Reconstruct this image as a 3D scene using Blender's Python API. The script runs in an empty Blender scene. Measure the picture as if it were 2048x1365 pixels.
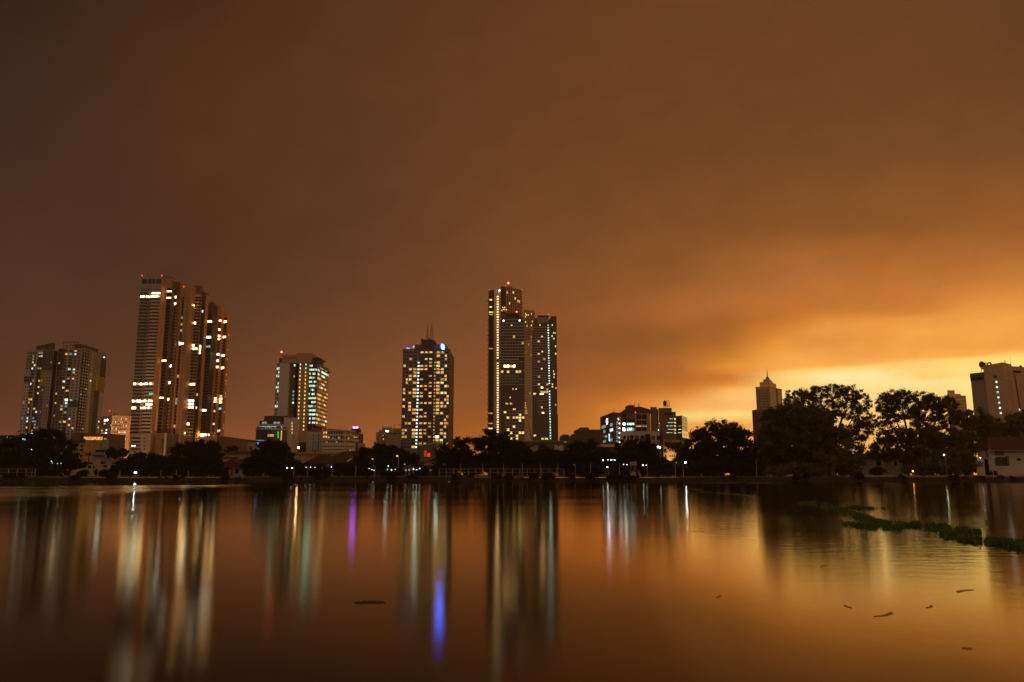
import bpy, bmesh, math, random
import numpy as np
from math import radians as R, sin, cos, tan, atan, atan2, pi, sqrt

# ------------------------------------------------------------------ camera
F = 1600.0                     # focal length in photo pixels (2048 wide)
TH = R(9.5)                    # upward pitch
H0 = 2.5                       # eye height over the water
SC = bpy.context.scene
COL = SC.collection
rnd = random.Random(7)
nrs = np.random.RandomState(11)

cam_d = bpy.data.cameras.new("camera")
cam_d.sensor_width = 36.0
cam_d.lens = F / 2048 * 36.0
cam_d.clip_start = 0.1
cam_d.clip_end = 60000
cam = bpy.data.objects.new("camera", cam_d)
COL.objects.link(cam)
cam.location = (0, 0, H0)
cam.rotation_euler = (R(90) + TH, 0, 0)
SC.camera = cam

SC.view_settings.view_transform = 'Standard'
SC.view_settings.look = 'None'
SC.view_settings.exposure = 0.0
SC.view_settings.gamma = 1.0
SC.cycles.use_adaptive_sampling = False
SC.cycles.use_denoising = True
SC.cycles.max_bounces = 6
SC.cycles.diffuse_bounces = 2
SC.cycles.glossy_bounces = 3
SC.cycles.sample_clamp_indirect = 12.0
SC.cycles.caustics_reflective = False
SC.cycles.caustics_refractive = False


def K(px, py=950.0):
    xc = (px - 1024.0) / F
    yc = (682.5 - py) / F
    return xc / (cos(TH) - yc * sin(TH))


def Zp(py, Y):
    return H0 + Y * tan(TH + atan((682.5 - py) / F))


def P(px, Y, py=950.0):
    return (K(px, py) * Y, Y)


def Yw(py):
    """distance of a point of the water surface seen at row py"""
    return -H0 / tan(TH + atan((682.5 - py) / F))


def lin(c):
    return tuple(((v / 255.0) / 12.92 if v / 255.0 < 0.04045 else ((v / 255.0 + 0.055) / 1.055) ** 2.4) for v in c)


# ------------------------------------------------------------------ sky
SUN_AZ, SUN_EL = R(24.0), R(3.0)
world = bpy.data.worlds.new("World")
SC.world = world
world.use_nodes = True
wt = world.node_tree
for n in list(wt.nodes):
    wt.nodes.remove(n)


def N(tree, typ, **kw):
    n = tree.nodes.new(typ)
    for k, v in kw.items():
        setattr(n, k, v)
    return n


def math_node(tree, op, a, b=None, clamp=False):
    n = tree.nodes.new('ShaderNodeMath')
    n.operation = op
    n.use_clamp = clamp
    for i, v in enumerate((a, b)):
        if v is None:
            continue
        if isinstance(v, (int, float)):
            n.inputs[i].default_value = v
        else:
            tree.links.new(v, n.inputs[i])
    return n.outputs[0]


SKY_ROWS = [-60, 0, 150, 300, 450, 550, 620, 680, 730, 770, 800, 830, 860, 900, 945]
SKY = {
    -500: [(36, 22, 14), (40, 24, 15), (44, 28, 18), (50, 32, 21), (56, 35, 24), (60, 38, 26), (63, 40, 28), (66, 41, 29), (70, 43, 30), (73, 44, 30), (77, 46, 31), (82, 48, 32), (88, 51, 34), (94, 54, 36), (96, 55, 36)],
    0: [(53, 31, 18), (56, 33, 19), (60, 37, 24), (65, 40, 27), (71, 44, 30), (75, 47, 33), (77, 48, 33), (80, 49, 34), (83, 50, 34), (87, 52, 34), (92, 54, 35), (98, 57, 37), (105, 60, 39), (112, 63, 41), (115, 64, 41)],
    350: [(72, 43, 23), (75, 44, 24), (84, 51, 28), (87, 53, 31), (82, 50, 31), (80, 50, 32), (84, 52, 34), (88, 53, 35), (93, 56, 37), (99, 59, 39), (106, 62, 41), (114, 66, 43), (123, 71, 45), (134, 76, 47), (138, 78, 47)],
    700: [(91, 54, 28), (94, 56, 29), (98, 58, 31), (98, 59, 34), (100, 60, 36), (105, 63, 38), (111, 67, 40), (117, 70, 41), (123, 74, 43), (129, 77, 44), (134, 79, 45), (140, 82, 45), (148, 85, 45), (160, 90, 45), (168, 94, 45)],
    1024: [(97, 57, 29), (100, 58, 30), (106, 62, 32), (112, 66, 34), (121, 72, 38), (127, 76, 41), (131, 78, 42), (136, 80, 42), (141, 82, 42), (148, 85, 42), (155, 88, 41), (165, 93, 40), (178, 100, 38), (188, 106, 38), (192, 108, 38)],
    1250: [(105, 62, 31), (108, 64, 32), (112, 66, 34), (116, 68, 34), (128, 76, 36), (140, 84, 38), (148, 89, 41), (150, 89, 42), (154, 91, 42), (168, 99, 42), (186, 111, 44), (203, 121, 48), (212, 127, 50), (218, 130, 50), (218, 130, 50)],
    1450: [(107, 65, 33), (110, 66, 33), (113, 67, 34), (118, 70, 35), (132, 78, 36), (152, 92, 40), (162, 99, 44), (163, 97, 42), (188, 114, 47), (212, 132, 54), (232, 158, 76), (253, 208, 120), (238, 164, 82), (226, 146, 66), (220, 140, 60)],
    1650: [(107, 66, 34), (110, 67, 34), (113, 67, 35), (118, 71, 35), (136, 82, 37), (166, 100, 42), (206, 131, 58), (228, 152, 70), (244, 178, 90), (255, 224, 142), (255, 224, 140), (250, 198, 112), (245, 180, 95), (240, 165, 80), (230, 150, 70)],
    1850: [(105, 64, 33), (108, 66, 34), (112, 67, 34), (120, 72, 36), (142, 86, 38), (178, 108, 44), (216, 141, 60), (232, 157, 68), (250, 202, 112), (255, 232, 165), (255, 218, 138), (252, 198, 108), (250, 186, 96), (245, 170, 85), (235, 155, 75)],
    2048: [(101, 62, 33), (104, 64, 34), (109, 66, 34), (122, 74, 37), (152, 90, 40), (190, 118, 48), (228, 155, 66), (240, 170, 80), (252, 202, 114), (255, 222, 145), (255, 210, 130), (250, 195, 110), (248, 180, 95), (240, 165, 85), (230, 150, 75)],
    2400: [(88, 54, 31), (90, 55, 31), (95, 58, 32), (106, 64, 34), (130, 78, 36), (160, 98, 42), (190, 122, 54), (205, 138, 64), (212, 148, 74), (215, 150, 78), (212, 146, 74), (208, 140, 70), (204, 135, 66), (200, 130, 62), (195, 126, 60)],
}
# finer record of the banded glow on the sunset side: (row, colour)
SKY_LOW = {
    1250: [(560, (140, 84, 40)), (590, (146, 87, 42)), (620, (156, 92, 44)), (640, (158, 92, 46)), (660, (148, 86, 42)), (690, (146, 86, 42)), (715, (158, 92, 42)), (740, (166, 96, 42)), (770, (176, 100, 42)), (790, (196, 112, 44)), (810, (218, 126, 46)), (830, (222, 130, 50)), (860, (224, 132, 52)), (945, (218, 130, 50))],
    1350: [(560, (144, 86, 42)), (600, (160, 95, 44)), (635, (172, 98, 46)), (655, (160, 94, 42)), (680, (152, 90, 38)), (700, (158, 94, 38)), (720, (178, 102, 42)), (750, (180, 102, 40)), (770, (190, 108, 40)), (785, (214, 128, 48)), (800, (240, 158, 72)), (815, (248, 170, 82)), (835, (255, 212, 118)), (850, (240, 165, 80)), (900, (225, 145, 62)), (945, (220, 138, 56))],
    1450: [(560, (158, 96, 44)), (600, (178, 104, 50)), (620, (176, 102, 44)), (650, (164, 94, 38)), (685, (172, 98, 38)), (705, (196, 118, 40)), (720, (212, 128, 42)), (740, (232, 146, 56)), (760, (208, 118, 44)), (772, (226, 136, 54)), (785, (254, 184, 96)), (800, (254, 190, 110)), (820, (254, 186, 106)), (828, (255, 224, 135)), (836, (253, 205, 115)), (850, (238, 160, 80)), (900, (225, 145, 65)), (945, (220, 140, 60))],
    1575: [(560, (174, 104, 52)), (600, (190, 110, 46)), (640, (194, 112, 42)), (660, (214, 130, 46)), (680, (234, 146, 58)), (710, (242, 162, 68)), (740, (250, 172, 78)), (750, (255, 200, 110)), (760, (255, 212, 125)), (775, (255, 205, 115)), (790, (255, 215, 130)), (805, (255, 205, 120)), (830, (255, 190, 105)), (860, (248, 180, 95)), (945, (230, 150, 70))],
    1660: [(560, (184, 108, 48)), (600, (190, 112, 46)), (620, (198, 116, 44)), (640, (226, 142, 58)), (660, (236, 154, 70)), (685, (222, 146, 62)), (715, (236, 158, 76)), (735, (244, 164, 66)), (745, (254, 212, 120)), (755, (255, 228, 150)), (765, (255, 228, 165)), (775, (255, 218, 125)), (800, (255, 208, 128)), (830, (253, 195, 110)), (860, (245, 180, 95)), (945, (230, 150, 70))],
    1750: [(560, (186, 108, 46)), (600, (194, 114, 48)), (620, (204, 124, 50)), (640, (236, 150, 66)), (680, (232, 150, 62)), (710, (236, 156, 70)), (728, (250, 172, 82)), (737, (255, 208, 112)), (750, (255, 230, 155)), (760, (255, 232, 165)), (775, (255, 222, 140)), (800, (255, 212, 130)), (830, (255, 198, 112)), (860, (248, 182, 95)), (945, (232, 152, 72))],
    1850: [(560, (188, 112, 46)), (600, (204, 122, 52)), (620, (212, 132, 52)), (635, (234, 150, 64)), (660, (248, 168, 78)), (690, (240, 160, 68)), (715, (250, 172, 74)), (728, (255, 205, 115)), (745, (255, 212, 120)), (758, (255, 212, 115)), (768, (255, 226, 150)), (780, (255, 220, 140)), (810, (255, 205, 120)), (860, (250, 186, 98)), (945, (235, 155, 75))],
    1935: [(560, (190, 112, 46)), (600, (214, 132, 58)), (635, (242, 158, 70)), (660, (248, 168, 72)), (690, (240, 158, 62)), (712, (248, 168, 72)), (722, (255, 210, 112)), (740, (255, 220, 130)), (752, (255, 216, 120)), (770, (255, 224, 142)), (790, (255, 220, 135)), (820, (255, 200, 118)), (860, (249, 182, 96)), (945, (232, 152, 75))],
    2048: [(560, (195, 120, 50)), (600, (222, 142, 62)), (640, (246, 165, 76)), (690, (244, 162, 66)), (705, (250, 180, 88)), (715, (255, 213, 116)), (735, (255, 222, 130)), (770, (255, 222, 140)), (820, (255, 202, 120)), (860, (246, 178, 95)), (945, (230, 150, 75))],
}
for _px, _k in ((-500, .93), (0, .98), (350, .90), (700, .91), (1024, .95), (1250, .96), (1450, .96), (1650, .96), (1850, .97), (2048, .97)):
    SKY[_px] = [tuple(v * (_k + (1 - _k) * min(1, max(0, (py - 520) / 200))) for v in c) for py, c in zip(SKY_ROWS, SKY[_px])]
EL0, EL1 = -2.0, 40.0


def column_profile(px):
    rows = list(zip(SKY_ROWS, SKY[px])) if px in SKY else None
    if px in SKY_LOW:
        if rows is None:
            ks = sorted(SKY)
            a = max(k for k in ks if k < px)
            b = min(k for k in ks if k > px)
            w = (px - a) / (b - a)
            rows = [(r, tuple(SKY[a][i][j] * (1 - w) + SKY[b][i][j] * w for j in range(3))) for i, r in enumerate(SKY_ROWS)]
        rows = [r for r in rows if r[0] < 540] + SKY_LOW[px]
    out = []
    for py, c in rows[::-1]:
        k = K(px, py)
        z = tan(TH + atan((682.5 - py) / F))
        e = math.degrees(atan(z / sqrt(1 + k * k)))
        out.append(((e - EL0) / (EL1 - EL0), lin(c)))
    return out


tc = N(wt, 'ShaderNodeTexCoord')
sep = N(wt, 'ShaderNodeSeparateXYZ')
wt.links.new(tc.outputs['Generated'], sep.inputs[0])
az = math_node(wt, 'ARCTAN2', sep.outputs['X'], sep.outputs['Y'])
el = math_node(wt, 'ARCSINE', sep.outputs['Z'])
# streaky cloud warp: noise drawn out along the horizon, rising to the sunset side
tilt = math_node(wt, 'SUBTRACT', el, math_node(wt, 'MULTIPLY', az, 0.10))
comb = N(wt, 'ShaderNodeCombineXYZ')
wt.links.new(math_node(wt, 'MULTIPLY', az, 3.2), comb.inputs[0])
wt.links.new(math_node(wt, 'MULTIPLY', tilt, 17.0), comb.inputs[1])
nz = N(wt, 'ShaderNodeTexNoise', noise_dimensions='3D')
nz.inputs['Scale'].default_value = 1.0
nz.inputs['Detail'].default_value = 4.0
nz.inputs['Roughness'].default_value = 0.5
nz.inputs['Distortion'].default_value = 0.6
wt.links.new(comb.outputs[0], nz.inputs['Vector'])
warp = math_node(wt, 'MULTIPLY', math_node(wt, 'SUBTRACT', nz.outputs['Fac'], 0.5), 0.022)
el2 = math_node(wt, 'ADD', el, warp)
fac = N(wt, 'ShaderNodeMapRange')
fac.inputs['From Min'].default_value = R(EL0)
fac.inputs['From Max'].default_value = R(EL1)
wt.links.new(el2, fac.inputs['Value'])
comb2 = N(wt, 'ShaderNodeCombineXYZ')
wt.links.new(math_node(wt, 'MULTIPLY', az, 6.0), comb2.inputs[0])
wt.links.new(math_node(wt, 'MULTIPLY', tilt, 9.0), comb2.inputs[1])
nz2 = N(wt, 'ShaderNodeTexNoise')
nz2.inputs['Scale'].default_value = 0.55
nz2.inputs['Detail'].default_value = 5.0
wt.links.new(comb2.outputs[0], nz2.inputs['Vector'])
az2 = math_node(wt, 'ADD', az, math_node(wt, 'MULTIPLY', math_node(wt, 'SUBTRACT', nz2.outputs['Fac'], 0.5), 0.07))


def ramp_for(px):
    r = N(wt, 'ShaderNodeValToRGB')
    cr = r.color_ramp
    cr.interpolation = 'LINEAR'
    pr = column_profile(px)
    cr.elements[0].position = pr[0][0]
    cr.elements[0].color = (*pr[0][1], 1)
    cr.elements[1].position = pr[-1][0]
    cr.elements[1].color = (*pr[-1][1], 1)
    for p, c in pr[1:-1]:
        e = cr.elements.new(p)
        e.color = (*c, 1)
    wt.links.new(fac.outputs[0], r.inputs[0])
    return r.outputs[0]


cols = sorted((set(SKY) - {1650}) | set(SKY_LOW))
cur = ramp_for(cols[0])
prev_a = atan(K(cols[0], 700))


def mixc(a, b, f):
    m = N(wt, 'ShaderNodeMix', data_type='RGBA')
    wt.links.new(f, m.inputs[0])
    wt.links.new(a, m.inputs[6])
    if isinstance(b, tuple):
        m.inputs[7].default_value = b
    else:
        wt.links.new(b, m.inputs[7])
    return m.outputs[2]


for px in cols[1:]:
    a = atan(K(px, 700))
    mr = N(wt, 'ShaderNodeMapRange', interpolation_type='LINEAR')
    mr.inputs['From Min'].default_value = prev_a
    mr.inputs['From Max'].default_value = a
    wt.links.new(az2, mr.inputs['Value'])
    cur = mixc(cur, ramp_for(px), mr.outputs[0])
    prev_a = a
# the overcast half of the sky behind the camera: lit by the rest of the city, greyer to the left
absaz = math_node(wt, 'ABSOLUTE', az)
mr = N(wt, 'ShaderNodeMapRange', interpolation_type='SMOOTHSTEP')
mr.inputs['From Min'].default_value = R(48)
mr.inputs['From Max'].default_value = R(95)
wt.links.new(absaz, mr.inputs['Value'])
side = N(wt, 'ShaderNodeMapRange', interpolation_type='SMOOTHSTEP')
side.inputs['From Min'].default_value = -0.7
side.inputs['From Max'].default_value = 0.9
wt.links.new(sep.outputs['X'], side.inputs['Value'])
bk = N(wt, 'ShaderNodeMix', data_type='RGBA')
wt.links.new(side.outputs[0], bk.inputs[0])
bk.inputs[6].default_value = (0.165, 0.125, 0.105, 1)
bk.inputs[7].default_value = (0.50, 0.26, 0.10, 1)
cur = mixc(cur, bk.outputs[2], mr.outputs[0])
# a trace of the clear twilight sky through the cloud
sky = N(wt, 'ShaderNodeTexSky', sky_type='NISHITA')
sky.sun_disc = False
sky.sun_elevation = SUN_EL
sky.sun_rotation = SUN_AZ
bg1 = N(wt, 'ShaderNodeBackground')
mott = N(wt, 'ShaderNodeTexNoise')
mott.inputs['Scale'].default_value = 2.6
mott.inputs['Detail'].default_value = 5.0
mott.inputs['Roughness'].default_value = 0.6
wt.links.new(comb2.outputs[0], mott.inputs['Vector'])
mr2 = N(wt, 'ShaderNodeMapRange')
mr2.inputs['From Min'].default_value = 0.3
mr2.inputs['From Max'].default_value = 0.7
mr2.inputs['To Min'].default_value = 0.925
mr2.inputs['To Max'].default_value = 1.06
wt.links.new(mott.outputs['Fac'], mr2.inputs['Value'])
# the sky itself is a little brighter than it looks through the city air
clr = N(wt, 'ShaderNodeMapRange')
clr.inputs['From Min'].default_value = R(2)
clr.inputs['From Max'].default_value = R(25)
wt.links.new(el, clr.inputs['Value'])
glw = N(wt, 'ShaderNodeMapRange', interpolation_type='SMOOTHSTEP')
glw.inputs['From Min'].default_value = R(2)
glw.inputs['From Max'].default_value = R(24)
glw.inputs['To Min'].default_value = 1.08
glw.inputs['To Max'].default_value = 1.40
wt.links.new(az, glw.inputs['Value'])
wt.links.new(glw.outputs[0], clr.inputs['To Min'])
clr.inputs['To Max'].default_value = 1.0
wt.links.new(math_node(wt, 'MULTIPLY', mr2.outputs[0], clr.outputs[0]), bg1.inputs[1])
wt.links.new(cur, bg1.inputs[0])
bg2 = N(wt, 'ShaderNodeBackground')
bg2.inputs[1].default_value = 0.0006
wt.links.new(sky.outputs[0], bg2.inputs[0])
addn = N(wt, 'ShaderNodeAddShader')
wt.links.new(bg1.outputs[0], addn.inputs[0])
wt.links.new(bg2.outputs[0], addn.inputs[1])
wo = N(wt, 'ShaderNodeOutputWorld')
wt.links.new(addn.outputs[0], wo.inputs[0])

sun_d = bpy.data.lights.new("sun", 'SUN')
sun_d.energy = 0.012
sun_d.angle = R(30)
sun_d.color = (1.0, 0.6, 0.25)
sun = bpy.data.objects.new("sun", sun_d)
COL.objects.link(sun)
sun.location = (200, -50, 200)
sun.rotation_euler = (R(90) - SUN_EL, 0, pi - SUN_AZ)

# ------------------------------------------------------------------ materials
MATS = {}


def mat(name, rgb, rough=0.7, var=0.18, scale=0.25, spec=0.3, metal=0.0, streak=True):
    if name in MATS:
        return MATS[name]
    m = bpy.data.materials.new(name)
    m.use_nodes = True
    t = m.node_tree
    b = t.nodes['Principled BSDF']
    b.inputs['Roughness'].default_value = rough
    b.inputs['Specular IOR Level'].default_value = spec
    b.inputs['Metallic'].default_value = metal
    g = N(t, 'ShaderNodeNewGeometry')
    mp = N(t, 'ShaderNodeMapping')
    mp.inputs['Scale'].default_value = (1, 1, 0.25 if streak else 1)
    t.links.new(g.outputs['Position'], mp.inputs[0])
    n = N(t, 'ShaderNodeTexNoise')
    n.inputs['Scale'].default_value = scale
    n.inputs['Detail'].default_value = 6
    n.inputs['Roughness'].default_value = 0.65
    t.links.new(mp.outputs[0], n.inputs['Vector'])
    r = N(t, 'ShaderNodeMapRange')
    r.inputs['From Min'].default_value = 0.25
    r.inputs['From Max'].default_value = 0.75
    r.inputs['To Min'].default_value = 1 - var
    r.inputs['To Max'].default_value = 1 + var
    t.links.new(n.outputs['Fac'], r.inputs[0])
    mx = N(t, 'ShaderNodeVectorMath', operation='SCALE')
    mx.inputs[0].default_value = rgb
    t.links.new(r.outputs[0], mx.inputs['Scale'])
    t.links.new(mx.outputs[0], b.inputs['Base Color'])
    MATS[name] = m
    return m


def glow(name, rgb, strength, var=0.75):
    """a lit pane or lamp: emission that varies from one object and spot to the next"""
    if name in MATS:
        return MATS[name]
    m = bpy.data.materials.new(name)
    m.use_nodes = True
    t = m.node_tree
    b = t.nodes['Principled BSDF']
    b.inputs['Base Color'].default_value = (0.05, 0.05, 0.05, 1)
    b.inputs['Roughness'].default_value = 0.3
    b.inputs['Emission Color'].default_value = (*rgb, 1)
    g = N(t, 'ShaderNodeNewGeometry')
    n = N(t, 'ShaderNodeTexNoise')
    n.inputs['Scale'].default_value = 0.9
    n.inputs['Detail'].default_value = 2
    t.links.new(g.outputs['Position'], n.inputs['Vector'])
    r = N(t, 'ShaderNodeMapRange')
    r.inputs['From Min'].default_value = 0.3
    r.inputs['From Max'].default_value = 0.7
    r.inputs['To Min'].default_value = strength * (1 - var)
    r.inputs['To Max'].default_value = strength * (1 + var)
    t.links.new(n.outputs['Fac'], r.inputs[0])
    t.links.new(r.outputs[0], b.inputs['Emission Strength'])
    MATS[name] = m
    return m


GLASS = mat('window_glass', (0.012, 0.012, 0.014), 0.12, 0.3, 0.4, 0.6)
GLASS2 = mat('curtain_glass', (0.014, 0.011, 0.009), 0.08, 0.2, 0.3, 0.5)
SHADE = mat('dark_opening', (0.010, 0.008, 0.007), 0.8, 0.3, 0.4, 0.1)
WARM1 = glow('window_light_warm_dim', (1.0, 0.52, 0.16), 0.55)
LANDING = glow('landing_light_warm', (1.0, 0.70, 0.34), 3.2, .3)
STAIR = glow('stair_light_white', (0.72, 1.0, 0.9), 2.2)
WARM2 = glow('window_light_warm', (1.0, 0.55, 0.18), 1.0)
WARM3 = glow('window_light_warm_bright', (1.0, 0.64, 0.28), 7.5)
AMBER = glow('window_light_amber', (1.0, 0.42, 0.10), 0.5)
AMBER2 = glow('window_light_amber_strong', (1.0, 0.46, 0.11), 0.9)
YELL = glow('window_light_yellow', (1.0, 0.74, 0.22), 1.2)
COOL1 = glow('window_light_cool_dim', (0.62, 0.9, 0.8), 0.28)
COOL2 = glow('window_light_cool', (0.74, 1.0, 0.9), 1.1)
COOL3 = glow('window_light_cool_bright', (0.78, 1.0, 0.95), 7.5)
BLUEW = glow('window_light_blue_white', (0.55, 0.8, 1.0), 1.6)
CYAN = glow('window_light_cyan', (0.12, 0.9, 0.85), 0.9)
GREENW = glow('window_light_green', (0.7, 1.0, 0.6), 0.9)
TEAL = glow('led_green', (0.05, 0.9, 0.3), 0.9)
RED = glow('beacon_red', (1.0, 0.05, 0.02), 22.0, 0.1)
RED_DIM = glow('beacon_red_dim', (1.0, 0.05, 0.02), 3.0, 0.1)
BLUE = glow('led_blue', (0.003, 0.06, 1.0), 150, 0.15)
BLUELT = glow('led_blue_white', (0.4, 0.7, 1.0), 16, 0.1)
PURPLE = glow('sign_purple', (0.36, 0.07, 1.0), 22.0, 0.2)
LAMPW = glow('lamp_white', (0.82, 0.95, 1.0), 90.0, 0.1)
LAMPO = glow('lamp_orange', (1.0, 0.55, 0.18), 90.0, 0.1)
LAMPW2 = glow('lamp_white_small', (0.8, 0.95, 1.0), 9.0, 0.1)
REDPANEL = glow('sign_red', (1.0, 0.12, 0.05), 0.28, 0.2)

# ------------------------------------------------------------------ helpers


def tag(o, label, cat, group=None, kind=None):
    if label:
        o['label'] = label
    if cat:
        o['category'] = cat
    if group:
        o['group'] = group
    if kind:
        o['kind'] = kind
    return o


def empty(name, loc, label, cat, group=None, rz=0.0):
    o = bpy.data.objects.new(name, None)
    COL.objects.link(o)
    o.location = loc
    o.rotation_euler = (0, 0, rz)
    o.empty_display_size = 1
    return tag(o, label, cat, group)


class MB:
    """collects shapes in world coordinates and links them as one mesh object"""

    def __init__(self):
        self.v, self.f, self.m = [], [], []

    def add(self, verts, faces, mi=0):
        k = len(self.v)
        self.v.extend(verts)
        self.f.extend([tuple(i + k for i in fc) for fc in faces])
        self.m.extend([mi] * len(faces))
        return self

    def hexa(self, b, t, mi=0):
        """b, t: four bottom and four top corners, both counter-clockwise from above"""
        return self.add(list(b) + list(t), [(3, 2, 1, 0), (4, 5, 6, 7), (0, 1, 5, 4), (1, 2, 6, 5), (2, 3, 7, 6), (3, 0, 4, 7)], mi)

    def box(self, x0, x1, y0, y1, z0, z1, mi=0):
        return self.hexa([(x0, y0, z0), (x1, y0, z0), (x1, y1, z0), (x0, y1, z0)],
                         [(x0, y0, z1), (x1, y0, z1), (x1, y1, z1), (x0, y1, z1)], mi)

    def prism(self, pts, z0, z1, mi=0):
        a = sum(pts[i][0] * pts[(i + 1) % len(pts)][1] - pts[(i + 1) % len(pts)][0] * pts[i][1] for i in range(len(pts)))
        if a < 0:
            pts = pts[::-1]
        n = len(pts)
        zz = z1 if isinstance(z1, (list, tuple)) else [z1] * n
        if isinstance(z1, (list, tuple)) and a < 0:
            zz = zz[::-1]
        vs = [(p[0], p[1], z0) for p in pts] + [(p[0], p[1], z) for p, z in zip(pts, zz)]
        fs = [tuple(range(n - 1, -1, -1)), tuple(range(n, 2 * n))]
        for i in range(n):
            j = (i + 1) % n
            fs.append((i, j, n + j, n + i))
        return self.add(vs, fs, mi)

    def tube(self, p0, p1, r0, r1=None, n=8, mi=0):
        r1 = r0 if r1 is None else r1
        p0, p1 = np.array(p0, float), np.array(p1, float)
        d = p1 - p0
        L = np.linalg.norm(d)
        if L < 1e-6:
            return self
        d /= L
        a = np.cross(d, (0, 0, 1) if abs(d[2]) < 0.9 else (1, 0, 0))
        a /= np.linalg.norm(a)
        b = np.cross(d, a)
        vs = []
        for p, r in ((p0, r0), (p1, r1)):
            for i in range(n):
                t = 2 * pi * i / n
                vs.append(tuple(p + r * (cos(t) * a + sin(t) * b)))
        fs = [tuple(range(n - 1, -1, -1)), tuple(range(n, 2 * n))]
        for i in range(n):
            j = (i + 1) % n
            fs.append((i, j, n + j, n + i))
        return self.add(vs, fs, mi)

    def ball(self, c, r, rz=None, n=8, mi=0):
        rz = rz or r
        rows = 5
        vs = [(c[0], c[1], c[2] - rz)]
        for i in range(1, rows):
            ph = -pi / 2 + pi * i / rows
            for j in range(n):
                t = 2 * pi * j / n
                vs.append((c[0] + r * cos(ph) * cos(t), c[1] + r * cos(ph) * sin(t), c[2] + rz * sin(ph)))
        vs.append((c[0], c[1], c[2] + rz))
        fs = []
        for j in range(n):
            fs.append((0, 1 + (j + 1) % n, 1 + j))
        for i in range(rows - 2):
            for j in range(n):
                a = 1 + i * n + j
                b = 1 + i * n + (j + 1) % n
                fs.append((a, b, b + n, a + n))
        top = len(vs) - 1
        o = 1 + (rows - 2) * n
        for j in range(n):
            fs.append((o + j, o + (j + 1) % n, top))
        return self.add(vs, fs, mi)

    def gable(self, p0, p1, depth, z0, zr, over=0.4, mi=0):
        """ridge runs along p0-p1 direction's middle; p0,p1 the front eave ends"""
        u = np.array([p1[0] - p0[0], p1[1] - p0[1]], float)
        L = np.linalg.norm(u)
        u /= L
        n = np.array([-u[1], u[0]])
        a = np.array(p0) - u * over - n * over
        b = np.array(p1) + u * over - n * over
        c = b + n * (depth + 2 * over)
        d = a + n * (depth + 2 * over)
        ra = (a + d) / 2
        rb = (b + c) / 2
        t = 0.25
        vs = []
        for dz in (0, t):
            vs += [(*a, z0 + dz), (*b, z0 + dz), (*c, z0 + dz), (*d, z0 + dz), (*ra, zr + dz), (*rb, zr + dz)]
        fs = [(6, 7, 11, 10), (8, 9, 10, 11), (0, 4, 5, 1), (2, 5, 4, 3),
              (0, 1, 7, 6), (2, 3, 9, 8), (0, 6, 10, 4), (4, 10, 9, 3), (1, 5, 11, 7), (5, 2, 8, 11)]
        return self.add(vs, fs, mi)

    def build(self, name, mats, parent=None, smooth=False):
        if not isinstance(mats, (list, tuple)):
            mats = [mats]
        me = bpy.data.meshes.new(name)
        off = np.array(parent_loc(parent)) if parent is not None else np.zeros(3)
        vv = [tuple(np.array(v, float) - off) for v in self.v]
        me.from_pydata(vv, [], self.f)
        for m in mats:
            me.materials.append(m)
        if len(mats) > 1:
            me.polygons.foreach_set('material_index', self.m)
        if smooth:
            me.polygons.foreach_set('use_smooth', [True] * len(self.f))
        me.update()
        o = bpy.data.objects.new(name, me)
        COL.objects.link(o)
        if parent is not None:
            o.parent = parent
        return o


def parent_loc(p):
    x = y = z = 0.0
    while p is not None:
        x += p.location[0]
        y += p.location[1]
        z += p.location[2]
        p = p.parent
    return (x, y, z)


class Face:
    """a vertical wall plane from p0 (left as seen from outside) to p1"""

    def __init__(self, p0, p1):
        self.p0 = np.array(p0, float)
        d = np.array(p1, float) - self.p0
        self.L = float(np.linalg.norm(d))
        self.t = d / self.L
        self.n = np.array([self.t[1], -self.t[0]])
        self.ang = atan2(self.t[1], self.t[0])

    def u(self, px, py=950.0):
        k = K(px, py)
        return (k * self.p0[1] - self.p0[0]) / (self.t[0] - k * self.t[1])

    def Y(self, u):
        return self.p0[1] + u * self.t[1]

    def pt(self, u, d=0.0):
        return self.p0 + self.t * u + self.n * d

    def corners(self, u0, u1, z0, z1, d0, d1):
        a, b, c, d = self.pt(u0, d1), self.pt(u1, d1), self.pt(u1, d0), self.pt(u0, d0)
        q = [(*a,), (*b,), (*c,), (*d,)]
        return [(x, y, z0) for x, y in q], [(x, y, z1) for x, y in q]


MESHCACHE = {}


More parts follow.
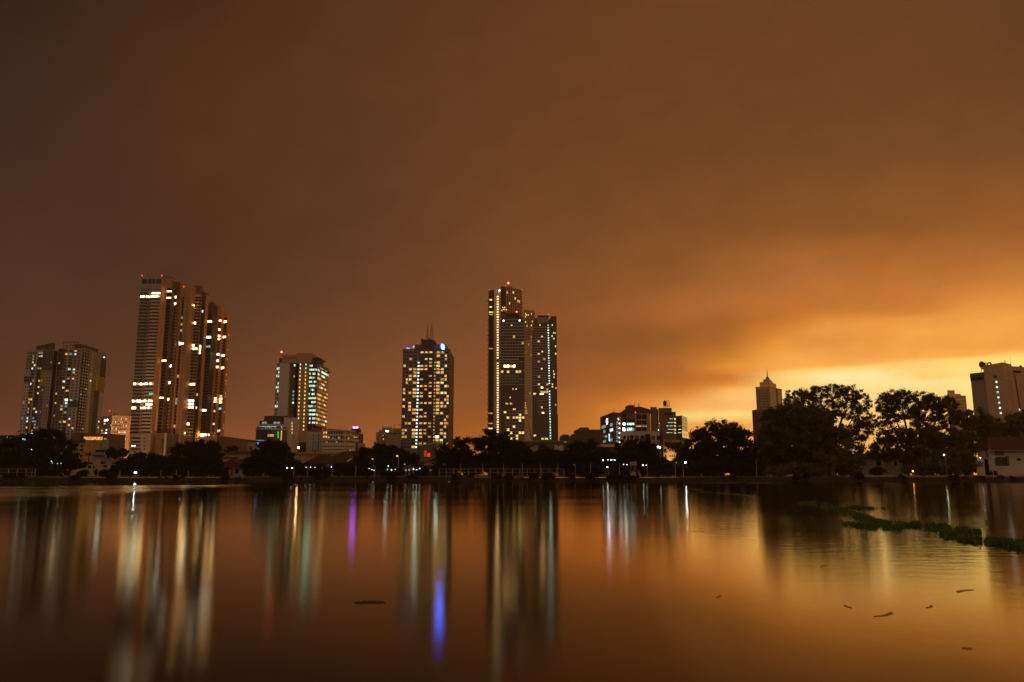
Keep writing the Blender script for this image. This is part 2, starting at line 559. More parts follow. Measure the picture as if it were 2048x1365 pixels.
class Bld:
    """one building: an Empty with wall, window, balcony ... parts under it"""
    CAP = 98

    def __init__(self, name, label, cat, loc, group=None):
        self.root = empty(name, loc, label, cat, group)
        self.reps = {}

    def part(self, name, mb, m, label=None, smooth=False):
        o = mb.build(name, m, self.root, smooth)
        if label:
            o['label'] = label
        return o

    def prism(self, name, m, pts, z0, z1, label=None):
        # blocks on the right bank splay a little towards the back, so their near corner stays the outline
        out = []
        for x, y in pts:
            if x > 62:
                for qx, qy in pts:
                    if abs(qx - x) < 1e-6 and qy < y - .5:
                        x = qx * y / qy
                        break
            out.append((x, y))
        pts = out
        return self.part(name, MB().prism(pts, z0, z1), m, label)

    def fbox(self, name, face, u0, u1, z0, z1, d0, d1, m, label=None):
        b, t = face.corners(u0, u1, z0, z1, d0, d1)
        return self.part(name, MB().hexa(b, t), m, label)

    def rep(self, name, face, u0, u1, z0, z1, m, d0=-0.12, d1=0.07, pri=0):
        if u1 < u0:
            u0, u1 = u1, u0
        self.reps.setdefault(name, []).append((pri, (u1 - u0) * (z1 - z0), face, u0, u1, z0, z1, d0, d1, m))

    def win(self, face, u0, u1, z0, z1, m=None, d1=0.07):
        m = m or GLASS
        self.rep('window', face, u0, u1, z0, z1, m, -0.12, d1, 0 if m in (GLASS, GLASS2, SHADE) else 1)

    def pwin(self, face, px0, py0, px1, py1, m=None, name='window', d1=0.07):
        pm = (py0 + py1) / 2
        u0, u1 = face.u(px0, pm), face.u(px1, pm)
        Y = face.Y((u0 + u1) / 2)
        self.rep(name, face, u0, u1, Zp(py1, Y), Zp(py0, Y), m or GLASS, -0.12, d1, 0 if m in (None, GLASS, GLASS2, SHADE) else 1)

    def beacon(self, px, py, Y, r=0.8, m=None, name='beacon'):
        x, y = P(px, Y, py)
        self.part(name, MB().ball((x, y, Zp(py, Y)), r), m or RED)

    def finish(self):
        ox, oy, oz = self.root.location
        for name, items in self.reps.items():
            items.sort(key=lambda i: (-i[0], -i[1]))
            rest = []
            for k, it in enumerate(items):
                pri, ar, f, u0, u1, z0, z1, d0, d1, m = it
                if k >= self.CAP:
                    rest.append(it)
                    continue
                w, h = round(u1 - u0, 2), round(z1 - z0, 2)
                key = (name, w, h, d0, d1, m.name)
                me = MESHCACHE.get(key)
                if me is None:
                    mb = MB().box(-w / 2, w / 2, -d1, -d0, -h / 2, h / 2)
                    me = bpy.data.meshes.new(name)
                    me.from_pydata(mb.v, [], mb.f)
                    me.materials.append(m)
                    me.update()
                    MESHCACHE[key] = me
                o = bpy.data.objects.new(name, me)
                COL.objects.link(o)
                c = f.pt((u0 + u1) / 2)
                o.location = (c[0] - ox, c[1] - oy, (z0 + z1) / 2 - oz)
                o.rotation_euler = (0, 0, f.ang)
                o.parent = self.root
            if rest:
                mb = MB()
                ms = []
                for pri, ar, f, u0, u1, z0, z1, d0, d1, m in rest:
                    if m not in ms:
                        ms.append(m)
                    b, t = f.corners(u0, u1, z0, z1, d0, d1)
                    mb.hexa(b, t, ms.index(m))
                o = mb.build(name, ms, self.root)
                o['kind'] = 'stuff'


GZ = 1.6

# ------------------------------------------------------------------ ground and water


def sheet(name, pts, z, m, kind='structure'):
    me = bpy.data.meshes.new(name)
    me.from_pydata([(x, y, z) for x, y in pts], [], [tuple(range(len(pts)))])
    me.materials.append(m)
    me.update()
    o = bpy.data.objects.new(name, me)
    COL.objects.link(o)
    o['kind'] = kind
    return o


m_ground = mat('ground_grass_soil', (0.02, 0.018, 0.009), 0.95, 0.5, 0.15, 0.1, streak=False)
sheet('ground', [(-20000, 300.6), (20000, 300.6), (20000, 40000), (-20000, 40000)], GZ, m_ground)

m_water = bpy.data.materials.new('lake_water')
m_water.use_nodes = True
t = m_water.node_tree
t.nodes.remove(t.nodes['Principled BSDF'])
w_gl = N(t, 'ShaderNodeBsdfGlossy', distribution='BECKMANN')
w_gl.inputs['Color'].default_value = (1.0, 0.90, 0.68, 1)
w_df = N(t, 'ShaderNodeBsdfDiffuse')
w_df.inputs['Color'].default_value = (0.020, 0.011, 0.004, 1)
w_fr = N(t, 'ShaderNodeFresnel')
w_fr.inputs['IOR'].default_value = 1.333
w_mx = N(t, 'ShaderNodeMixShader')
t.links.new(math_node(t, 'MULTIPLY', math_node(t, 'POWER', w_fr.outputs[0], 1.7), 1.85, True), w_mx.inputs[0])
t.links.new(w_df.outputs[0], w_mx.inputs[1])
t.links.new(w_gl.outputs[0], w_mx.inputs[2])
t.links.new(w_mx.outputs[0], t.nodes['Material Output'].inputs[0])
g = N(t, 'ShaderNodeNewGeometry')
sp = N(t, 'ShaderNodeSeparateXYZ')
t.links.new(g.outputs['Position'], sp.inputs[0])
# wind-ruffled tongue of water over on the left-hand side, out towards the far bank
ratio = math_node(t, 'DIVIDE', sp.outputs['X'], sp.outputs['Y'])
mp = N(t, 'ShaderNodeMapping')
mp.inputs['Scale'].default_value = (0.012, 0.05, 1)
t.links.new(g.outputs['Position'], mp.inputs[0])
n1 = N(t, 'ShaderNodeTexNoise')
n1.inputs['Scale'].default_value = 1.0
n1.inputs['Detail'].default_value = 5
t.links.new(mp.outputs[0], n1.inputs['Vector'])
wob = math_node(t, 'MULTIPLY', math_node(t, 'SUBTRACT', n1.outputs['Fac'], 0.5), 70.0)
yy = math_node(t, 'ADD', sp.outputs['Y'], wob)


def smooth(tree, v, a, bb):
    r = N(tree, 'ShaderNodeMapRange', interpolation_type='SMOOTHSTEP')
    r.inputs['From Min'].default_value = a
    r.inputs['From Max'].default_value = bb
    tree.links.new(v, r.inputs['Value'])
    return r.outputs[0]


k2 = smooth(t, math_node(t, 'SUBTRACT', math_node(t, 'ADD', math_node(t, 'MULTIPLY', sp.outputs['X'], 0.62), 258.0), yy), -10, 16)
k3 = smooth(t, math_node(t, 'SUBTRACT', math_node(t, 'MULTIPLY', sp.outputs['X'], -1.0), math_node(t, 'ADD', math_node(t, 'MULTIPLY', yy, 0.12), 34.0)), 0, 16)
k4 = smooth(t, n1.outputs['Fac'], 0.36, 0.62)
ruffle = math_node(t, 'MULTIPLY', math_node(t, 'MULTIPLY', k2, k3), math_node(t, 'ADD', math_node(t, 'MULTIPLY', k4, 0.75), 0.25))
mp2 = N(t, 'ShaderNodeMapping')
mp2.inputs['Scale'].default_value = (0.02, 0.06, 1)
t.links.new(g.outputs['Position'], mp2.inputs[0])
n2 = N(t, 'ShaderNodeTexNoise')
n2.inputs['Scale'].default_value = 1.0
n2.inputs['Detail'].default_value = 3
t.links.new(mp2.outputs[0], n2.inputs['Vector'])
rv = N(t, 'ShaderNodeMapRange')
rv.inputs['From Min'].default_value = 0.3
rv.inputs['From Max'].default_value = 0.7
rv.inputs['To Min'].default_value = 0.105
rv.inputs['To Max'].default_value = 0.135
t.links.new(n2.outputs['Fac'], rv.inputs[0])
rough = math_node(t, 'ADD', rv.outputs[0], math_node(t, 'MULTIPLY', ruffle, 0.19))
t.links.new(rough, w_gl.inputs['Roughness'])
# small wavelets, strongest in the shallows around the floating grass
mp3 = N(t, 'ShaderNodeMapping')
mp3.inputs['Scale'].default_value = (0.9, 1.6, 1)
t.links.new(g.outputs['Position'], mp3.inputs[0])
n3 = N(t, 'ShaderNodeTexNoise')
n3.inputs['Scale'].default_value = 1.0
n3.inputs['Detail'].default_value = 3
t.links.new(mp3.outputs[0], n3.inputs['Vector'])
bm = N(t, 'ShaderNodeBump')
bm.inputs['Distance'].default_value = 0.05
wav = math_node(t, 'MULTIPLY', smooth(t, sp.outputs['X'], 4, 16), smooth(t, sp.outputs['Y'], 14, 34))
t.links.new(math_node(t, 'ADD', math_node(t, 'MULTIPLY', wav, 0.22), 0.035), bm.inputs['Strength'])
t.links.new(n3.outputs['Fac'], bm.inputs['Height'])
t.links.new(bm.outputs[0], w_gl.inputs['Normal'])
sheet('water', [(-4000, -300), (4000, -300), (4000, 301.2), (-4000, 301.2)], 0.0, m_water)

m_bank = mat('embankment_stone', (0.034, 0.025, 0.017), 0.9, 0.45, 0.5, 0.2, streak=False)
mb = MB()
xs = np.linspace(-420, 420, 90)
for i in range(len(xs) - 1):
    x0, x1 = float(xs[i]), float(xs[i + 1])
    y0 = 299.5 + 0.35 * sin(i * 0.7) + 0.2 * sin(i * 2.3)
    zt = GZ - 0.02 + 0.10 * sin(i * 0.37)
    mb.hexa([(x0, y0, -0.6), (x1 - 0.02, y0, -0.6), (x1 - 0.02, 301.0, -0.6), (x0, 301.0, -0.6)],
            [(x0, y0 + 0.7, zt), (x1 - 0.02, y0 + 0.7, zt), (x1 - 0.02, 301.0, zt), (x0, 301.0, zt)])
tag(mb.build('embankment_wall', m_bank), 'low rough stone embankment wall along the far water line', 'embankment')

# ------------------------------------------------------------------ wall materials
W_LIGHT = mat('painted_wall_off_white', (0.50, 0.45, 0.41), 0.75, 0.14)
W_GREY = mat('painted_wall_grey', (0.30, 0.27, 0.25), 0.75, 0.16)
W_DGREY = mat('painted_wall_dark_grey', (0.10, 0.085, 0.078), 0.75, 0.2)
W_BROWN = mat('painted_wall_brown', (0.16, 0.105, 0.07), 0.75, 0.2)
W_DBROWN = mat('painted_wall_dark_brown', (0.075, 0.05, 0.035), 0.75, 0.2)
W_YELL = mat('painted_wall_mustard', (0.42, 0.26, 0.035), 0.7, 0.14)
W_TAN = mat('painted_wall_tan', (0.44, 0.27, 0.145), 0.7, 0.12)
W_ORANGE = mat('terracotta_wall_with_glow', (0.62, 0.27, 0.09), 0.65, 0.10)  # terracotta paint, with the warm glow on the fins added to its colour
W_PEACH = mat('painted_wall_peach', (0.62, 0.40, 0.26), 0.7, 0.12)
W_BEIGE = mat('rendered_wall_beige', (0.72, 0.54, 0.32), 0.7, 0.12)  # beige raised to carry the floodlight on the leaning blade
W_HOTEL = mat('rendered_wall_buff', (0.46, 0.31, 0.19), 0.75, 0.13)
W_FLOODLIT = mat('beige_wall_floodlit', (0.80, 0.63, 0.38), 0.7, 0.1)  # beige with the fin's floodlighting put into the colour
W_SAND = mat('sand_stone_cladding', (0.74, 0.49, 0.26), 0.7, 0.1)
W_BRICK = mat('dark_brick_wall', (0.11, 0.06, 0.04), 0.8, 0.25)
W_RED = mat('painted_wall_red', (0.30, 0.055, 0.03), 0.7, 0.15)
W_SLATE = mat('blue_grey_cladding', (0.17, 0.165, 0.165), 0.5, 0.15)
W_WEATHER = mat('weathered_plaster_wall', (0.38, 0.27, 0.17), 0.85, 0.4, 0.5)
TILE = mat('red_clay_roof_tiles', (0.060, 0.028, 0.017), 0.85, 0.35, 0.6, 0.2, streak=False)
TILE_L = mat('orange_clay_roof_tiles', (0.26, 0.14, 0.075), 0.85, 0.3, 0.6, 0.2, streak=False)
METAL_ROOF = mat('grey_metal_roof', (0.20, 0.165, 0.14), 0.6, 0.2, 0.4, 0.3, streak=False)
BLUE_ROOF = mat('blue_metal_awning', (0.045, 0.11, 0.33), 0.5, 0.2, 0.4, 0.4, streak=False)
STEEL = mat('dull_steel', (0.12, 0.10, 0.09), 0.5, 0.2)
W_FAR = mat('distant_wall_grey_brown', (0.34, 0.25, 0.19), 0.8, 0.12)


def lit_pick(opts):
    """opts: list of (probability, material); the rest is dark glass"""
    r = rnd.random()
    for p, m in opts:
        if r < p:
            return m
        r -= p
    return None


# ================================================== panelled apartment towers, far left
def panel_tower():
    Y = 780.0
    # --- outer block
    b = Bld('apartment_tower', 'grey panelled apartment tower with a shadow-black flank, outermost of the left pair', 'apartment tower',
            (*P(60, Y), GZ), 'panelled apartment towers')
    pl, pr = P(37.6, Y, 863), P(93, Y, 863)
    zt = Zp(700, Y)
    Y2 = pr[0] / K(100.5, 863)
    b.prism('wall', W_GREY, [pl, pr, (pr[0], Y2), (pl[0], Y2)], GZ, zt)
    f = Face(pl, pr)
    side = Face(pr, (pr[0], Y2))
    fl = 3.05
    nf = int((zt - GZ - 14) / fl)
    W = f.L

    def strip(face, a, c, z0, z1, m, name='facade_panel', d=0.25):
        b.fbox(name, face, a, c, z0, z1, -0.1, d, m)

    def zy(py):
        return Zp(py, Y)
    strip(f, 0.02 * W, 0.21 * W, GZ, zy(766), W_LIGHT)
    strip(f, 0.01 * W, 0.21 * W, zy(766) + .1, zy(753), W_DGREY)
    strip(f, 0.02 * W, 0.21 * W, zy(753) + .1, zy(741), W_LIGHT)
    strip(f, 0.60 * W, 0.78 * W, GZ, zy(772), W_SLATE)
    strip(f, 0.60 * W, 0.78 * W, zy(772) + .1, zy(741), W_YELL)
    strip(f, 0.60 * W, 0.995 * W, zy(741) + .1, zt - .4, W_DGREY)
    strip(f, 0.79 * W, 0.995 * W, GZ, zy(741), W_GREY, d=0.3)
    strip(f, 0.22 * W, 0.59 * W, GZ, zt - 3, W_DBROWN, d=0.05)
    strip(f, 0.395 * W, 0.425 * W, GZ, zt - .6, W_LIGHT, 'white_fin', 1.5)
    strip(side, 0.02 * side.L, 0.98 * side.L, GZ, zt - 1, SHADE, d=0.2)  # near-black face, painted as the deep shade between the two towers
    for i in range(nf):
        z = GZ + 14 + i * fl
        for k, (a, w) in enumerate(((0.055, .045), (0.145, .045))):
            b.win(f, a * W, (a + w) * W, z + 1, z + 2.3, lit_pick([(.04, COOL1), (.04, WARM2)]), 0.32)
        for a, w in ((0.24, .05), (0.31, .06), (0.45, .06), (0.53, .055)):
            m = lit_pick([(.10, COOL1), (.05, COOL2), (.09, WARM2), (.05, WARM1), (.01, GREENW)])
            b.win(f, a * W, (a + w) * W, z + .6, z + 2.5, m, 0.14)
        b.rep('balcony', f, 0.225 * W, 0.39 * W, z - .2, z + .75, W_GREY, 0.0, 1.1)
        b.rep('balcony', f, 0.43 * W, 0.59 * W, z - .2, z + .75, W_DGREY, 0.0, 1.1)
        for a in (0.64, 0.70, 0.84, 0.92):
            b.win(f, a * W, (a + .03) * W, z + 1, z + 2.2, lit_pick([(.02, COOL1), (.03, AMBER)]), 0.36)
    # slanted roof crown
    cx0, cx1 = f.pt(.30 * W)[0], f.pt(.90 * W)[0]
    b.part('roof_crown', MB().prism([(cx0, Y + 1), (cx1, Y + 1), (cx1, Y2 - 1), (cx0, Y2 - 1)], zt, [zy(693), zy(685.5), zy(685.5), zy(693)]), W_DBROWN)
    b.finish()

    # --- inner block
    b = Bld('apartment_tower', 'white, mustard and charcoal panelled apartment tower with an open roof frame, broader one', 'apartment tower',
            (*P(130, Y + 6), GZ), 'panelled apartment towers')
    Y = 786.0
    pl, pr = P(101.5, Y, 863), P(151, Y, 863)
    zt = Zp(697, Y)
    Y2 = pr[0] / K(200.5, 863)
    b.prism('wall', W_GREY, [pl, pr, (pr[0], Y2), (pl[0], Y2)], GZ, zt)
    f = Face(pl, pr)
    W = f.L
    side = Face(pr, (pr[0], Y2))
    S = side.L
    nf = int((zt - GZ - 14) / fl)
    strip(f, 0.0, 0.28 * W, zy(741), zt - .5, W_DBROWN)
    strip(f, 0.0, 0.28 * W, zy(772), zy(741) - .1, W_BROWN)
    strip(f, 0.0, 0.28 * W, GZ, zy(772) - .1, W_SLATE)
    strip(f, 0.28 * W, 0.60 * W, GZ, zt - 3, W_DBROWN, d=0.05)
    strip(f, 0.42 * W, 0.45 * W, GZ, zt - 0.6, W_LIGHT, 'white_fin', 1.5)
    strip(f, 0.61 * W, 0.995 * W, GZ, zy(815), W_LIGHT)
    strip(f, 0.60 * W, 0.995 * W, zy(815) + .1, zy(802), W_DGREY, d=.35)
    strip(f, 0.61 * W, 0.995 * W, zy(802) + .1, zy(738), W_LIGHT)
    strip(f, 0.61 * W, 0.995 * W, zy(738) + .1, zt - .6, W_GREY)
    # flank, with its own vertical bands
    strip(side, .01 * S, .30 * S, GZ, zt - 1, W_DBROWN)
    strip(side, .31 * S, .49 * S, GZ, zy(741), W_LIGHT)
    strip(side, .31 * S, .49 * S, zy(741) + .1, zt - 1, W_GREY)
    strip(side, .50 * S, .60 * S, GZ, zy(742), W_SLATE)
    strip(side, .61 * S, .80 * S, GZ, zy(776), W_DGREY)
    strip(side, .52 * S, .80 * S, zy(776) + .1, zy(744), W_YELL, d=.5)
    strip(side, .81 * S, .995 * S, GZ, zy(776), W_LIGHT)
    strip(side, .81 * S, .995 * S, zy(776) + .1, zy(745), W_YELL, d=.5)
    strip(side, .78 * S, .995 * S, zy(744) + .2, zy(706), W_DBROWN, d=.4)
    for i in range(nf):
        z = GZ + 14 + i * fl
        for a in (0.06, 0.17):
            b.win(f, a * W, (a + .06) * W, z + .9, z + 2.4, lit_pick([(.05, AMBER2), (.02, COOL1)]), 0.32)
        for a, w in ((.30, .09), (.47, .10)):
            m = lit_pick([(.08, COOL1), (.05, COOL2), (.14, WARM2), (.03, WARM3), (.02, BLUEW)])
            b.win(f, a * W, (a + w) * W, z + .6, z + 2.5, m, .14)
        b.rep('balcony', f, .285 * W, .415 * W, z - .2, z + .7, W_GREY, 0.0, 1.1)
        b.rep('balcony', f, .455 * W, .60 * W, z - .2, z + .7, W_GREY, 0.0, 1.1)
        for a in (.68, .84):
            b.win(f, a * W, (a + .07) * W, z + .8, z + 2.2, lit_pick([(.04, WARM2), (.02, CYAN), (.03, COOL2)]), .36)
        for a, w in ((.05, .05), (.15, .05), (.24, .04)):
            b.win(side, a * S, (a + w) * S, z + .8, z + 2.2, lit_pick([(.05, COOL1), (.03, WARM2), (.03, WARM1)]), .32)
        b.rep('balcony', side, .03 * S, .22 * S, z - .2, z + .7, W_DGREY, 0.0, 0.9)
        for a, w in ((.38, .05), (.87, .04)):
            b.win(side, a * S, (a + w) * S, z + .8, z + 2.2, lit_pick([(.05, COOL2), (.02, WARM2)]), .32)
        if Zp(776, Y) < z < Zp(744, Y):
            b.win(side, .64 * S, .68 * S, z + .8, z + 2.2, None, .56)
    # open steel frame crowns
    for (a0, a1, s0, s1, py) in ((.16, .78, 0, .1, 685.5), (.70, 1.0, .1, .98, 695)):
        mb = MB()
        z1 = Zp(py, Y)
        if s0 == 0:
            xs_ = [f.pt(W * (a0 + (a1 - a0) * k / 4))[0] for k in range(5)]
            for x in xs_:
                mb.box(x - .25, x + .25, Y + .5, Y + 1, zt, z1 + 1)
                mb.box(x - .25, x + .25, Y + 18, Y + 18.5, zt, z1 + 1)
            mb.box(xs_[0], xs_[-1], Y + .5, Y + 1, z1, z1 + .8)
            mb.box(xs_[0], xs_[-1], Y + 18, Y + 18.5, z1, z1 + .8)
            mb.box(xs_[0], xs_[-1], Y + .45, Y + .95, (zt + z1) / 2, (zt + z1) / 2 + .4)
        else:
            for k in range(8):
                y = Y + 1 + (Y2 - Y - 2) * k / 7
                x = pr[0] - .6
                mb.box(x - .25, x + .25, y - .3, y + .3, zt, z1)
            mb.box(pr[0] - .9, pr[0] - .3, Y + .5, Y2 - .5, z1 - .8, z1)
            mb.box(pr[0] - .85, pr[0] - .35, Y + .5, Y2 - .5, (zt + z1) / 2 - .3, (zt + z1) / 2 + .3)
        b.part('roof_frame', mb, STEEL)
    b.part('plant_room', MB().box(f.pt(.62 * W)[0], pr[0] - 3, Y + 2, Y2 - 12, zt, zt + 4.5), W_DBROWN)
    b.finish()


panel_tower()


# ================================================== three tall terracotta towers on a parking podium
def tall_towers():
    grp = 'three tall towers on one podium'
    fl = 3.02
    # ---------------- A: nearest, with the broad balcony front
    Y = 700.0
    b = Bld('residential_tower', 'tallest of three joined towers, with a grey balcony front and rows of bright floors', 'residential tower', (*P(290, Y), GZ), grp)
    x0, x1 = P(283, Y, 560)[0], P(323.5, Y, 560)[0]
    Ya = x1 / K(331.5, 560)
    x2 = P(345, Ya, 560)[0]
    Yb = x2 / K(352, 560)
    x3 = P(359, Yb, 560)[0]
    Yc = x3 / K(362, 560)
    zA, zA2 = Zp(553, Y), Zp(557.5, Ya)
    b.prism('front_slab', W_GREY, [(x0, Y), (x1, Y), (x1, Ya), (x0, Ya)], GZ, zA)
    b.prism('flank_wall', W_TAN, [(x0 + 4, Ya + .02), (x2, Ya + .02), (x2, Yb), (x0 + 4, Yb)], GZ, zA2)
    b.prism('rear_wall', W_BROWN, [(x0 + 6, Yb + .02), (x3, Yb + .02), (x3, Yc), (x0 + 6, Yc)], GZ, zA2 - 1)
    f = Face((x0, Y), (x1, Y))
    W = f.L
    s1 = Face((x1, Y), (x1, Ya))
    b.fbox('terracotta_fin', s1, -.2, s1.L, GZ + 36, zA - 8, -.1, .35, W_ORANGE)
    zb = Zp(868, Y)
    nf = int((Zp(577, Y) - zb) / fl)
    lit_rows = {nf - 1: 1, nf - 3: 1, nf - 2: 2, 0: 0}

    def row_of(py):
        return int((Zp(py, Y) - zb) / fl)
    lit_rows = {row_of(582.5): 1, row_of(588.8): 2, row_of(595.5): 1, row_of(767.6): 1, row_of(803.5): 1, row_of(810): 3, row_of(817): 4}
    for i in range(nf):
        z = zb + i * fl
        mode = lit_rows.get(i, 0)
        cellw = [(.01, .11), (.12, .21), (.22, .31), (.32, .41), (.57, .67), (.68, .78), (.79, .88), (.89, .985)]
        for k, (a, c) in enumerate(cellw):
            m = None
            if mode == 1 or (mode == 2 and k >= 4) or (mode == 3 and k >= 5) or (mode == 4 and k not in (2, 3)):
                m = WARM3 if rnd.random() < .55 else (GREENW if rnd.random() < .25 else WARM2)
                if k in (3, 4):
                    m = COOL3
            elif i == row_of(787) and k >= 6:
                m = CYAN
            b.win(f, a * W, c * W, z + .25, z + 2.2, m)
        if mode:
            b.win(f, .43 * W, .55 * W, z + .5, z + 1.9, WARM3 if mode in (1, 4) else WARM1)
        else:
            b.win(f, .43 * W, .55 * W, z + .5, z + 2.0, SHADE)
        off = .28 if mode == 0 else 0
        b.rep('balcony', f, 0.0, .40 * W, z - .55, z + .30 + off * .3, W_GREY, 0.0, 1.0)
        b.rep('balcony', f, .585 * W, W, z - .55, z + .55 + off, W_LIGHT, 0.0, 1.3)
    b.fbox('service_pipe', f, .487 * W, .503 * W, zb, Zp(585, Y), 0.0, .5, W_ORANGE)
    for k in range(4):
        a0, a1 = ((.03, .28), (.33, .50), (.53, .68), (.72, .98))[k]
        b.win(f, a0 * W, a1 * W, Zp(568, Y), Zp(558.5, Y), GLASS)
    b.fbox('crown_band', f, -.2, W + .2, Zp(578, Y), Zp(571, Y), 0, .6, W_GREY)
    # second front: balcony stack, warm down-lit brown wall
    f2 = Face((x1, Ya), (x2, Ya))
    b.fbox('pale_pier', f2, .02, .30 * f2.L, GZ + 34, zA2 - 6, 0, .5, W_LIGHT)
    for i in range(nf + 2):
        z = zb + i * fl
        py_lit = [row_of(583), row_of(596), row_of(721.5), row_of(798)]
        m = SHADE
        if i in py_lit:
            b.rep('balcony_light', f2, .36 * f2.L, .95 * f2.L, z + 1.5, z + 2.5, WARM3, 0, .5, 1)
        b.win(f2, .36 * f2.L, .95 * f2.L, z + .2, z + 2.3, m)
        b.rep('side_balcony', f2, .34 * f2.L, .98 * f2.L, z - .4, z + .15, W_DBROWN, 0, 1.0)
    s2 = Face((x2, Ya), (x2, Yb))
    b.fbox('brown_wall_panel', s2, 0.0, s2.L, GZ + 34, zA2 - 1.5, 0, .25, W_BROWN)
    f3 = Face((x2, Yb), (x3, Yb))
    for i in range(nf + 1):
        z = zb + i * fl
        m = lit_pick([(.05, COOL2), (.05, WARM2)]) or SHADE
        if i in (row_of(585), row_of(598.5), row_of(724), row_of(798.5), row_of(758)):
            m = rnd.choice([WARM3, COOL3, WARM3])
        b.win(f3, .05 * f3.L, .45 * f3.L, z + .2, z + 2.2, m)
        b.rep('corner_balcony', f3, .5 * f3.L, f3.L + .6, z - .5, z + .6, W_TAN, -.6, 1.2)
    for px in (284, 324):
        b.beacon(px, 551.5, Y, .55, RED_DIM)
    b.part('roof_aerial', MB().box(x1 - 1, x1 + 3.2, Y + 3, Y + 3.6, zA + .3, zA + 1.0).box(x1 + .8, x1 + 1.2, Y + 3, Y + 3.6, zA - .1, zA + .3), STEEL)
    b.part('plant_room', MB().box(x1 + .5, x2 - .3, Ya + 1, Yb - 1, zA2, zA2 + 1.5), W_BROWN)
    b.finish()

    # ---------------- B
    Y = Yc + 3
    b = Bld('residential_tower', 'brown tower with two pale vertical fins and a glass slot between them, middle of three', 'residential tower', (*P(380, Y), GZ), grp)
    pts = [('F', 366.5), ('F', 371.5), ('F', 382.5), ('R', 392), ('F', 403), ('R', 405), ('F', 409)]
    xL = P(358.5, Y, 570)[0]
    xa, xb_, xc_ = P(366.5, Y, 570)[0], P(371.5, Y, 570)[0], P(382.5, Y, 570)[0]
    Y1 = xc_ / K(392, 575)
    xd = P(403, Y1, 580)[0]
    Y2 = xd / K(405.5, 590)
    xe = P(409, Y2, 590)[0]
    Y3 = xe / K(417, 590)
    zB1, zB2, zB3 = Zp(570, Y), Zp(573, Y1), Zp(584, Y2)
    b.prism('front_slab', W_TAN, [(xL, Y), (xc_, Y), (xc_, Y1), (xL, Y1)], GZ, zB1)
    b.prism('mid_wall', W_BROWN, [(xL + 3, Y1 + .02), (xd, Y1 + .02), (xd, Y2), (xL + 3, Y2)], GZ, zB2)
    b.prism('rear_wall', W_DBROWN, [(xL + 3, Y2 + .02), (xe, Y2 + .02), (xe, Y3), (xL + 3, Y3)], GZ, zB3)
    f = Face((xL, Y), (xc_, Y))
    ua, ub = xa - xL, xb_ - xL
    b.fbox('pale_fin', f, .1, ua, GZ + 30, zB1 - .6, 0, 1.2, W_ORANGE)
    b.fbox('pale_fin', f, ub, f.L, GZ + 30, zB1 - 1.2, 0, 1.0, W_TAN)
    zb = Zp(870, Y)
    nf = int((Zp(588, Y) - zb) / fl)
    for i in range(nf):
        z = zb + i * fl
        b.win(f, ua + .2, ub - .2, z + .2, z + 2.7, lit_pick([(.04, COOL1), (.03, WARM1)]) or GLASS2)
        if i % 1 == 0:
            b.win(f, ub + .45 * (f.L - ub), ub + .58 * (f.L - ub), z + .9, z + 2.0, SHADE, 1.06)
    iy = int((Zp(689, Y) - zb) / fl)
    b.win(f, ua + .2, ub - .1, zb + iy * fl + .2, zb + iy * fl + 2.6, COOL3, .3)
    b.win(f, ub + .8, ub + 2.2, zb + iy * fl + .4, zb + iy * fl + 2.0, WARM3, 1.2)
    f2 = Face((xc_, Y1), (xd, Y1))
    L2 = f2.L
    litr = {int((Zp(p, Y1) - zb) / fl): m for p, m in ((645, WARM3), (694, WARM3), (696.5, WARM3), (771, WARM3), (803, COOL3), (811, WARM3), (816, WARM3), (848, WARM3), (850.5, WARM3))}
    for i in range(nf + 1):
        z = zb + i * fl
        for k, (a, c) in enumerate(((.06, .40), (.56, .92))):
            m = SHADE
            if i in litr and (k == 0 or rnd.random() < .6):
                m = litr[i]
            b.win(f2, a * L2, c * L2, z + .25, z + 2.3, m)
        b.rep('balcony', f2, .03 * L2, .30 * L2, z - .5, z + .5, W_LIGHT, 0, 1.3)
        b.rep('balcony', f2, .52 * L2, .82 * L2, z - .5, z + .5, W_PEACH, 0, 1.3)
        b.rep('balcony', f2, .84 * L2, L2 + .8, z - .5, z + .3, W_TAN, -.8, 1.0)
    b.fbox('balcony_head', f2, .0, .95 * L2, Zp(595, Y1), Zp(590, Y1), 0, 1.5, W_PEACH)
    f3 = Face((xd, Y2), (xe, Y2))
    for i in range(nf - 1):
        z = zb + i * fl
        m = lit_pick([(.05, WARM2), (.04, COOL2)]) or SHADE
        if abs(z - Zp(699, Y2)) < fl or abs(z - Zp(705, Y2)) < 2:
            m = WARM3
        b.win(f3, .1 * f3.L, .9 * f3.L, z + .2, z + 2.4, m)
    s3 = Face((xe, Y2), (xe, Y3))
    b.fbox('terracotta_fin', s3, .4 * s3.L, s3.L, GZ + 32, zB3 - 2, 0, .4, W_ORANGE)
    b.beacon(367.5, 574, Y - 1.4, .5, RED_DIM)
    b.part('plant_room', MB().box(xa, xc_ - 2, Y + 3, Y1 - 2, zB1, zB1 + 1.2).box(xc_ - 1, xd - 1, Y1 + 2, Y2 - 2, zB2, zB2 + 1.0), W_DBROWN)
    for px_, top in ((360, 566), (399, 572)):
        pp = P(px_, Y1, 570)
        b.part('roof_aerial', MB().tube((*pp, zB2 - .5), (*pp, Zp(top, Y1)), .12, .06), STEEL)
    # wall lamps that wash the brown wall
    for py in (608, 866):
        pp = (xc_ + .6, Y1 - (Y1 - Y) * .35)
        b.part('wall_lamp', MB().ball((pp[0], pp[1], Zp(py, Y)), .28), LAMPO)
    b.finish()

    # ---------------- C
    Y = Y3 + 3
    b = Bld('residential_tower', 'shortest looking of three tall towers, charcoal front and terracotta outer edge', 'residential tower', (*P(440, Y), GZ), grp)
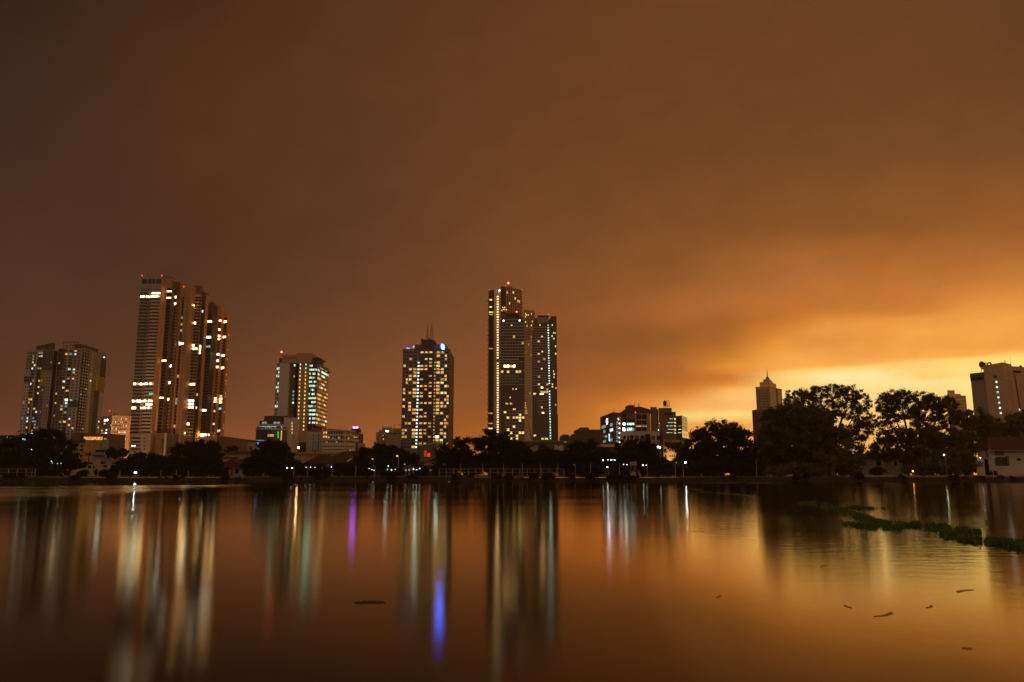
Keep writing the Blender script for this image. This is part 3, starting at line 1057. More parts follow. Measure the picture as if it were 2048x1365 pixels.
    xL = P(417, Y, 610)[0]
    xa = P(426.5, Y, 610)[0]
    Y1 = xa / K(435, 610)
    xb_ = P(444, Y1, 615)[0]
    Y2 = xb_ / K(448, 620)
    xc_ = P(456, Y2, 625)[0]
    Y3 = xc_ / K(462, 630)
    z1, z2, z3 = Zp(607, Y), Zp(611, Y1), Zp(624, Y2)
    b.prism('front_slab', W_DGREY, [(xL, Y), (xa, Y), (xa, Y1), (xL, Y1)], GZ, z1)
    b.prism('mid_wall', W_ORANGE, [(xL + 2, Y1 + .02), (xb_, Y1 + .02), (xb_, Y2), (xL + 2, Y2)], GZ, z2)
    b.prism('rear_wall', W_ORANGE, [(xL + 2, Y2 + .02), (xc_, Y2 + .02), (xc_, Y3), (xL + 2, Y3)], GZ, z3)
    b.prism('roof_step', W_DBROWN, [(xL + 1, Y + 2), (xa - 2, Y + 2), (xa - 2, Y1 - 2), (xL + 1, Y1 - 2)], z1, z1 + 2.2)
    f = Face((xL, Y), (xa, Y))
    sd = Face((xa, Y), (xa, Y1))
    b.fbox('dark_flank', sd, 0, sd.L, GZ + 28, z1 - 1, 0, .25, W_DBROWN)
    zb = Zp(876, Y)
    nf = int((Zp(622, Y) - zb) / fl)
    litp = {int((Zp(p, Y) - zb) / fl): m for p, m in ((644, WARM3), (673, COOL3), (691, CYAN), (823, WARM3))}
    for i in range(nf):
        z = zb + i * fl
        for k, (a, c) in enumerate(((.06, .45), (.55, .92))):
            m = litp.get(i) or SHADE
            b.win(f, a * f.L, c * f.L, z + .3, z + 2.3, m)
        b.rep('balcony', f, .03 * f.L, .97 * f.L, z - .5, z + .4, W_DGREY, 0, 1.2)
    f2 = Face((xa, Y1), (xb_, Y1))
    f3 = Face((xb_, Y2), (xc_, Y2))
    lit2 = {int((Zp(p, Y2) - zb) / fl): m for p, m in ((642, WARM3), (665, WARM3), (676, WARM3), (679, WARM3), (710, WARM3), (712, COOL3), (722, COOL3), (724, COOL3), (734, WARM3), (800, WARM3), (802, WARM3), (824, WARM2), (849, COOL2))}
    for i in range(nf):
        z = zb + i * fl
        m = lit2.get(i)
        b.win(f2, .55 * f2.L, .97 * f2.L, z + .2, z + 2.3, m or SHADE)
        b.win(f3, .2 * f3.L, .8 * f3.L, z + .2, z + 2.3, (m if rnd.random() < .6 else lit_pick([(.1, COOL2), (.08, WARM2), (.03, CYAN)])) or SHADE)
        b.rep('balcony', f2, .52 * f2.L, f2.L + .6, z - .5, z + .45, W_TAN, -.6, 1.2)
        b.rep('balcony', f3, .55 * f3.L, f3.L + .5, z - .5, z + .45, W_BROWN, -.5, 1.2)
    s3 = Face((xc_, Y2), (xc_, Y3))
    for i in range(nf - 1):
        z = zb + i * fl
        if rnd.random() < .3:
            b.win(s3, .6 * s3.L, .72 * s3.L, z + .8, z + 2.0, WARM2)
    b.finish()

    # ---------------- podium
    Y = 694.0
    b = Bld('parking_podium', 'stepped concrete parking podium under the three tall towers', 'podium', (*P(340, Y), GZ), None)
    q0, q1 = P(255, Y, 900), P(300, Y, 900)
    zp = Zp(868, Y)
    b.prism('car_park', W_GREY, [q0, q1, (q1[0], 760), (q0[0], 760)], GZ, zp)
    f = Face(q0, q1)
    for i, py in enumerate((875, 882.5, 890, 897)):
        b.pwin(f, 262, py, 281, py + 3.2, SHADE, 'parking_opening')
        b.pwin(f, 287, py, 290, py + 3.2, SHADE, 'parking_opening')
    b.pwin(f, 263, 891.3, 271, 893.2, COOL3, 'parking_light')
    r0, r1 = P(300.2, Y + 3, 900), P(333, Y + 3, 900)
    b.prism('car_park', W_BROWN, [r0, r1, (r1[0], 770), (r0[0], 770)], GZ, Zp(866, Y))
    f = Face(r0, r1)
    b.fbox('light_pier', f, 0, f.L * .06, GZ, Zp(860, Y), 0, .6, W_PEACH)
    b.fbox('light_pier', f, f.L * .85, f.L * .95, GZ, Zp(866, Y), 0, .8, W_LIGHT)
    for py in (879, 884, 890, 895.5, 901.5):
        b.pwin(f, 323, py, 331.5, py + 3.4, SHADE, 'parking_opening')
        b.pwin(f, 301.5, py, 304.5, py + 2.5, SHADE, 'parking_opening')
    b.fbox('louvre', f, f.L * .14, f.L * .30, GZ, Zp(874, Y), 0, .2, W_DBROWN)
    r0, r1 = P(333.2, 735, 900), P(345, 735, 900)
    b.prism('stair_block', W_LIGHT, [r0, r1, (r1[0], 790), (r0[0], 790)], GZ, Zp(866, 735))
    f = Face(r0, r1)
    for py in (874, 880.5, 886.5):
        b.pwin(f, 340, py, 344, py + 2.6, SHADE, 'parking_opening')
    r0, r1 = P(345.2, 742, 900), P(380, 742, 900)
    b.prism('car_park', W_TAN, [r0, r1, (r1[0], 830), (r0[0], 830)], GZ, Zp(868.5, 742))
    f = Face(r0, r1)
    b.fbox('louvre', f, f.L * .38, f.L * .52, GZ, Zp(871, 742), 0, .3, W_ORANGE)
    b.fbox('louvre', f, f.L * .03, f.L * .36, Zp(893, 742), Zp(872, 742), 0, .2, W_BROWN)
    r0, r1 = P(380.2, 744, 900), P(430, 744, 900)
    b.prism('car_park', W_BEIGE, [r0, r1, (r1[0], 840), (r0[0], 840)], GZ, Zp(872.5, 744))
    f = Face(r0, r1)
    for k in range(14):
        a = f.L * (.06 + .065 * k)
        b.rep('screen_fin', f, a, a + .5, GZ, Zp(874, 744), W_TAN if k % 3 else W_BROWN, 0, .35)
    for px, w in ((402, 5), (409, 4), (416.5, 1.6)):
        b.pwin(f, px, 868.2, px + w, 872, LAMPO if w > 4.5 else WARM3, 'terrace_light')
    b.fbox('terrace_canopy', f, f.L * .40, f.L * .86, Zp(868, 744), Zp(867.2, 744), -6, .6, W_LIGHT)
    r0, r1 = P(430.2, 748, 900), P(446, 748, 900)
    b.prism('stair_block', W_BROWN, [r0, r1, (r1[0], 840), (r0[0], 840)], GZ, Zp(873, 748))
    f = Face(r0, r1)
    for py in (882, 889.5):
        b.pwin(f, 431.5, py, 437, py + 2.5, SHADE, 'parking_opening')
    b.finish()


tall_towers()


# ================================================== generic block used for the plainer buildings
def grid_windows(b, f, px0, px1, py0, py1, nx, ny, wf=.6, hf=.5, lit=(), dark=None, d1=.07, name='window'):
    u0, u1 = f.u(px0, py0), f.u(px1, py0)
    Ym = f.Y((u0 + u1) / 2)
    z1, z0 = Zp(py0, Ym), Zp(py1, Ym)
    du, dz = (u1 - u0) / nx, (z1 - z0) / ny
    for j in range(ny):
        for i in range(nx):
            m = lit_pick(lit) or dark
            b.rep(name, f, u0 + du * (i + .5 - wf / 2), u0 + du * (i + .5 + wf / 2), z0 + dz * (j + .5 - hf / 2), z0 + dz * (j + .5 + hf / 2),
                  m or GLASS, -.12, d1, 0 if m in (None, GLASS, GLASS2, SHADE) else 1)


# orange-lit office block beside the tall towers
def peach_block():
    Y = 655.0
    b = Bld('office_block', 'peach office block glowing orange under street light, squeezed between two tall clusters', 'office block', (*P(232, Y), GZ))
    a = P(197, Y + 16, 895)
    c = P(219, Y, 895)
    d = P(257.5, Y + 10, 895)
    back = P(215, Y + 50, 895)
    z1 = Zp(831, Y)
    b.prism('wall', W_PEACH, [a, c, d, back], GZ, z1)
    f1, f2 = Face(a, c), Face(c, d)
    b.fbox('grey_end_wall', f1, .02, f1.L - .05, GZ, z1 - .3, 0, .12, W_GREY)
    grid_windows(b, f1, 200, 217, 838, 878, 4, 6, .7, .5, [(.25, COOL2), (.1, WARM2), (.05, COOL3)], d1=.2)
    grid_windows(b, f2, 222, 255, 835, 895, 12, 9, .55, .42, [(.12, WARM2), (.10, COOL2), (.08, WARM1)], SHADE)
    b.fbox('cornice', f2, -.3, f2.L + .3, Zp(838.5, Y), Zp(837, Y), 0, .9, W_PEACH)
    b.fbox('cornice', f2, -.3, f2.L + .3, Zp(832.5, Y), Zp(831.2, Y), 0, 1.1, W_PEACH)
    x0, x1 = P(201, Y, 828)[0], P(204, Y, 828)[0]
    b.part('stair_tower', MB().box(x0, x1, Y + 16, Y + 24, z1, Zp(822.5, Y)), W_PEACH)
    x0, x1 = P(229, Y, 828)[0], P(239, Y, 828)[0]
    b.part('plant_room', MB().box(x0, x1, Y + 12, Y + 20, z1, Zp(823.5, Y)), W_PEACH)
    x0, x1 = P(205, Y, 828)[0], P(228, Y, 828)[0]
    b.part('roof_shed', MB().box(x0, x1, Y + 14, Y + 26, z1, Zp(828, Y)), W_DBROWN)
    b.beacon(219, 822, Y + 14, .5, RED_DIM)
    b.finish()


peach_block()


# ================================================== mid-left tower with glass corner, annexes
def slab_tower():
    Y = 650.0
    b = Bld('office_tower', 'pale slab office tower with a hung glass corner bay lit green and orange', 'office tower', (*P(600, Y), GZ))
    X = lambda px, py=800: P(px, Y, py)[0]
    # x positions measured at row 750
    xs_ = {k: X(v, 750) for k, v in dict(a=551.6, b=559, c=578, d=590.5, e=592.5, f=600, g=618, h=634.5).items()}
    zt = Zp(726, Y)
    Yr = xs_['h'] / K(656, 780)
    zbay = Zp(852, Y)
    b.prism('left_wing', W_LIGHT, [(xs_['a'], Y), (xs_['c'], Y), (xs_['c'], Y + 22), (xs_['a'], Y + 22)], GZ, zt)
    b.prism('recess_wall', W_BROWN, [(xs_['c'], Y + 3), (xs_['d'], Y + 3), (xs_['d'], Y + 22), (xs_['c'], Y + 22)], GZ, zt)
    b.prism('service_core', W_TAN, [(xs_['d'] + .1, Y + .5), (xs_['g'], Y + .5), (xs_['g'], Yr - 2), (xs_['d'] + .1, Yr - 2)], GZ, zt)
    b.prism('glass_bay', W_DBROWN, [(xs_['g'] + .05, Y + .2), (xs_['h'], Y + .2), (xs_['h'], Yr), (xs_['g'] + .05, Yr)], zbay, zt)
    b.prism('undercroft', W_RED, [(xs_['g'] + .05, Y + 3), (xs_['h'] - 3, Y + 3), (xs_['h'] - 3, Yr - 4), (xs_['g'] + .05, Yr - 4)], GZ, zbay)
    fa = Face((xs_['a'], Y), (xs_['c'], Y))
    fl = 3.08
    zb = Zp(862, Y)
    nf = int((zt - zb) / fl)
    for i in range(nf):
        z = zb + i * fl
        for u in (.6, 1.9):
            b.win(fa, u, u + .85, z + .5, z + 2.4, lit_pick([(.22, GREENW), (.12, COOL1), (.05, WARM2)]))
    fr = Face((xs_['c'], Y + 3), (xs_['d'], Y + 3))
    for i in range(nf):
        z = zb + i * fl
        b.win(fr, fr.L * .55, fr.L * .8, z + .6, z + 2.2, lit_pick([(.35, COOL1), (.15, COOL2)]))
    b.fbox('black_slot', Face((xs_['d'] + .1, Y + .5), (xs_['g'], Y + .5)), .05, (xs_['f'] - xs_['d']) * .62, GZ, zt - 1, 0, .1, SHADE)
    fc = Face((xs_['f'], Y + .5), (xs_['g'], Y + .5))
    nl = 18
    for i in range(nl):
        py = 729.5 + i * (860 - 729.5) / (nl - 1)
        for px in (601.0, 612.0):
            pxx = px - (py - 729.5) * .038
            m = (COOL3 if i < 2 else WARM3) if rnd.random() < .85 else WARM2
            b.pwin(fc, pxx - .95, py - 1.7, pxx + .95, py + 1.5, AMBER2 if (m == WARM2) else (YELL if i >= 2 else COOL2), d1=.3)
    # glass bay: front and flank bands
    fb = Face((xs_['g'] + .05, Y + .2), (xs_['h'], Y + .2))
    fs = Face((xs_['h'], Y + .2), (xs_['h'], Yr))
    nb = 15
    z0, z1 = zbay + .4, Zp(729, Y)
    dz = (z1 - z0) / nb
    for i in range(nb):
        z = z0 + i * dz
        for k in range(5):
            m = lit_pick([(.42, GREENW), (.22, COOL2), (.08, COOL1)])
            b.win(fb, fb.L * (.03 + .19 * k), fb.L * (.20 + .19 * k), z + dz * .42, z + dz * .88, m or GLASS2)
        for k in range(6):
            warm = lit_pick([(.20, WARM2), (.18, WARM1), (.06, COOL2)] if i < 12 else [(.5, GREENW), (.2, COOL2)])
            b.win(fs, fs.L * (.03 + .16 * k), fs.L * (.185 + .16 * k), z + dz * .42, z + dz * .90, warm or GLASS2)
        b.rep('spandrel', fs, .05, fs.L - .05, z - dz * .08, z + dz * .36, W_ORANGE, 0, .10)
    # the orange glow reflected on the flank is painted into its spandrels
    b.fbox('bay_cap', fs, -.4, fs.L + 2.5, Zp(733, Y), Zp(731, Y), -1, 1.2, W_GREY)
    b.fbox('roof_lattice', fs, .3, fs.L, Zp(730.5, Y), Zp(727, Y), -.6, .1, STEEL)
    # crown
    b.part('crown', MB().box(X(561), X(590), Y - .4, Y + 20, zt, Zp(710, Y)).box(X(590.02), X(620), Y - .8, Y + 24, zt, Zp(706.5, Y)), W_TAN)
    b.part('crown_band', MB().box(X(566), X(590), Y - .7, Y - .42, Zp(717, Y), Zp(715.5, Y)), W_RED)
    b.part('corner_house', MB().box(X(554.5), X(560.8), Y + .1, Y + 12, zt, Zp(717, Y)), W_DBROWN)
    b.part('roof_pavilion', MB().box(X(621.5), X(632.5), Y + 3, Y + 20, zt, Zp(716, Y)), W_DBROWN)
    b.part('pavilion_roof', MB().box(X(620.5), X(634), Y + 1.5, Y + 26, Zp(716, Y), Zp(714.8, Y)), W_DBROWN)
    b.part('mast', MB().tube((*P(563, Y, 705), zt), (*P(563, Y, 705), Zp(705, Y)), .15), STEEL)
    b.beacon(563, 704.5, Y, .7, RED)
    b.finish()

    # --- round glass building
    Y = 560.0
    b = Bld('round_office', 'low office building with a curved dark glass front and two set-back lit floors', 'office building', (*P(540, Y), GZ))
    def arc(pxa, pxb, Yf, bul, n=9):
        xa, xb2 = P(pxa, Yf, 880)[0], P(pxb, Yf, 880)[0]
        return [(xa + (xb2 - xa) * k / (n - 1), Yf + bul * (1 - sin(pi * (.12 + .76 * k / (n - 1))))) for k in range(n)]
    tiers = [(506.5, 568, 858.5, 945, 8), (513.5, 564, 847.5, 858.5, 6), (514, 563, 841, 847.5, 6), (524, 560, 831, 841, 4)]
    bodies = [GLASS2, W_LIGHT, W_DBROWN, W_DBROWN]
    for k, (pa, pb, pt, pbm, bul) in enumerate(tiers):
        Yf = Y + (0 if k == 0 else 4)
        pts = arc(pa, pb, Yf, bul)
        z0 = GZ if k == 0 else Zp(pbm, Y)
        b.prism(('glass_drum', 'set_back_floor', 'set_back_floor', 'plant_room')[k], bodies[k], pts + [(pts[-1][0], Yf + 30), (pts[0][0], Yf + 30)], z0, Zp(pt, Y) - .02)
        for i in range(len(pts) - 1):
            f = Face(pts[i], pts[i + 1])
            if k == 0:
                for j in range(5):
                    z = GZ + 4 + j * 6.2
                    b.win(f, .15, f.L * .5 - .1, z, z + 5.4, lit_pick([(.0, COOL1)]) or GLASS2)
                    b.win(f, f.L * .5 + .1, f.L - .15, z, z + 5.4, GLASS2)
                b.fbox('parapet', f, -.1, f.L + .1, Zp(859.5, Y), Zp(857.6, Y), -.2, .8, W_LIGHT)
            elif k == 1:
                b.win(f, .2, f.L - .2, Zp(856.5, Y), Zp(852.3, Y), COOL2 if rnd.random() < .85 else GLASS2)
                b.fbox('parapet', f, -.1, f.L + .1, Zp(851, Y), Zp(848, Y), -.2, .5, W_LIGHT)
            elif k == 2:
                b.win(f, .2, f.L - .2, Zp(847, Y), Zp(843, Y), COOL1 if i in (1, 2, 5, 6) else GLASS2)
    f = Face(P(507, Y, 880), P(568, Y, 880))
    for k in range(6):
        px = 556.5 + rnd.uniform(-1, 1)
        b.pwin(f, px - .7, 864 + k * 2.2, px + .7, 865.3 + k * 2.2, TEAL, 'led_string', .9)
    for px, w in ((513, 4), (519, 3), (524, 5), (531, 5)):
        b.pwin(f, px, 880.5, px + w, 882.5, COOL1, d1=.9)
    b.pwin(f, 536, 869, 548, 874, WARM1, d1=.9)
    b.pwin(f, 562.2, 862, 563.6, 884, AMBER2, 'corner_light', .9)
    b.finish()

    # --- pale windowless annex between them
    Y = 575.0
    b = Bld('annex_block', 'pale windowless annex wall between the curved glass office and the slab tower', 'annex', (*P(580, Y), GZ))
    a, c, d = P(566, Y - 8, 880), P(583, Y - 8, 880), P(596, Y + 14, 880)
    z1 = Zp(834.5, Y - 8)
    b.prism('wall', W_LIGHT, [a, c, d, P(580, Y + 30, 880)], GZ, z1)
    f = Face(c, d)
    for py in (845, 851, 857, 864):
        b.pwin(f, 583.6, py, 585, py + 4, AMBER2)
    b.fbox('parapet', Face(a, c), -.2, Face(a, c).L, z1 - .2, z1 + .9, -1, .3, W_BROWN)
    b.finish()

    # --- small white house with blue sign, at the tree edge
    Y = 450.0
    b = Bld('shop_house', 'small pale two-storey house with a glowing blue sign, beside the dark round tree', 'house', (*P(506, Y), GZ))
    a, c = P(495, Y, 895), P(525, Y, 895)
    b.part('wall', MB().prism([a, P(508, Y, 895), (P(508, Y, 895)[0], Y + 14), (a[0], Y + 14)], GZ, [Zp(882, Y), Zp(885, Y), Zp(885, Y), Zp(882, Y)])
           .prism([(P(508.1, Y, 895)[0], Y + 1), (c[0], Y + 1), (c[0], Y + 14), (P(508.1, Y, 895)[0], Y + 14)], GZ, Zp(887, Y)), W_WEATHER)
    f = Face(a, c)
    b.pwin(f, 499, 894.5, 503, 900, SHADE)
    b.fbox('roof', f, -.4, f.L * .47, Zp(882.2, Y), Zp(881, Y), -14, .6, W_DBROWN)
    b.pwin(f, 514.5, 885.5, 520.5, 892, glow('sign_blue', (.12, .4, 1.0), 1.2, .5), 'shop_sign', .5)
    b.pwin(f, 522.5, 886.5, 526.5, 890, COOL1, 'window', .3)
    b.finish()

    # --- grey building with slit windows
    Y = 600.0
    b = Bld('slit_window_block', 'plain light grey block with two columns of dark slit windows', 'office block', (*P(630, Y), GZ))
    a, c, d = P(594, Y + 6, 890), P(613, Y, 890), P(645, Y, 890)
    b.prism('lower_wall', W_BEIGE, [a, c, (c[0], Y + 40), (a[0], Y + 40)], GZ, Zp(867, Y))
    b.prism('wall', W_LIGHT, [(c[0] + .05, Y), d, (d[0], Y + 40), (c[0] + .05, Y + 40)], GZ, Zp(864, Y))
    f = Face((c[0] + .05, Y), d)
    for px in (626.5, 637.5):
        for k in range(5):
            py = 869 + k * 7.2
            b.pwin(f, px - k * .3 - .7, py, px - k * .3 + .8, py + 4.6, SHADE)
    b.fbox('lower_shade', Face(a, c), 2, Face(a, c).L - .3, GZ, Zp(885, Y), 0, .15, W_DBROWN)
    b.part('roof_rail', MB().box(c[0], d[0], Y + .3, Y + .5, Zp(864, Y), Zp(862.6, Y)), STEEL)
    b.finish()

    # --- open framed car park with purple sign
    Y = 585.0
    b = Bld('frame_building', 'half-open white framed building with dark floors and a small purple-lit tower', 'building', (*P(680, Y), GZ))
    a, c = P(645, Y, 880), P(691, Y, 880)
    Yr = c[0] / K(718.5, 880)
    Yr = min(Yr, Y + 70)
    d = P(717, Y + 22, 880)
    b.prism('core', W_DBROWN, [(a[0], Y + 2), (c[0], Y + 2), (d[0] - 1, d[1] + 2), (d[0] - 2, d[1] + 30), (a[0], Y + 40)], GZ, Zp(862, Y))
    f1, f2 = Face(a, c), Face(c, d)
    floors = [(862.3, 859.8), (872, 868.5), (881.5, 878), (892, 885.5), (899, 894.2), (905, 901.2)]
    for p0, p1 in floors:
        for f in (f1, f2):
            b.fbox('floor_band', f, 0, f.L, Zp(p0, Y), Zp(p1, Y), -2.2, .25, W_LIGHT)
    for f, n in ((f1, 9), (f2, 6)):
        for k in range(n + 1):
            u = f.L * k / n
            b.rep('column', f, u - .25, u + .25, GZ, Zp(862, Y), W_LIGHT, -.9, .18)
    for k in range(2):
        for j in range(2):
            b.pwin(f1, 646.5 + k * 4.5, 863.6 + j * 8.5, 649.3 + k * 4.5, 867.5 + j * 8.5, AMBER2)
    for px, py in ((656, 874), (664, 874.5), (676, 874.5), (672, 883.5), (652, 884)):
        b.pwin(f1, px, py, px + 3, py + 3, WARM1)
    for px, py, m in ((696, 876, WARM2), (700, 867, WARM1), (708, 874, WARM2), (712, 874, YELL), (714, 881, WARM2), (699, 899.5, GREENW), (704, 899.5, WARM1), (709, 900, COOL1)):
        b.pwin(f2, px, py, px + 1.8, py + 1.8, m)
    b.part('roof_slab', MB().prism([(a[0], Y), P(665, Y, 860), P(684, Y + 8, 860), (P(684, Y + 30, 860)), (a[0], Y + 30)], Zp(859.5, Y), Zp(858.3, Y)), W_BROWN)
    x0, x1 = P(693.5, Y, 860)[0], P(709, Y, 860)[0]
    b.part('sign_tower', MB().box(x0, x1, Y + 16, Y + 26, Zp(862, Y), Zp(856, Y)).box(x0 + 1, x1 - .6, Y + 17, Y + 25, Zp(856, Y), Zp(853.4, Y)), W_DBROWN)
    # short purple lettering, too small to read: a row of glowing letter strokes
    fS = Face((x0 + 1.2, Y + 16.9), (x1 - .8, Y + 16.9))
    mb = MB()
    u = .1
    hgts = [1, .7, 1, .7, .7, 1, .7, .9]
    for k, hh in enumerate(hgts):
        w = fS.L / len(hgts)
        bb, tt = fS.corners(u, u + w * .78, Zp(854.2, Y), Zp(854.2, Y) + 1.25 * hh, .05, .3)
        mb.hexa(bb, tt)
        u += w
    b.part('sign_lettering', mb, PURPLE)
    b.finish()
    Y = 575
    b = Bld('small_block', 'narrow brown block just past the open framed building', 'building', (*P(717, Y), GZ))
    a, c = P(711, Y, 892), P(724.5, Y, 892)
    b.prism('wall', W_BROWN, [a, P(717, Y, 892), (P(717, Y, 892)[0], Y + 12), (a[0], Y + 12)], GZ, Zp(886.5, Y))
    b.prism('wall', W_TAN, [(P(717.1, Y, 892)[0], Y - 1), (c[0], Y - 1), (c[0], Y + 12), (P(717.1, Y, 892)[0], Y + 12)], GZ, Zp(887, Y))
    b.finish()


slab_tower()


# ================================================== hazy far towers left of the spire tower
def far_cluster():
    Y = 1500.0
    b = Bld('apartment_block', 'faint grey stepped apartment block in the haze, beside the twin-masted tower', 'apartment block', (*P(775, Y), GZ))
    steps = [(747.5, 753, 883.5), (752, 759, 864.5), (758, 763.5, 860), (763.4, 781.5, 855.5)]
    for k, (p0, p1, pt) in enumerate(steps):
        a, c = P(p0, Y + 2 * k, 880), P(p1, Y + 2 * k, 880)
        b.prism('wing', W_FAR, [a, c, (c[0], Y + 60), (a[0], Y + 60)], GZ, Zp(pt, Y))
    f = Face(P(763.4, Y + 5.9, 880), P(781.5, Y + 5.9, 880))
    grid_windows(b, f, 765, 780, 858, 892, 6, 12, .5, .45, [(.05, WARM1)], SHADE, .2)
    f0 = Face(P(752, Y + 1.9, 880), P(759, Y + 1.9, 880))
    grid_windows(b, f0, 753, 758.5, 867, 892, 3, 9, .5, .45, [(.05, WARM1)], SHADE, .2)
    for px, py, w, m in ((771.3, 861, 2, COOL3), (774.5, 861.2, 2.5, COOL3), (766, 877, 2.2, WARM2), (765.5, 870, 1.5, WARM1)):
        b.pwin(f, px, py, px + w, py + 3, m, d1=.4)
    a = P(763.4, Y, 855)
    b.part('roof_frame', MB().box(a[0], P(781.5, Y)[0], Y + 4, Y + 4.8, Zp(855.3, Y) + 1, Zp(854.6, Y) + 1.2).box(a[0], a[0] + .8, Y + 4, Y + 5, Zp(855.5, Y) - .1, Zp(855.3, Y) + 1), W_FAR)
    b.finish()
    b = Bld('apartment_block', 'faint flat-topped apartment block half hidden by the twin-masted tower', 'apartment block', (*P(795, Y - 60), GZ))
    a, c = P(787, Y - 60, 880), P(812, Y - 60, 880)
    b.prism('wall', W_FAR, [a, c, (c[0], Y), (a[0], Y)], GZ, Zp(857, Y - 60))
    f = Face(a, c)
    grid_windows(b, f, 788, 806, 860, 875, 6, 6, .5, .4, (), SHADE, .2)
    b.part('roof_frame', MB().box(a[0], c[0], Y - 59, Y - 58, Zp(854, Y), Zp(853.3, Y)).box(a[0], a[0] + 1, Y - 59, Y - 58, Zp(857, Y - 60), Zp(854, Y)), W_FAR)
    b.finish()
    Y = 980.0
    b = Bld('apartment_block', 'dim brown block with rooftop shrubs in front of the hazy far blocks', 'apartment block', (*P(785, Y), GZ))
    a, c = P(767.5, Y, 885), P(806, Y, 885)
    z = Zp(869, Y)
    mid = P(775, Y, 885)
    b.prism('wall', W_FAR, [a, mid, (mid[0], Y + 30), (a[0], Y + 30)], GZ, Zp(875, Y))
    b.prism('wall', W_FAR, [(mid[0] + .05, Y - 1), (c[0], Y - 1), (c[0], Y + 30), (mid[0] + .05, Y + 30)], GZ, z)
    mb = MB()
    for k in range(9):
        px = 770 + k * 3.6 + rnd.uniform(-1, 1)
        q = P(px, Y + 4, 870)
        mb.ball((*q, Zp(874.5 if px < 775.5 else 868.5, Y)), rnd.uniform(1.0, 2.2))
    b.part('rooftop_shrubs', mb, mat('dark_leaves_shrub', (0.03, 0.035, 0.012), .9, .4, .6, .1))
    b.finish()


far_cluster()


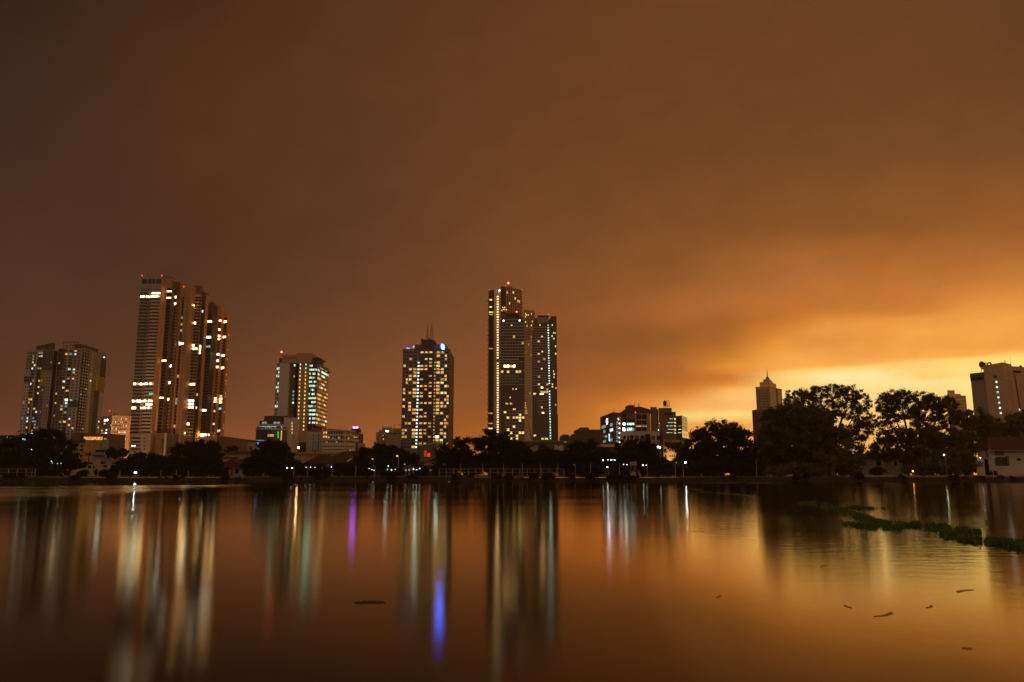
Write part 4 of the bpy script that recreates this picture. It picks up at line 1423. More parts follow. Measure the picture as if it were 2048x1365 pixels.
# ================================================== twin-masted tower
def mast_tower():
    Y = 800.0
    b = Bld('residential_tower', 'broad dark tower with twin masts, blue rooftop emblem and a white stair light string', 'residential tower', (*P(855, Y), GZ))
    xl, xr = P(805.6, Y, 720)[0], P(900.5, Y, 720)[0]
    zt = Zp(702.5, Y)
    Yb = min(xr / K(908, 720) if K(908, 720) < 0 else 1e9, Y + 58)
    b.prism('wall', W_SLATE, [(xl, Y), (xr, Y), (xr, Yb), (xl, Yb)], GZ, zt)
    f = Face((xl, Y), (xr, Y))
    s = Face((xr, Y), (xr, Yb))
    W = f.L
    def u(cx, cy=330):      # crop coordinates of the measured enlargement
        return f.u(740 + cx / 3.9, 620 + cy / 3.9)
    b.fbox('central_panel', f, u(388), u(500), GZ, zt - 2.2, 0, .12, W_DBROWN)
    b.fbox('edge_panel', f, 0, u(263), GZ, zt - 2, 0, .15, W_DBROWN)
    b.fbox('brown_flank', s, 0, s.L, GZ, zt, 0, .2, W_BROWN)
    b.fbox('frame_rib', f, u(628), W, GZ + 60, zt - 8, 0, .8, W_SLATE)
    rows = 29
    pitch = 26.35
    colsx = dict(L=[(272, 9), (292, 8), (318, 10), (353, 13)], C=[(406, 11.5), (439, 10), (474, 11)], Rr=[(533, 13), (566, 11), (593, 8), (609, 8)])
    full_c = {10: (1, 1, 1), 4: (1, 1, 1), 5: (1, 1, 0), 2: (0, 1, 1), 15: (1, 1, 1), 21: (1, 1, 1), 12: (1, 0, 1), 13: (1, 0, 1), 0: (1, 1, 1), 17: (1, 0, 0), 19: (1, 1, 0), 24: (1, 1, 0), 23: (1, 0, 0), 25: (1, 0, 1), 8: (1, 0, 0)}
    for r in range(rows):
        cy = 332 + r * pitch
        z = Zp(620 + cy / 3.9, Y)
        for (cx, hw) in colsx['L']:
            p = .5 if cx == 353 else .27
            m = lit_pick([(p * .5, WARM2), (p * .24, AMBER2), (p * .35, WARM1), (p * .04, COOL2)])
            b.win(f, u(cx - hw), u(cx + hw), z - 1.05, z + 1.05, m, .1)
        pat = full_c.get(r, (0, 0, 0))
        for k, (cx, hw) in enumerate(colsx['C']):
            m = (WARM3 if rnd.random() < .05 else rnd.choice([WARM2, AMBER2, WARM2, WARM1])) if pat[k] else lit_pick([(.12, WARM1)])
            b.win(f, u(cx - hw), u(cx + hw), z - .85, z + .85, m, .2)
        for (cx, hw) in colsx['Rr']:
            p = .52 if cx == 533 else (.36 if cx < 600 else .28)
            m = lit_pick([(p * .52, WARM2), (p * .2, AMBER2), (p * .3, WARM1), (p * .1, YELL), (p * .03, COOL2)])
            if r == 25 and cx == 533:
                m = COOL3
            b.win(f, u(cx - hw), u(cx + hw), z - 1.05, z + 1.05, m, .1)
        if rnd.random() < .3:
            b.win(s, .35 * s.L, .55 * s.L, z - .9, z + .9, AMBER2)
        if r > 2:
            cl = 382 - r * .28
            b.rep('stair_light', f, u(cl - 6), u(cl + 6), z - .8, z + .6, STAIR, 0, .3, 2)
            cl = 508
            b.rep('stair_light', f, u(cl - 4), u(cl + 4), z - .6, z + .6, WARM2 if r % 2 else WARM1, 0, .3, 1)
        if r < 16:
            for a, c in ((263, 372), (520, 630)):
                b.rep('frame_band', f, u(a), u(c), z + 1.25, z + 1.75, W_GREY, 0, .4)
        else:
            for a, c in ((263, 372), (520, 622)):
                b.rep('frame_band', f, u(a), u(c), z + 1.3, z + 1.6, W_SLATE, 0, .25)
    for cx in (263, 284, 303, 333, 370, 520, 550, 580, 602, 626):
        b.rep('frame_post', f, u(cx - 1.2), u(cx + 1.2), Zp(620 + 735 / 3.9, Y), zt - 3, W_GREY, 0, .35)
    X = lambda cx, cy: P(740 + cx / 3.9, Y, 620 + cy / 3.9)[0]
    ZZ = lambda cy: Zp(620 + cy / 3.9, Y)
    b.part('parapet', MB().box(xl - .3, xr + .3, Y - .3, Y + 1, zt, ZZ(308)), W_DGREY)
    b.part('crown', MB().box(X(345, 290), X(592, 290), Y + 5, Y + 40, zt, ZZ(265)), W_BROWN)
    mb = MB().box(X(394, 260), X(496, 260), Y + 3.5, Y + 34, zt + .1, ZZ(240))
    for k in range(6):
        x0 = X(394 + k * 17.5, 240)
        mb.box(x0, x0 + 2.6, Y + 3, Y + 30, ZZ(242), ZZ(222 + (k % 3) * 6))
    b.part('lift_house', mb, W_DBROWN)
    for cx, top, wdt in ((437, 80, 1.0), (471, 55, 1.8)):
        mb = MB()
        x = X(cx, 150)
        z0, z1 = ZZ(228), ZZ(top)
        zm = z0 + (z1 - z0) * .62
        for sx, sy in ((-1, -1), (1, -1), (1, 1), (-1, 1)):
            mb.tube((x + sx * wdt, Y + 14 + sy * wdt, z0), (x + sx * wdt * .35, Y + 14 + sy * wdt * .35, zm), .22, .16, 5)
        nb = 9
        for k in range(nb):
            za, zc = z0 + (zm - z0) * k / nb, z0 + (zm - z0) * (k + 1) / nb
            ra, rc = wdt * (1 - .65 * k / nb), wdt * (1 - .65 * (k + 1) / nb)
            sgn = 1 if k % 2 else -1
            mb.tube((x - sgn * ra, Y + 14 - ra, za), (x + sgn * rc, Y + 14 - rc, zc), .14, .14, 4)
            mb.tube((x + ra, Y + 14 - sgn * ra, za), (x + rc, Y + 14 + sgn * rc, zc), .14, .14, 4)
        mb.tube((x, Y + 14, zm - 1), (x, Y + 14, z1), .3, .08, 6)
        b.part('mast', mb, STEEL)
    # blue emblem: a leaning oval with a paler streak
    q = P(740 + 568 / 3.9, Y + 4.6, 620 + 285 / 3.9)
    zc = ZZ(285)
    for nm, rr, hh, dy, m, sh in (('emblem', 1.6, 3.0, 0, BLUE, 0), ('emblem_streak', .85, 2.3, -.25, BLUELT, .1)):
        mb = MB()
        n = 20
        pts = []
        for i in range(n):
            t_ = 2 * pi * i / n
            ex, ez = rr * cos(t_), hh * sin(t_)
            pts.append((q[0] + sh + ex * cos(.22) + ez * sin(-.22), zc + ex * sin(.22) + ez * cos(.22)))
        vs = [(x, q[1] + dy, z) for x, z in pts] + [(x, q[1] + dy + .4, z) for x, z in pts]
        fs = [tuple(range(n)), tuple(range(2 * n - 1, n - 1, -1))] + [(i, i + n, (i + 1) % n + n, (i + 1) % n) for i in range(n)]
        mb.add(vs, fs)
        b.part(nm, mb, m)
    for cx, cy in ((291, 298), (304, 300), (338, 292), (342, 284), (613, 310)):
        q = P(740 + cx / 3.9, Y + .4, 620 + cy / 3.9)
        b.part('roof_light', MB().ball((*q, ZZ(cy)), .45), glow('led_blue_small', (.05, .2, 1.0), 9.0, .1))
    b.finish()


mast_tower()


# ================================================== cluster of three joined towers right of centre
def triple_cluster():
    grp = 'joined towers right of the twin-masted tower'
    c7 = lambda cx, cy: (950 + cx / 8.03, 550 + cy / 8.03)
    c8 = lambda cx, cy: (950 + cx / 7.58, 710 + cy / 7.58)
    fl = 3.18
    # ---- rear slim tower
    Y = 1010.0
    b = Bld('residential_tower', 'tall slim tower with a beige fin, warm landing lights and a red roof beacon', 'residential tower', (*P(1000, Y), GZ), grp)
    X = lambda px, py=700: P(px, Y, py)[0]
    x0, x1, x2, x3, x4 = X(977, 600), X(988, 600), X(1001.3, 600), X(1012, 600), X(1044.5, 600)
    zt = Zp(580, Y)
    zt2 = Zp(572.5, Y)
    b.prism('balcony_wing', W_DBROWN, [(x0, Y + 2), (x1, Y + 2), (x1, Y + 30), (x0, Y + 30)], GZ, zt)
    b.prism('beige_fin', W_FLOODLIT, [(x1, Y), (x2, Y), (x2, Y + 30), (x1, Y + 30)], GZ, Zp(579, Y))
    b.prism('dark_return', W_DBROWN, [(x2, Y + 3), (x3, Y + 3), (x3, Y + 32), (x2, Y + 32)], GZ, zt2)
    Yr = Y + 14
    b.prism('grid_wing', W_TAN, [(x3, Y + 3), (x4, Yr + 3), (x4, Yr + 30), (x3, Y + 32)], GZ, [zt2, Zp(574, Y), Zp(574, Y), zt2])
    f = Face((x0, Y + 2), (x1, Y + 2))
    zb = Zp(880, Y)
    nf = int((zt - 6 - zb) / fl)
    for i in range(nf):
        z = zb + i * fl
        m = lit_pick([(.03, YELL), (.04, WARM1)]) or SHADE
        b.win(f, .1 * f.L, .85 * f.L, z + .5, z + 2.4, m)
        if i % 2 == 0:
            b.rep('balcony', f, -1.1, .25 * f.L, z - .4, z + .8, W_BROWN, -2, 1.3)
        b.rep('balcony', f, .3 * f.L, f.L, z - .4, z + .5, W_DBROWN, 0, 1.1)
    for py in (600, 614.5):
        b.pwin(f, 979, py - 1.5, 984, py + 1.5, YELL, d1=.3)
    ff = Face((x1, Y), (x2, Y))
    pyl = [c7(0, cy)[1] for cy in np.arange(352, 1365, 41)] + [c8(0, cy)[1] for cy in np.arange(130, 1190, 37.2)]
    for py in pyl:
        pxc = 950 + 366 / 8.03
        w = 1.5
        b.pwin(ff, pxc - 1.7, py - 1.0, pxc + 1.3, py + 0.7, LANDING, 'landing_light', .35)
    b.fbox('shadow_joint', ff, .52 * ff.L, .56 * ff.L, GZ, Zp(590, Y), 0, .1, W_BROWN)
    fg = Face((x3, Y + 3), (x4, Yr + 3))
    grid_windows(b, fg, 1013.5, 1043.5, 577, 640, 8, 11, .55, .68, [(.04, YELL)], SHADE)
    for px, py in ((1035, 600), (1038, 601), (1013.5, 583)):
        b.pwin(fg, px, py, px + 1.6, py + 5, WARM2, d1=.2)
    fd = Face((x2, Y + 3), (x3, Y + 3))
    grid_windows(b, fd, 1002, 1011.5, 580, 618, 3, 12, .7, .6, (), SHADE)
    for px, py in ((1003, 620.5), (1006, 618.5), (1009, 618), (1012, 619), (1004.5, 614.5), (1008.5, 614)):
        b.pwin(fd, px, py, px + 2, py + 2, YELL, 'terrace_light', .4)
    for k in range(nf):
        if k % 2 == 0 and zb + k * fl > Zp(640, Y):
            b.rep('balcony', fg, fg.L - .2, fg.L + 1.6, zb + k * fl, zb + k * fl + 1.2, W_BROWN, -2, .4)
    b.part('plant_room', MB().box(X(1008, 572), X(1024, 572), Y + 8, Y + 22, zt2, Zp(570.5, Y)), W_DBROWN)
    b.part('mast', MB().tube((X(1016.5, 568), Y + 12, zt2), (X(1016.5, 568), Y + 12, Zp(567.5, Y + 12)), .25), STEEL)
    b.beacon(1016.5, 566.5, Y + 12, 1.15, RED)
    for px, py in ((978.5, 580.5), (1011.3, 572), (1043.2, 580)):
        b.beacon(px, py, Y + 2, .5, RED_DIM)
    q = P(998.8, Y - .6, 581)
    b.part('flood_light', MB().ball((*q, Zp(581.5, Y)), .8), COOL3)
    b.finish()

    # ---- front dark glass tower
    Y = 975.0
    b = Bld('glass_tower', 'dark glass tower ruled with white floor lines, in front of the slim beige one', 'glass tower', (*P(1025, Y), GZ), grp)
    X = lambda px, py=700: P(px, Y, py)[0]
    x0, x1 = X(1001.2, 740), X(1048.5, 740)
    zt = Zp(639, Y)
    b.prism('wall', GLASS2, [(x0, Y), (x1, Y), (x1, Y + 34), (x0, Y + 34)], GZ, zt)
    b.prism('crown', W_DBROWN, [(X(1002, 640), Y + 3), (X(1046, 640), Y + 3), (X(1046, 640), Y + 30), (X(1002, 640), Y + 30)], zt, Zp(633.5, Y))
    b.prism('roof_house', SHADE, [(X(1011.5, 630), Y + 5), (X(1038, 630), Y + 5), (X(1038, 630), Y + 25), (X(1011.5, 630), Y + 25)], Zp(633.5, Y), Zp(625.5, Y))
    b.part('roof_terrace', MB().box(X(1003, 630), X(1011, 630), Y + 5, Y + 20, Zp(633.5, Y), Zp(627, Y)), W_BROWN)
    f = Face((x0, Y), (x1, Y))
    W = f.L
    py = 639.7
    lines = []
    rows = [c7(0, cy)[1] for cy in (720, 775, 825, 878, 925, 972, 1024, 1073, 1122, 1170, 1217, 1268, 1318, 1362)] + \
           [c8(0, cy)[1] for cy in (24, 65, 108, 150, 235, 322, 366, 408, 450)] + [c8(0, cy)[1] for cy in (850, 890, 933, 973, 1022, 1068, 1113, 1160, 1208, 1250, 1290)]
    for k, p in enumerate(rows):
        z = Zp(p, Y)
        ur = W if not (715 < p < 770 and k % 2) else W * .78
        u0 = 0 if p < 830 else .17 * W
        b.rep('floor_line', f, u0, ur, z - .3, z + .3, W_LIGHT, 0, .28)
        if k + 1 < len(rows) and rows[k + 1] - p < 12:
            z2 = Zp(rows[k + 1], Y)
            for j in range(8):
                ua, ub = W * (.01 + j / 8), W * (j / 8 + .115)
                if ua < u0:
                    continue
                m = lit_pick([(.01, WARM1)])
                if 729 < p < 737 and j in (1, 2, 3, 4):
                    m = WARM3 if j != 3 else WARM2
                elif 740 < p < 746:
                    m = WARM2 if j in (0, 1, 2, 3, 4, 5, 6) and rnd.random() < .8 else None
                elif p > 820:
                    m = lit_pick([(.20, YELL), (.08, WARM2)])
                b.win(f, ua + .15, ub, max(z2 + .5, z - 3.3), z - .4, m or GLASS2)
    for j in range(1, 9):
        b.rep('mullion', f, W * j / 8 - .3, W * j / 8 - .1, Zp(770, Y), zt - .3, W_GREY, 0, .15)
        if j > 1:
            b.rep('mullion', f, W * j / 8 - .3, W * j / 8 + .0, Zp(882, Y), Zp(822, Y), W_LIGHT, 0, .2)
    for px, p in ((1025, 777), (1031, 777), (1019, 794), (1011, 806), (1014, 806.5), (1019.5, 806), (1022, 806.5), (1026, 817.5), (1029, 817.5)):
        b.pwin(f, px, p, px + 2.3, p + 3, WARM2)
    for px, p in ((1006, 642), (1038, 641.5), (1022, 651)):
        b.pwin(f, px, p - 1, px + 2.6, p + 1, COOL3 if px != 1022 else COOL2, 'service_light', .4)
    b.beacon(1033.5, 624, Y + 6, .8, RED)
    b.beacon(1010, 622.5, Y + 6, .45, RED_DIM)
    b.finish()

    # ---- leaning beige blade
    Y = 978.0
    b = Bld('leaning_tower', 'beige tapering blade of a tower, wide at the head, wedged between two dark glass towers', 'tower', (*P(1060, Y), GZ), grp)
    ztop = Zp(619, Y)
    zmid = Zp(648, Y)
    xt0, xt1 = P(1047, Y, 619)[0], P(1070.5, Y, 619)[0]
    xm0, xm1 = P(1049, Y, 680)[0], P(1064, Y, 680)[0]
    xb0, xb1 = P(1049.3, Y, 880)[0], P(1065, Y, 880)[0]
    zb = GZ
    mb = MB().hexa([(xb0, Y + 1, zb), (xb1, Y + 1, zb), (xb1, Y + 30, zb), (xb0, Y + 30, zb)],
                   [(xm0, Y + 1, Zp(680, Y)), (xm1, Y + 1, Zp(680, Y)), (xm1, Y + 30, Zp(680, Y)), (xm0, Y + 30, Zp(680, Y))])
    b.part('blade', mb, W_BEIGE)
    mb = MB().hexa([(xm0, Y + 1, Zp(680, Y) + .02), (xm1, Y + 1, Zp(680, Y) + .02), (xm1, Y + 30, Zp(680, Y) + .02), (xm0, Y + 30, Zp(680, Y) + .02)],
                   [(xt0, Y + 1, ztop), (xt1, Y + 1, Zp(622.5, Y)), (xt1, Y + 30, Zp(622.5, Y)), (xt0, Y + 30, ztop)])
    b.part('head', mb, W_TAN)
    f = Face((min(xt0, xb0) - 2, Y + 1), (max(xt1, xb1) + 2, Y + 1))
    grid_windows(b, f, 1049.5, 1067.5, 625, 655, 6, 5, .4, .6, [(.06, YELL)], SHADE)
    grid_windows(b, f, 1050.5, 1063.5, 657, 790, 5, 26, .34, .55, [(.03, WARM2), (.02, WARM1)], SHADE)
    grid_windows(b, f, 1051, 1063, 793, 836, 4, 9, .3, .5, [(.02, WARM1)], SHADE)
    for k, cy in enumerate((730, 770, 805, 850, 885)):
        p = c8(0, cy)[1]
        b.pwin(f, 1049.6, p - .8, 1051.5 + k * .9, p + .5, WARM2, 'landing_light', .3)
    for px, p in ((1052, 629), (1055.5, 629), (1050.5, 643), (1064, 642), (1062, 650)):
        b.pwin(f, px, p, px + 1.6, p + 3, YELL, d1=.25)
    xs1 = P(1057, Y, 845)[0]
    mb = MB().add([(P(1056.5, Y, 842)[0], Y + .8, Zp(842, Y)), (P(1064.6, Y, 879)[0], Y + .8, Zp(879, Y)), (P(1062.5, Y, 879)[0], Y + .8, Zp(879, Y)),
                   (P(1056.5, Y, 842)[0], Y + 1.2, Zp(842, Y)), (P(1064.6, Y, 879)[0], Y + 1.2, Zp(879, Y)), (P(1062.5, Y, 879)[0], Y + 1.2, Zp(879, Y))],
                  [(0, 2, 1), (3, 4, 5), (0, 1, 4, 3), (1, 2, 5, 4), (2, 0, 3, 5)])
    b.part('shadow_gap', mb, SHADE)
    b.finish()

    # ---- right dark tower
    Y = 985.0
    b = Bld('glass_tower', 'dark glass tower with a bright white string of stair lights near its outer edge', 'glass tower', (*P(1090, Y), GZ), grp)
    X = lambda px, py=700: P(px, Y, py)[0]
    x0, x1, x2 = X(1063.8, 740), X(1102.5, 740), X(1114, 740)
    zt = Zp(646, Y)
    b.prism('wall', GLASS2, [(x0, Y + 1), (x1, Y + 1), (x1, Y + 32), (x0, Y + 32)], GZ, zt)
    b.prism('outer_wing', W_DBROWN, [(x1, Y), (x2, Y), (x2, Y + 30), (x1, Y + 30)], GZ, Zp(633, Y))
    b.prism('lower_wing', W_DBROWN, [(x2, Y + 2), (X(1116.2, 850), Y + 2), (X(1116.2, 850), Y + 28), (x2, Y + 28)], GZ, Zp(829, Y))
    b.part('crown', MB().box(X(1067, 640), X(1074, 640), Y + 4, Y + 20, zt, Zp(635.5, Y)).box(X(1098, 640), X(1101, 640), Y + 4, Y + 20, zt, Zp(638, Y)), W_DBROWN)
    b.part('plant_room', MB().box(X(1074.2, 640), X(1097.8, 640), Y + 5, Y + 22, zt, Zp(633, Y)), W_GREY)
    b.part('roof_beam', MB().box(X(1075.5, 630), X(1097.5, 630), Y + 6, Y + 7, Zp(633, Y), Zp(629.5, Y)), SHADE)
    f = Face((x0, Y + 1), (x1, Y + 1))
    fw = Face((x1, Y), (x2, Y))
    W = f.L
    zb = Zp(880, Y)
    n = int((Zp(648, Y) - zb) / fl)
    for i in range(n):
        z = zb + i * fl
        p = 880 - (880 - 648) * i / n
        if p > 831:
            for j in range(7):
                b.win(f, W * (.02 + j / 7), W * (.13 + j / 7), z + .3, z + 2.8, GLASS2)
            continue
        for j in range(7):
            if 772 < p < 829 and j < 2:
                continue
            m = lit_pick([(.012, WARM2), (.012, WARM1)])
            if 685 < p < 688.5:
                m = BLUEW if j in (0, 1, 3, 5) else None
            elif 785 < p < 789.5:
                m = WARM2 if j in (3, 4, 5) else None
            elif abs(p - 650) < 2.2:
                m = COOL2 if j in (3, 4) else None
            b.win(f, W * (.02 + j / 7), W * (.13 + j / 7), z + .3, z + 2.5, m or GLASS2)
        u0 = 0 if not 772 < p < 829 else .29 * W
        b.rep('floor_line', f, u0, W, z - .28, z + .28, W_LIGHT, 0, .25)
        for j in range(3):
            b.win(fw, fw.L * (.08 + j * .3), fw.L * (.30 + j * .3), z + .4, z + 2.4, lit_pick([(.06, YELL)]) or GLASS2)
        b.rep('floor_line', fw, 0, fw.L, z - .15, z + .15, W_GREY, 0, .2)
    for j in range(1, 8):
        b.rep('mullion', f, W * j / 7 - .25, W * j / 7 - .08, Zp(829, Y), zt - 1, W_GREY, 0, .15)
    pcs = np.concatenate([np.arange(651, 769, 5.05), np.arange(783, 880, 5.55)])
    for p in pcs:
        px = 1096.3 + (p - 650) * .0205
        b.pwin(f, px - 1.1, p - 1.0, px + 1.1, p + 1.2, STAIR if rnd.random() < .75 else COOL2, 'stair_light', .35)
    for px, p, w in ((1082, 674, 3.5), (1079, 656.5 - 6, 2), (1083, 704, 3), (1082, 738, 3), (1082, 776, 4), (1080, 788, 7), (1082, 815, 3), (1084, 826.5, 4), (1066.5, 788, 5.5), (1067, 871.5, 5), (1083, 878, 5), (1090, 878, 6)):
        b.pwin(f, px, p - 1.6, px + w, p + 1.6, WARM3 if w in (7, 4) else YELL, d1=.2)
    for px, p in ((1103.5, 650.5), (1106, 666), (1109, 666.5), (1106, 743), (1107, 755), (1111, 776.5), (1110.5, 810)):
        b.pwin(fw, px, p - 1.4, px + 2.0, p + 1.4, YELL if p < 700 else WARM2, d1=.25)
    b.beacon(1097, 629, Y + 6, .55, RED_DIM)
    b.finish()

    # ---- low podium roof in front of the cluster
    Y = 900.0
    b = Bld('podium_hall', 'low wide podium roof at the foot of the joined towers', 'podium', (*P(1090, Y), GZ))
    a, c = P(1000, Y, 885), P(1126, Y, 885)
    b.prism('wall', W_DBROWN, [a, c, (c[0], Y + 40), (a[0], Y + 40)], GZ, Zp(883.5, Y))
    b.prism('roof_edge', W_GREY, [(a[0] - .5, Y - .5), (c[0] + .5, Y - .5), (c[0] + .5, Y + 1), (a[0] - .5, Y + 1)], Zp(883.4, Y), Zp(881.8, Y))
    b.finish()


triple_cluster()


# ================================================== small and low blocks, right of the cluster
def right_blocks():
    Y = 1500.0
    b = Bld('domed_block', 'tiny distant stepped block with a roof mast, just right of the joined towers', 'building', (*P(1130, Y), GZ))
    for p0, p1, pt in ((1118.5, 1140, 875), (1120, 1139, 871.5), (1124, 1138, 869.5)):
        a, c = P(p0, Y, 880), P(p1, Y, 880)
        b.prism('tier', W_FAR, [a, c, (c[0], Y + 40), (a[0], Y + 40)], GZ, Zp(pt, Y) + rnd.random() * .1)
    f = Face(P(1118.5, Y, 880), P(1140, Y, 880))
    for k in range(5):
        b.pwin(f, 1122 + k * 3, 883.5, 1124 + k * 3, 885.5, COOL1 if k in (2, 3) else SHADE)
        b.pwin(f, 1122 + k * 3, 878.5, 1124 + k * 3, 880.5, SHADE)
    for px, top in ((1130, 861), (1127, 866), (1134, 865.5)):
        q = P(px, Y + 10, 869)
        b.part('roof_mast', MB().tube((*q, Zp(870, Y)), (*q, Zp(top, Y)), .3, .15, 5), STEEL)
    b.finish()

    Y = 720.0
    b = Bld('flat_block', 'dark flat-roofed block with railings and a round roof tank house, left of the hospital-like complex', 'building', (*P(1174, Y), GZ))
    a, c = P(1146, Y, 880), P(1206, Y, 880)
    b.prism('wall', W_BROWN, [a, c, (c[0], Y + 40), (a[0], Y + 40)], GZ, Zp(868, Y))
    f = Face(a, c)
    for k in range(16):
        px = 1147 + k * 3.5
        b.rep('facade_fin', f, f.u(px), f.u(px) + .35, GZ + 6, Zp(869.5, Y), W_DBROWN, 0, .3)
    x0, x1 = P(1155, Y, 862)[0], P(1202, Y, 862)[0]
    b.prism('upper_floor', W_DBROWN, [(x0, Y + 5), (x1, Y + 5), (x1, Y + 35), (x0, Y + 35)], Zp(868, Y), Zp(862.5, Y))
    b.part('roof_slab', MB().box(x0 - .8, x1 + .8, Y + 4, Y + 36, Zp(862.5, Y), Zp(859, Y)), W_BROWN)
    x2, x3 = P(1160, Y, 857)[0], P(1180, Y, 857)[0]
    b.part('tank_house', MB().prism([(x2, Y + 8), (x3, Y + 8), (x3, Y + 24), (x2, Y + 24)], Zp(859, Y), Zp(855.6, Y)).prism([(x2 + 1, Y + 9), (x3 - .6, Y + 9), (x3 - .6, Y + 22), (x2 + 1, Y + 22)], Zp(855.6, Y), Zp(854, Y)), W_BROWN)
    mb = MB()
    for k in range(20):
        x = x0 + (x1 - x0) * k / 19
        mb.box(x - .08, x + .08, Y + 1, Y + 1.2, Zp(868, Y), Zp(861, Y))
    mb.box(P(1146, Y, 866)[0], x1, Y + .9, Y + 1.1, Zp(866, Y), Zp(865.5, Y))
    b.part('roof_screen', mb, STEEL)
    b.finish()

    # ---------------- large stepped complex
    cc = lambda cx, cy: (1130 + cx / 6.826, 780 + cy / 6.826)
    Y = 600.0
    b = Bld('hospital_complex', 'large stepped brown complex with a blue-lit zigzag stair, lit floors and roof billboard', 'building complex', (*P(1270, Y), GZ))
    def pp(cx, cy, Yv):
        px, py = cc(cx, cy)
        return P(px, Yv, py)
    def zc(cy, Yv):
        return Zp(cc(0, cy)[1], Yv)
    # brick left wing, corner towards us
    A = pp(486, 600, 652)
    B_ = pp(655, 600, 600)
    C_ = pp(757, 600, 606)
    D_ = pp(700, 600, 680)
    z1 = zc(306, 600)
    b.prism('brick_wing', W_BRICK, [A, B_, C_, D_], GZ, z1)
    f1, f2 = Face(A, B_), Face(B_, C_)
    b.fbox('brick_edge', f1, 0, f1.L * .1, GZ, z1 - .3, 0, .12, W_RED)
    for (x0, y0, x1, y1, m) in ((500, 485, 560, 525, COOL1), (525, 550, 550, 590, COOL1), (615, 455, 650, 500, COOL1), (612, 530, 655, 570, COOL2), (612, 600, 640, 640, GLASS2), (610, 665, 650, 705, COOL1), (545, 620, 575, 655, COOL1), (500, 620, 540, 660, GLASS2), (520, 690, 560, 720, COOL1)):
        a0, a1 = cc(x0, y0), cc(x1, y1)
        b.pwin(f1, a0[0], a0[1], a1[0], a1[1], m)
    a0, a1 = cc(602, 600), cc(612, 700)
    b.pwin(f1, a0[0], a0[1], a1[0], a1[1], BLUEW, 'light_strip', .3)
    # round emblem on the brick wing
    q = cc(578, 432)
    u0 = f1.u(*q)
    mb = MB()
    ctr = f1.pt(u0, .5)
    zz = Zp(q[1], f1.Y(u0))
    n = 16
    pts = [(1.15 * cos(2 * pi * i / n), 2.0 * sin(2 * pi * i / n)) for i in range(n)]
    vs = [(*(ctr + f1.t * x), zz + z) for x, z in pts] + [(*(ctr + f1.t * x - f1.n * .4), zz + z) for x, z in pts]
    mb.add(vs, [tuple(range(n)), tuple(range(2 * n - 1, n - 1, -1))] + [(i, i + n, (i + 1) % n + n, (i + 1) % n) for i in range(n)])
    b.part('emblem', mb, glow('emblem_white_violet', (.75, .65, 1.0), 22.0, .1))
    # zigzag stair
    for k in range(5):
        y0 = 430 + k * 64
        ua, ub = f2.u(*cc(690, y0)), f2.u(*cc(752, y0))
        za, zb_ = zc(y0 + 58, 603), zc(y0, 603)
        p0, p1 = f2.pt(ua, .9), f2.pt(ub, .9)
        q0, q1 = f2.pt(ua, .1), f2.pt(ub, .1)
        zlo, zhi = (za, zb_)
        mb = MB().hexa([(*p0, zhi - .6 - (zhi - zlo) * .45), (*p1, zlo - .3), (*q1, zlo - .3), (*q0, zhi - .6 - (zhi - zlo) * .45)],
                       [(*p0, zhi - (zhi - zlo) * .45), (*p1, zlo + .3), (*q1, zlo + .3), (*q0, zhi - (zhi - zlo) * .45)])
        mb.hexa([(*p0, zhi - .7 - (zhi - zlo) * .42), (*p1, zhi - .5), (*q1, zhi - .5), (*q0, zhi - .7 - (zhi - zlo) * .42)],
                [(*p0, zhi - .1 - (zhi - zlo) * .42), (*p1, zhi), (*q1, zhi), (*q0, zhi - .1 - (zhi - zlo) * .42)])
        b.part('stair_flight', mb, W_LIGHT)
        a0, a1 = cc(700, y0 + 8), cc(748, y0 + 52)
        b.pwin(f2, a0[0], a0[1], a1[0], a1[1], glow('stair_glow', (.55, .6, .85), .55, .5), 'stair_window')
        q = cc(730, y0 + 30)
        uu = f2.u(*q)
        c0 = f2.pt(uu, 1.0)
        b.part('stair_lamp', MB().ball((*c0, Zp(q[1], 603)), .32), LAMPW2)
    a0, a1 = cc(720, 385), cc(737, 415)
    b.pwin(f2, a0[0], a0[1], a1[0], a1[1], COOL2)
    # middle wing with lit floors
    E0, E1 = pp(757.5, 500, 612), pp(962, 500, 612)
    b.prism('middle_wing', W_BROWN, [E0, E1, (E1[0], 660), (E0[0], 660)], GZ, zc(322, 612))
    f3 = Face(E0, E1)
    for (y0, y1) in ((452, 485), (520, 562)):
        for (x0, x1, m) in ((790, 820, COOL3), (845, 868, COOL2), (872, 895, COOL2), (898, 918, COOL2), (922, 945, COOL2 if y0 < 500 else COOL1)):
            a0, a1 = cc(x0, y0), cc(x1, y1)
            b.pwin(f3, a0[0], a0[1], a1[0], a1[1], m)
        a0, a1 = cc(780, y0 - 42), cc(955, y0 - 18)
        b.pwin(f3, a0[0], a0[1], a1[0], a1[1], SHADE, 'dark_band')
    a0, a1 = cc(785, 325), cc(832, 395)
    b.pwin(f3, a0[0], a0[1], a1[0], a1[1], SHADE, 'dark_band')
    # beige wing
    G0, G1 = pp(962.5, 500, 618), pp(1168, 500, 618)
    b.prism('beige_wing', W_TAN, [G0, G1, (G1[0], 670), (G0[0], 670)], GZ, zc(322, 618))
    f4 = Face(G0, G1)
    for y0, y1 in ((335, 400), (420, 470), (490, 505), (515, 560)):
        for x0, x1 in ((972, 1040), (1050, 1115)):
            a0, a1 = cc(x0, y0), cc(x1, y1)
            b.pwin(f4, a0[0], a0[1], a1[0], a1[1], SHADE if (y0 != 490) else WARM1 if x0 < 1000 else COOL1)
    # sloping roof top behind
    H0_, H1_ = pp(800, 280, 660), pp(1170, 280, 660)
    k0 = pp(865, 240, 660)[0]
    k1 = pp(1030, 232, 660)[0]
    mb = MB()
    zlow = zc(322, 660)
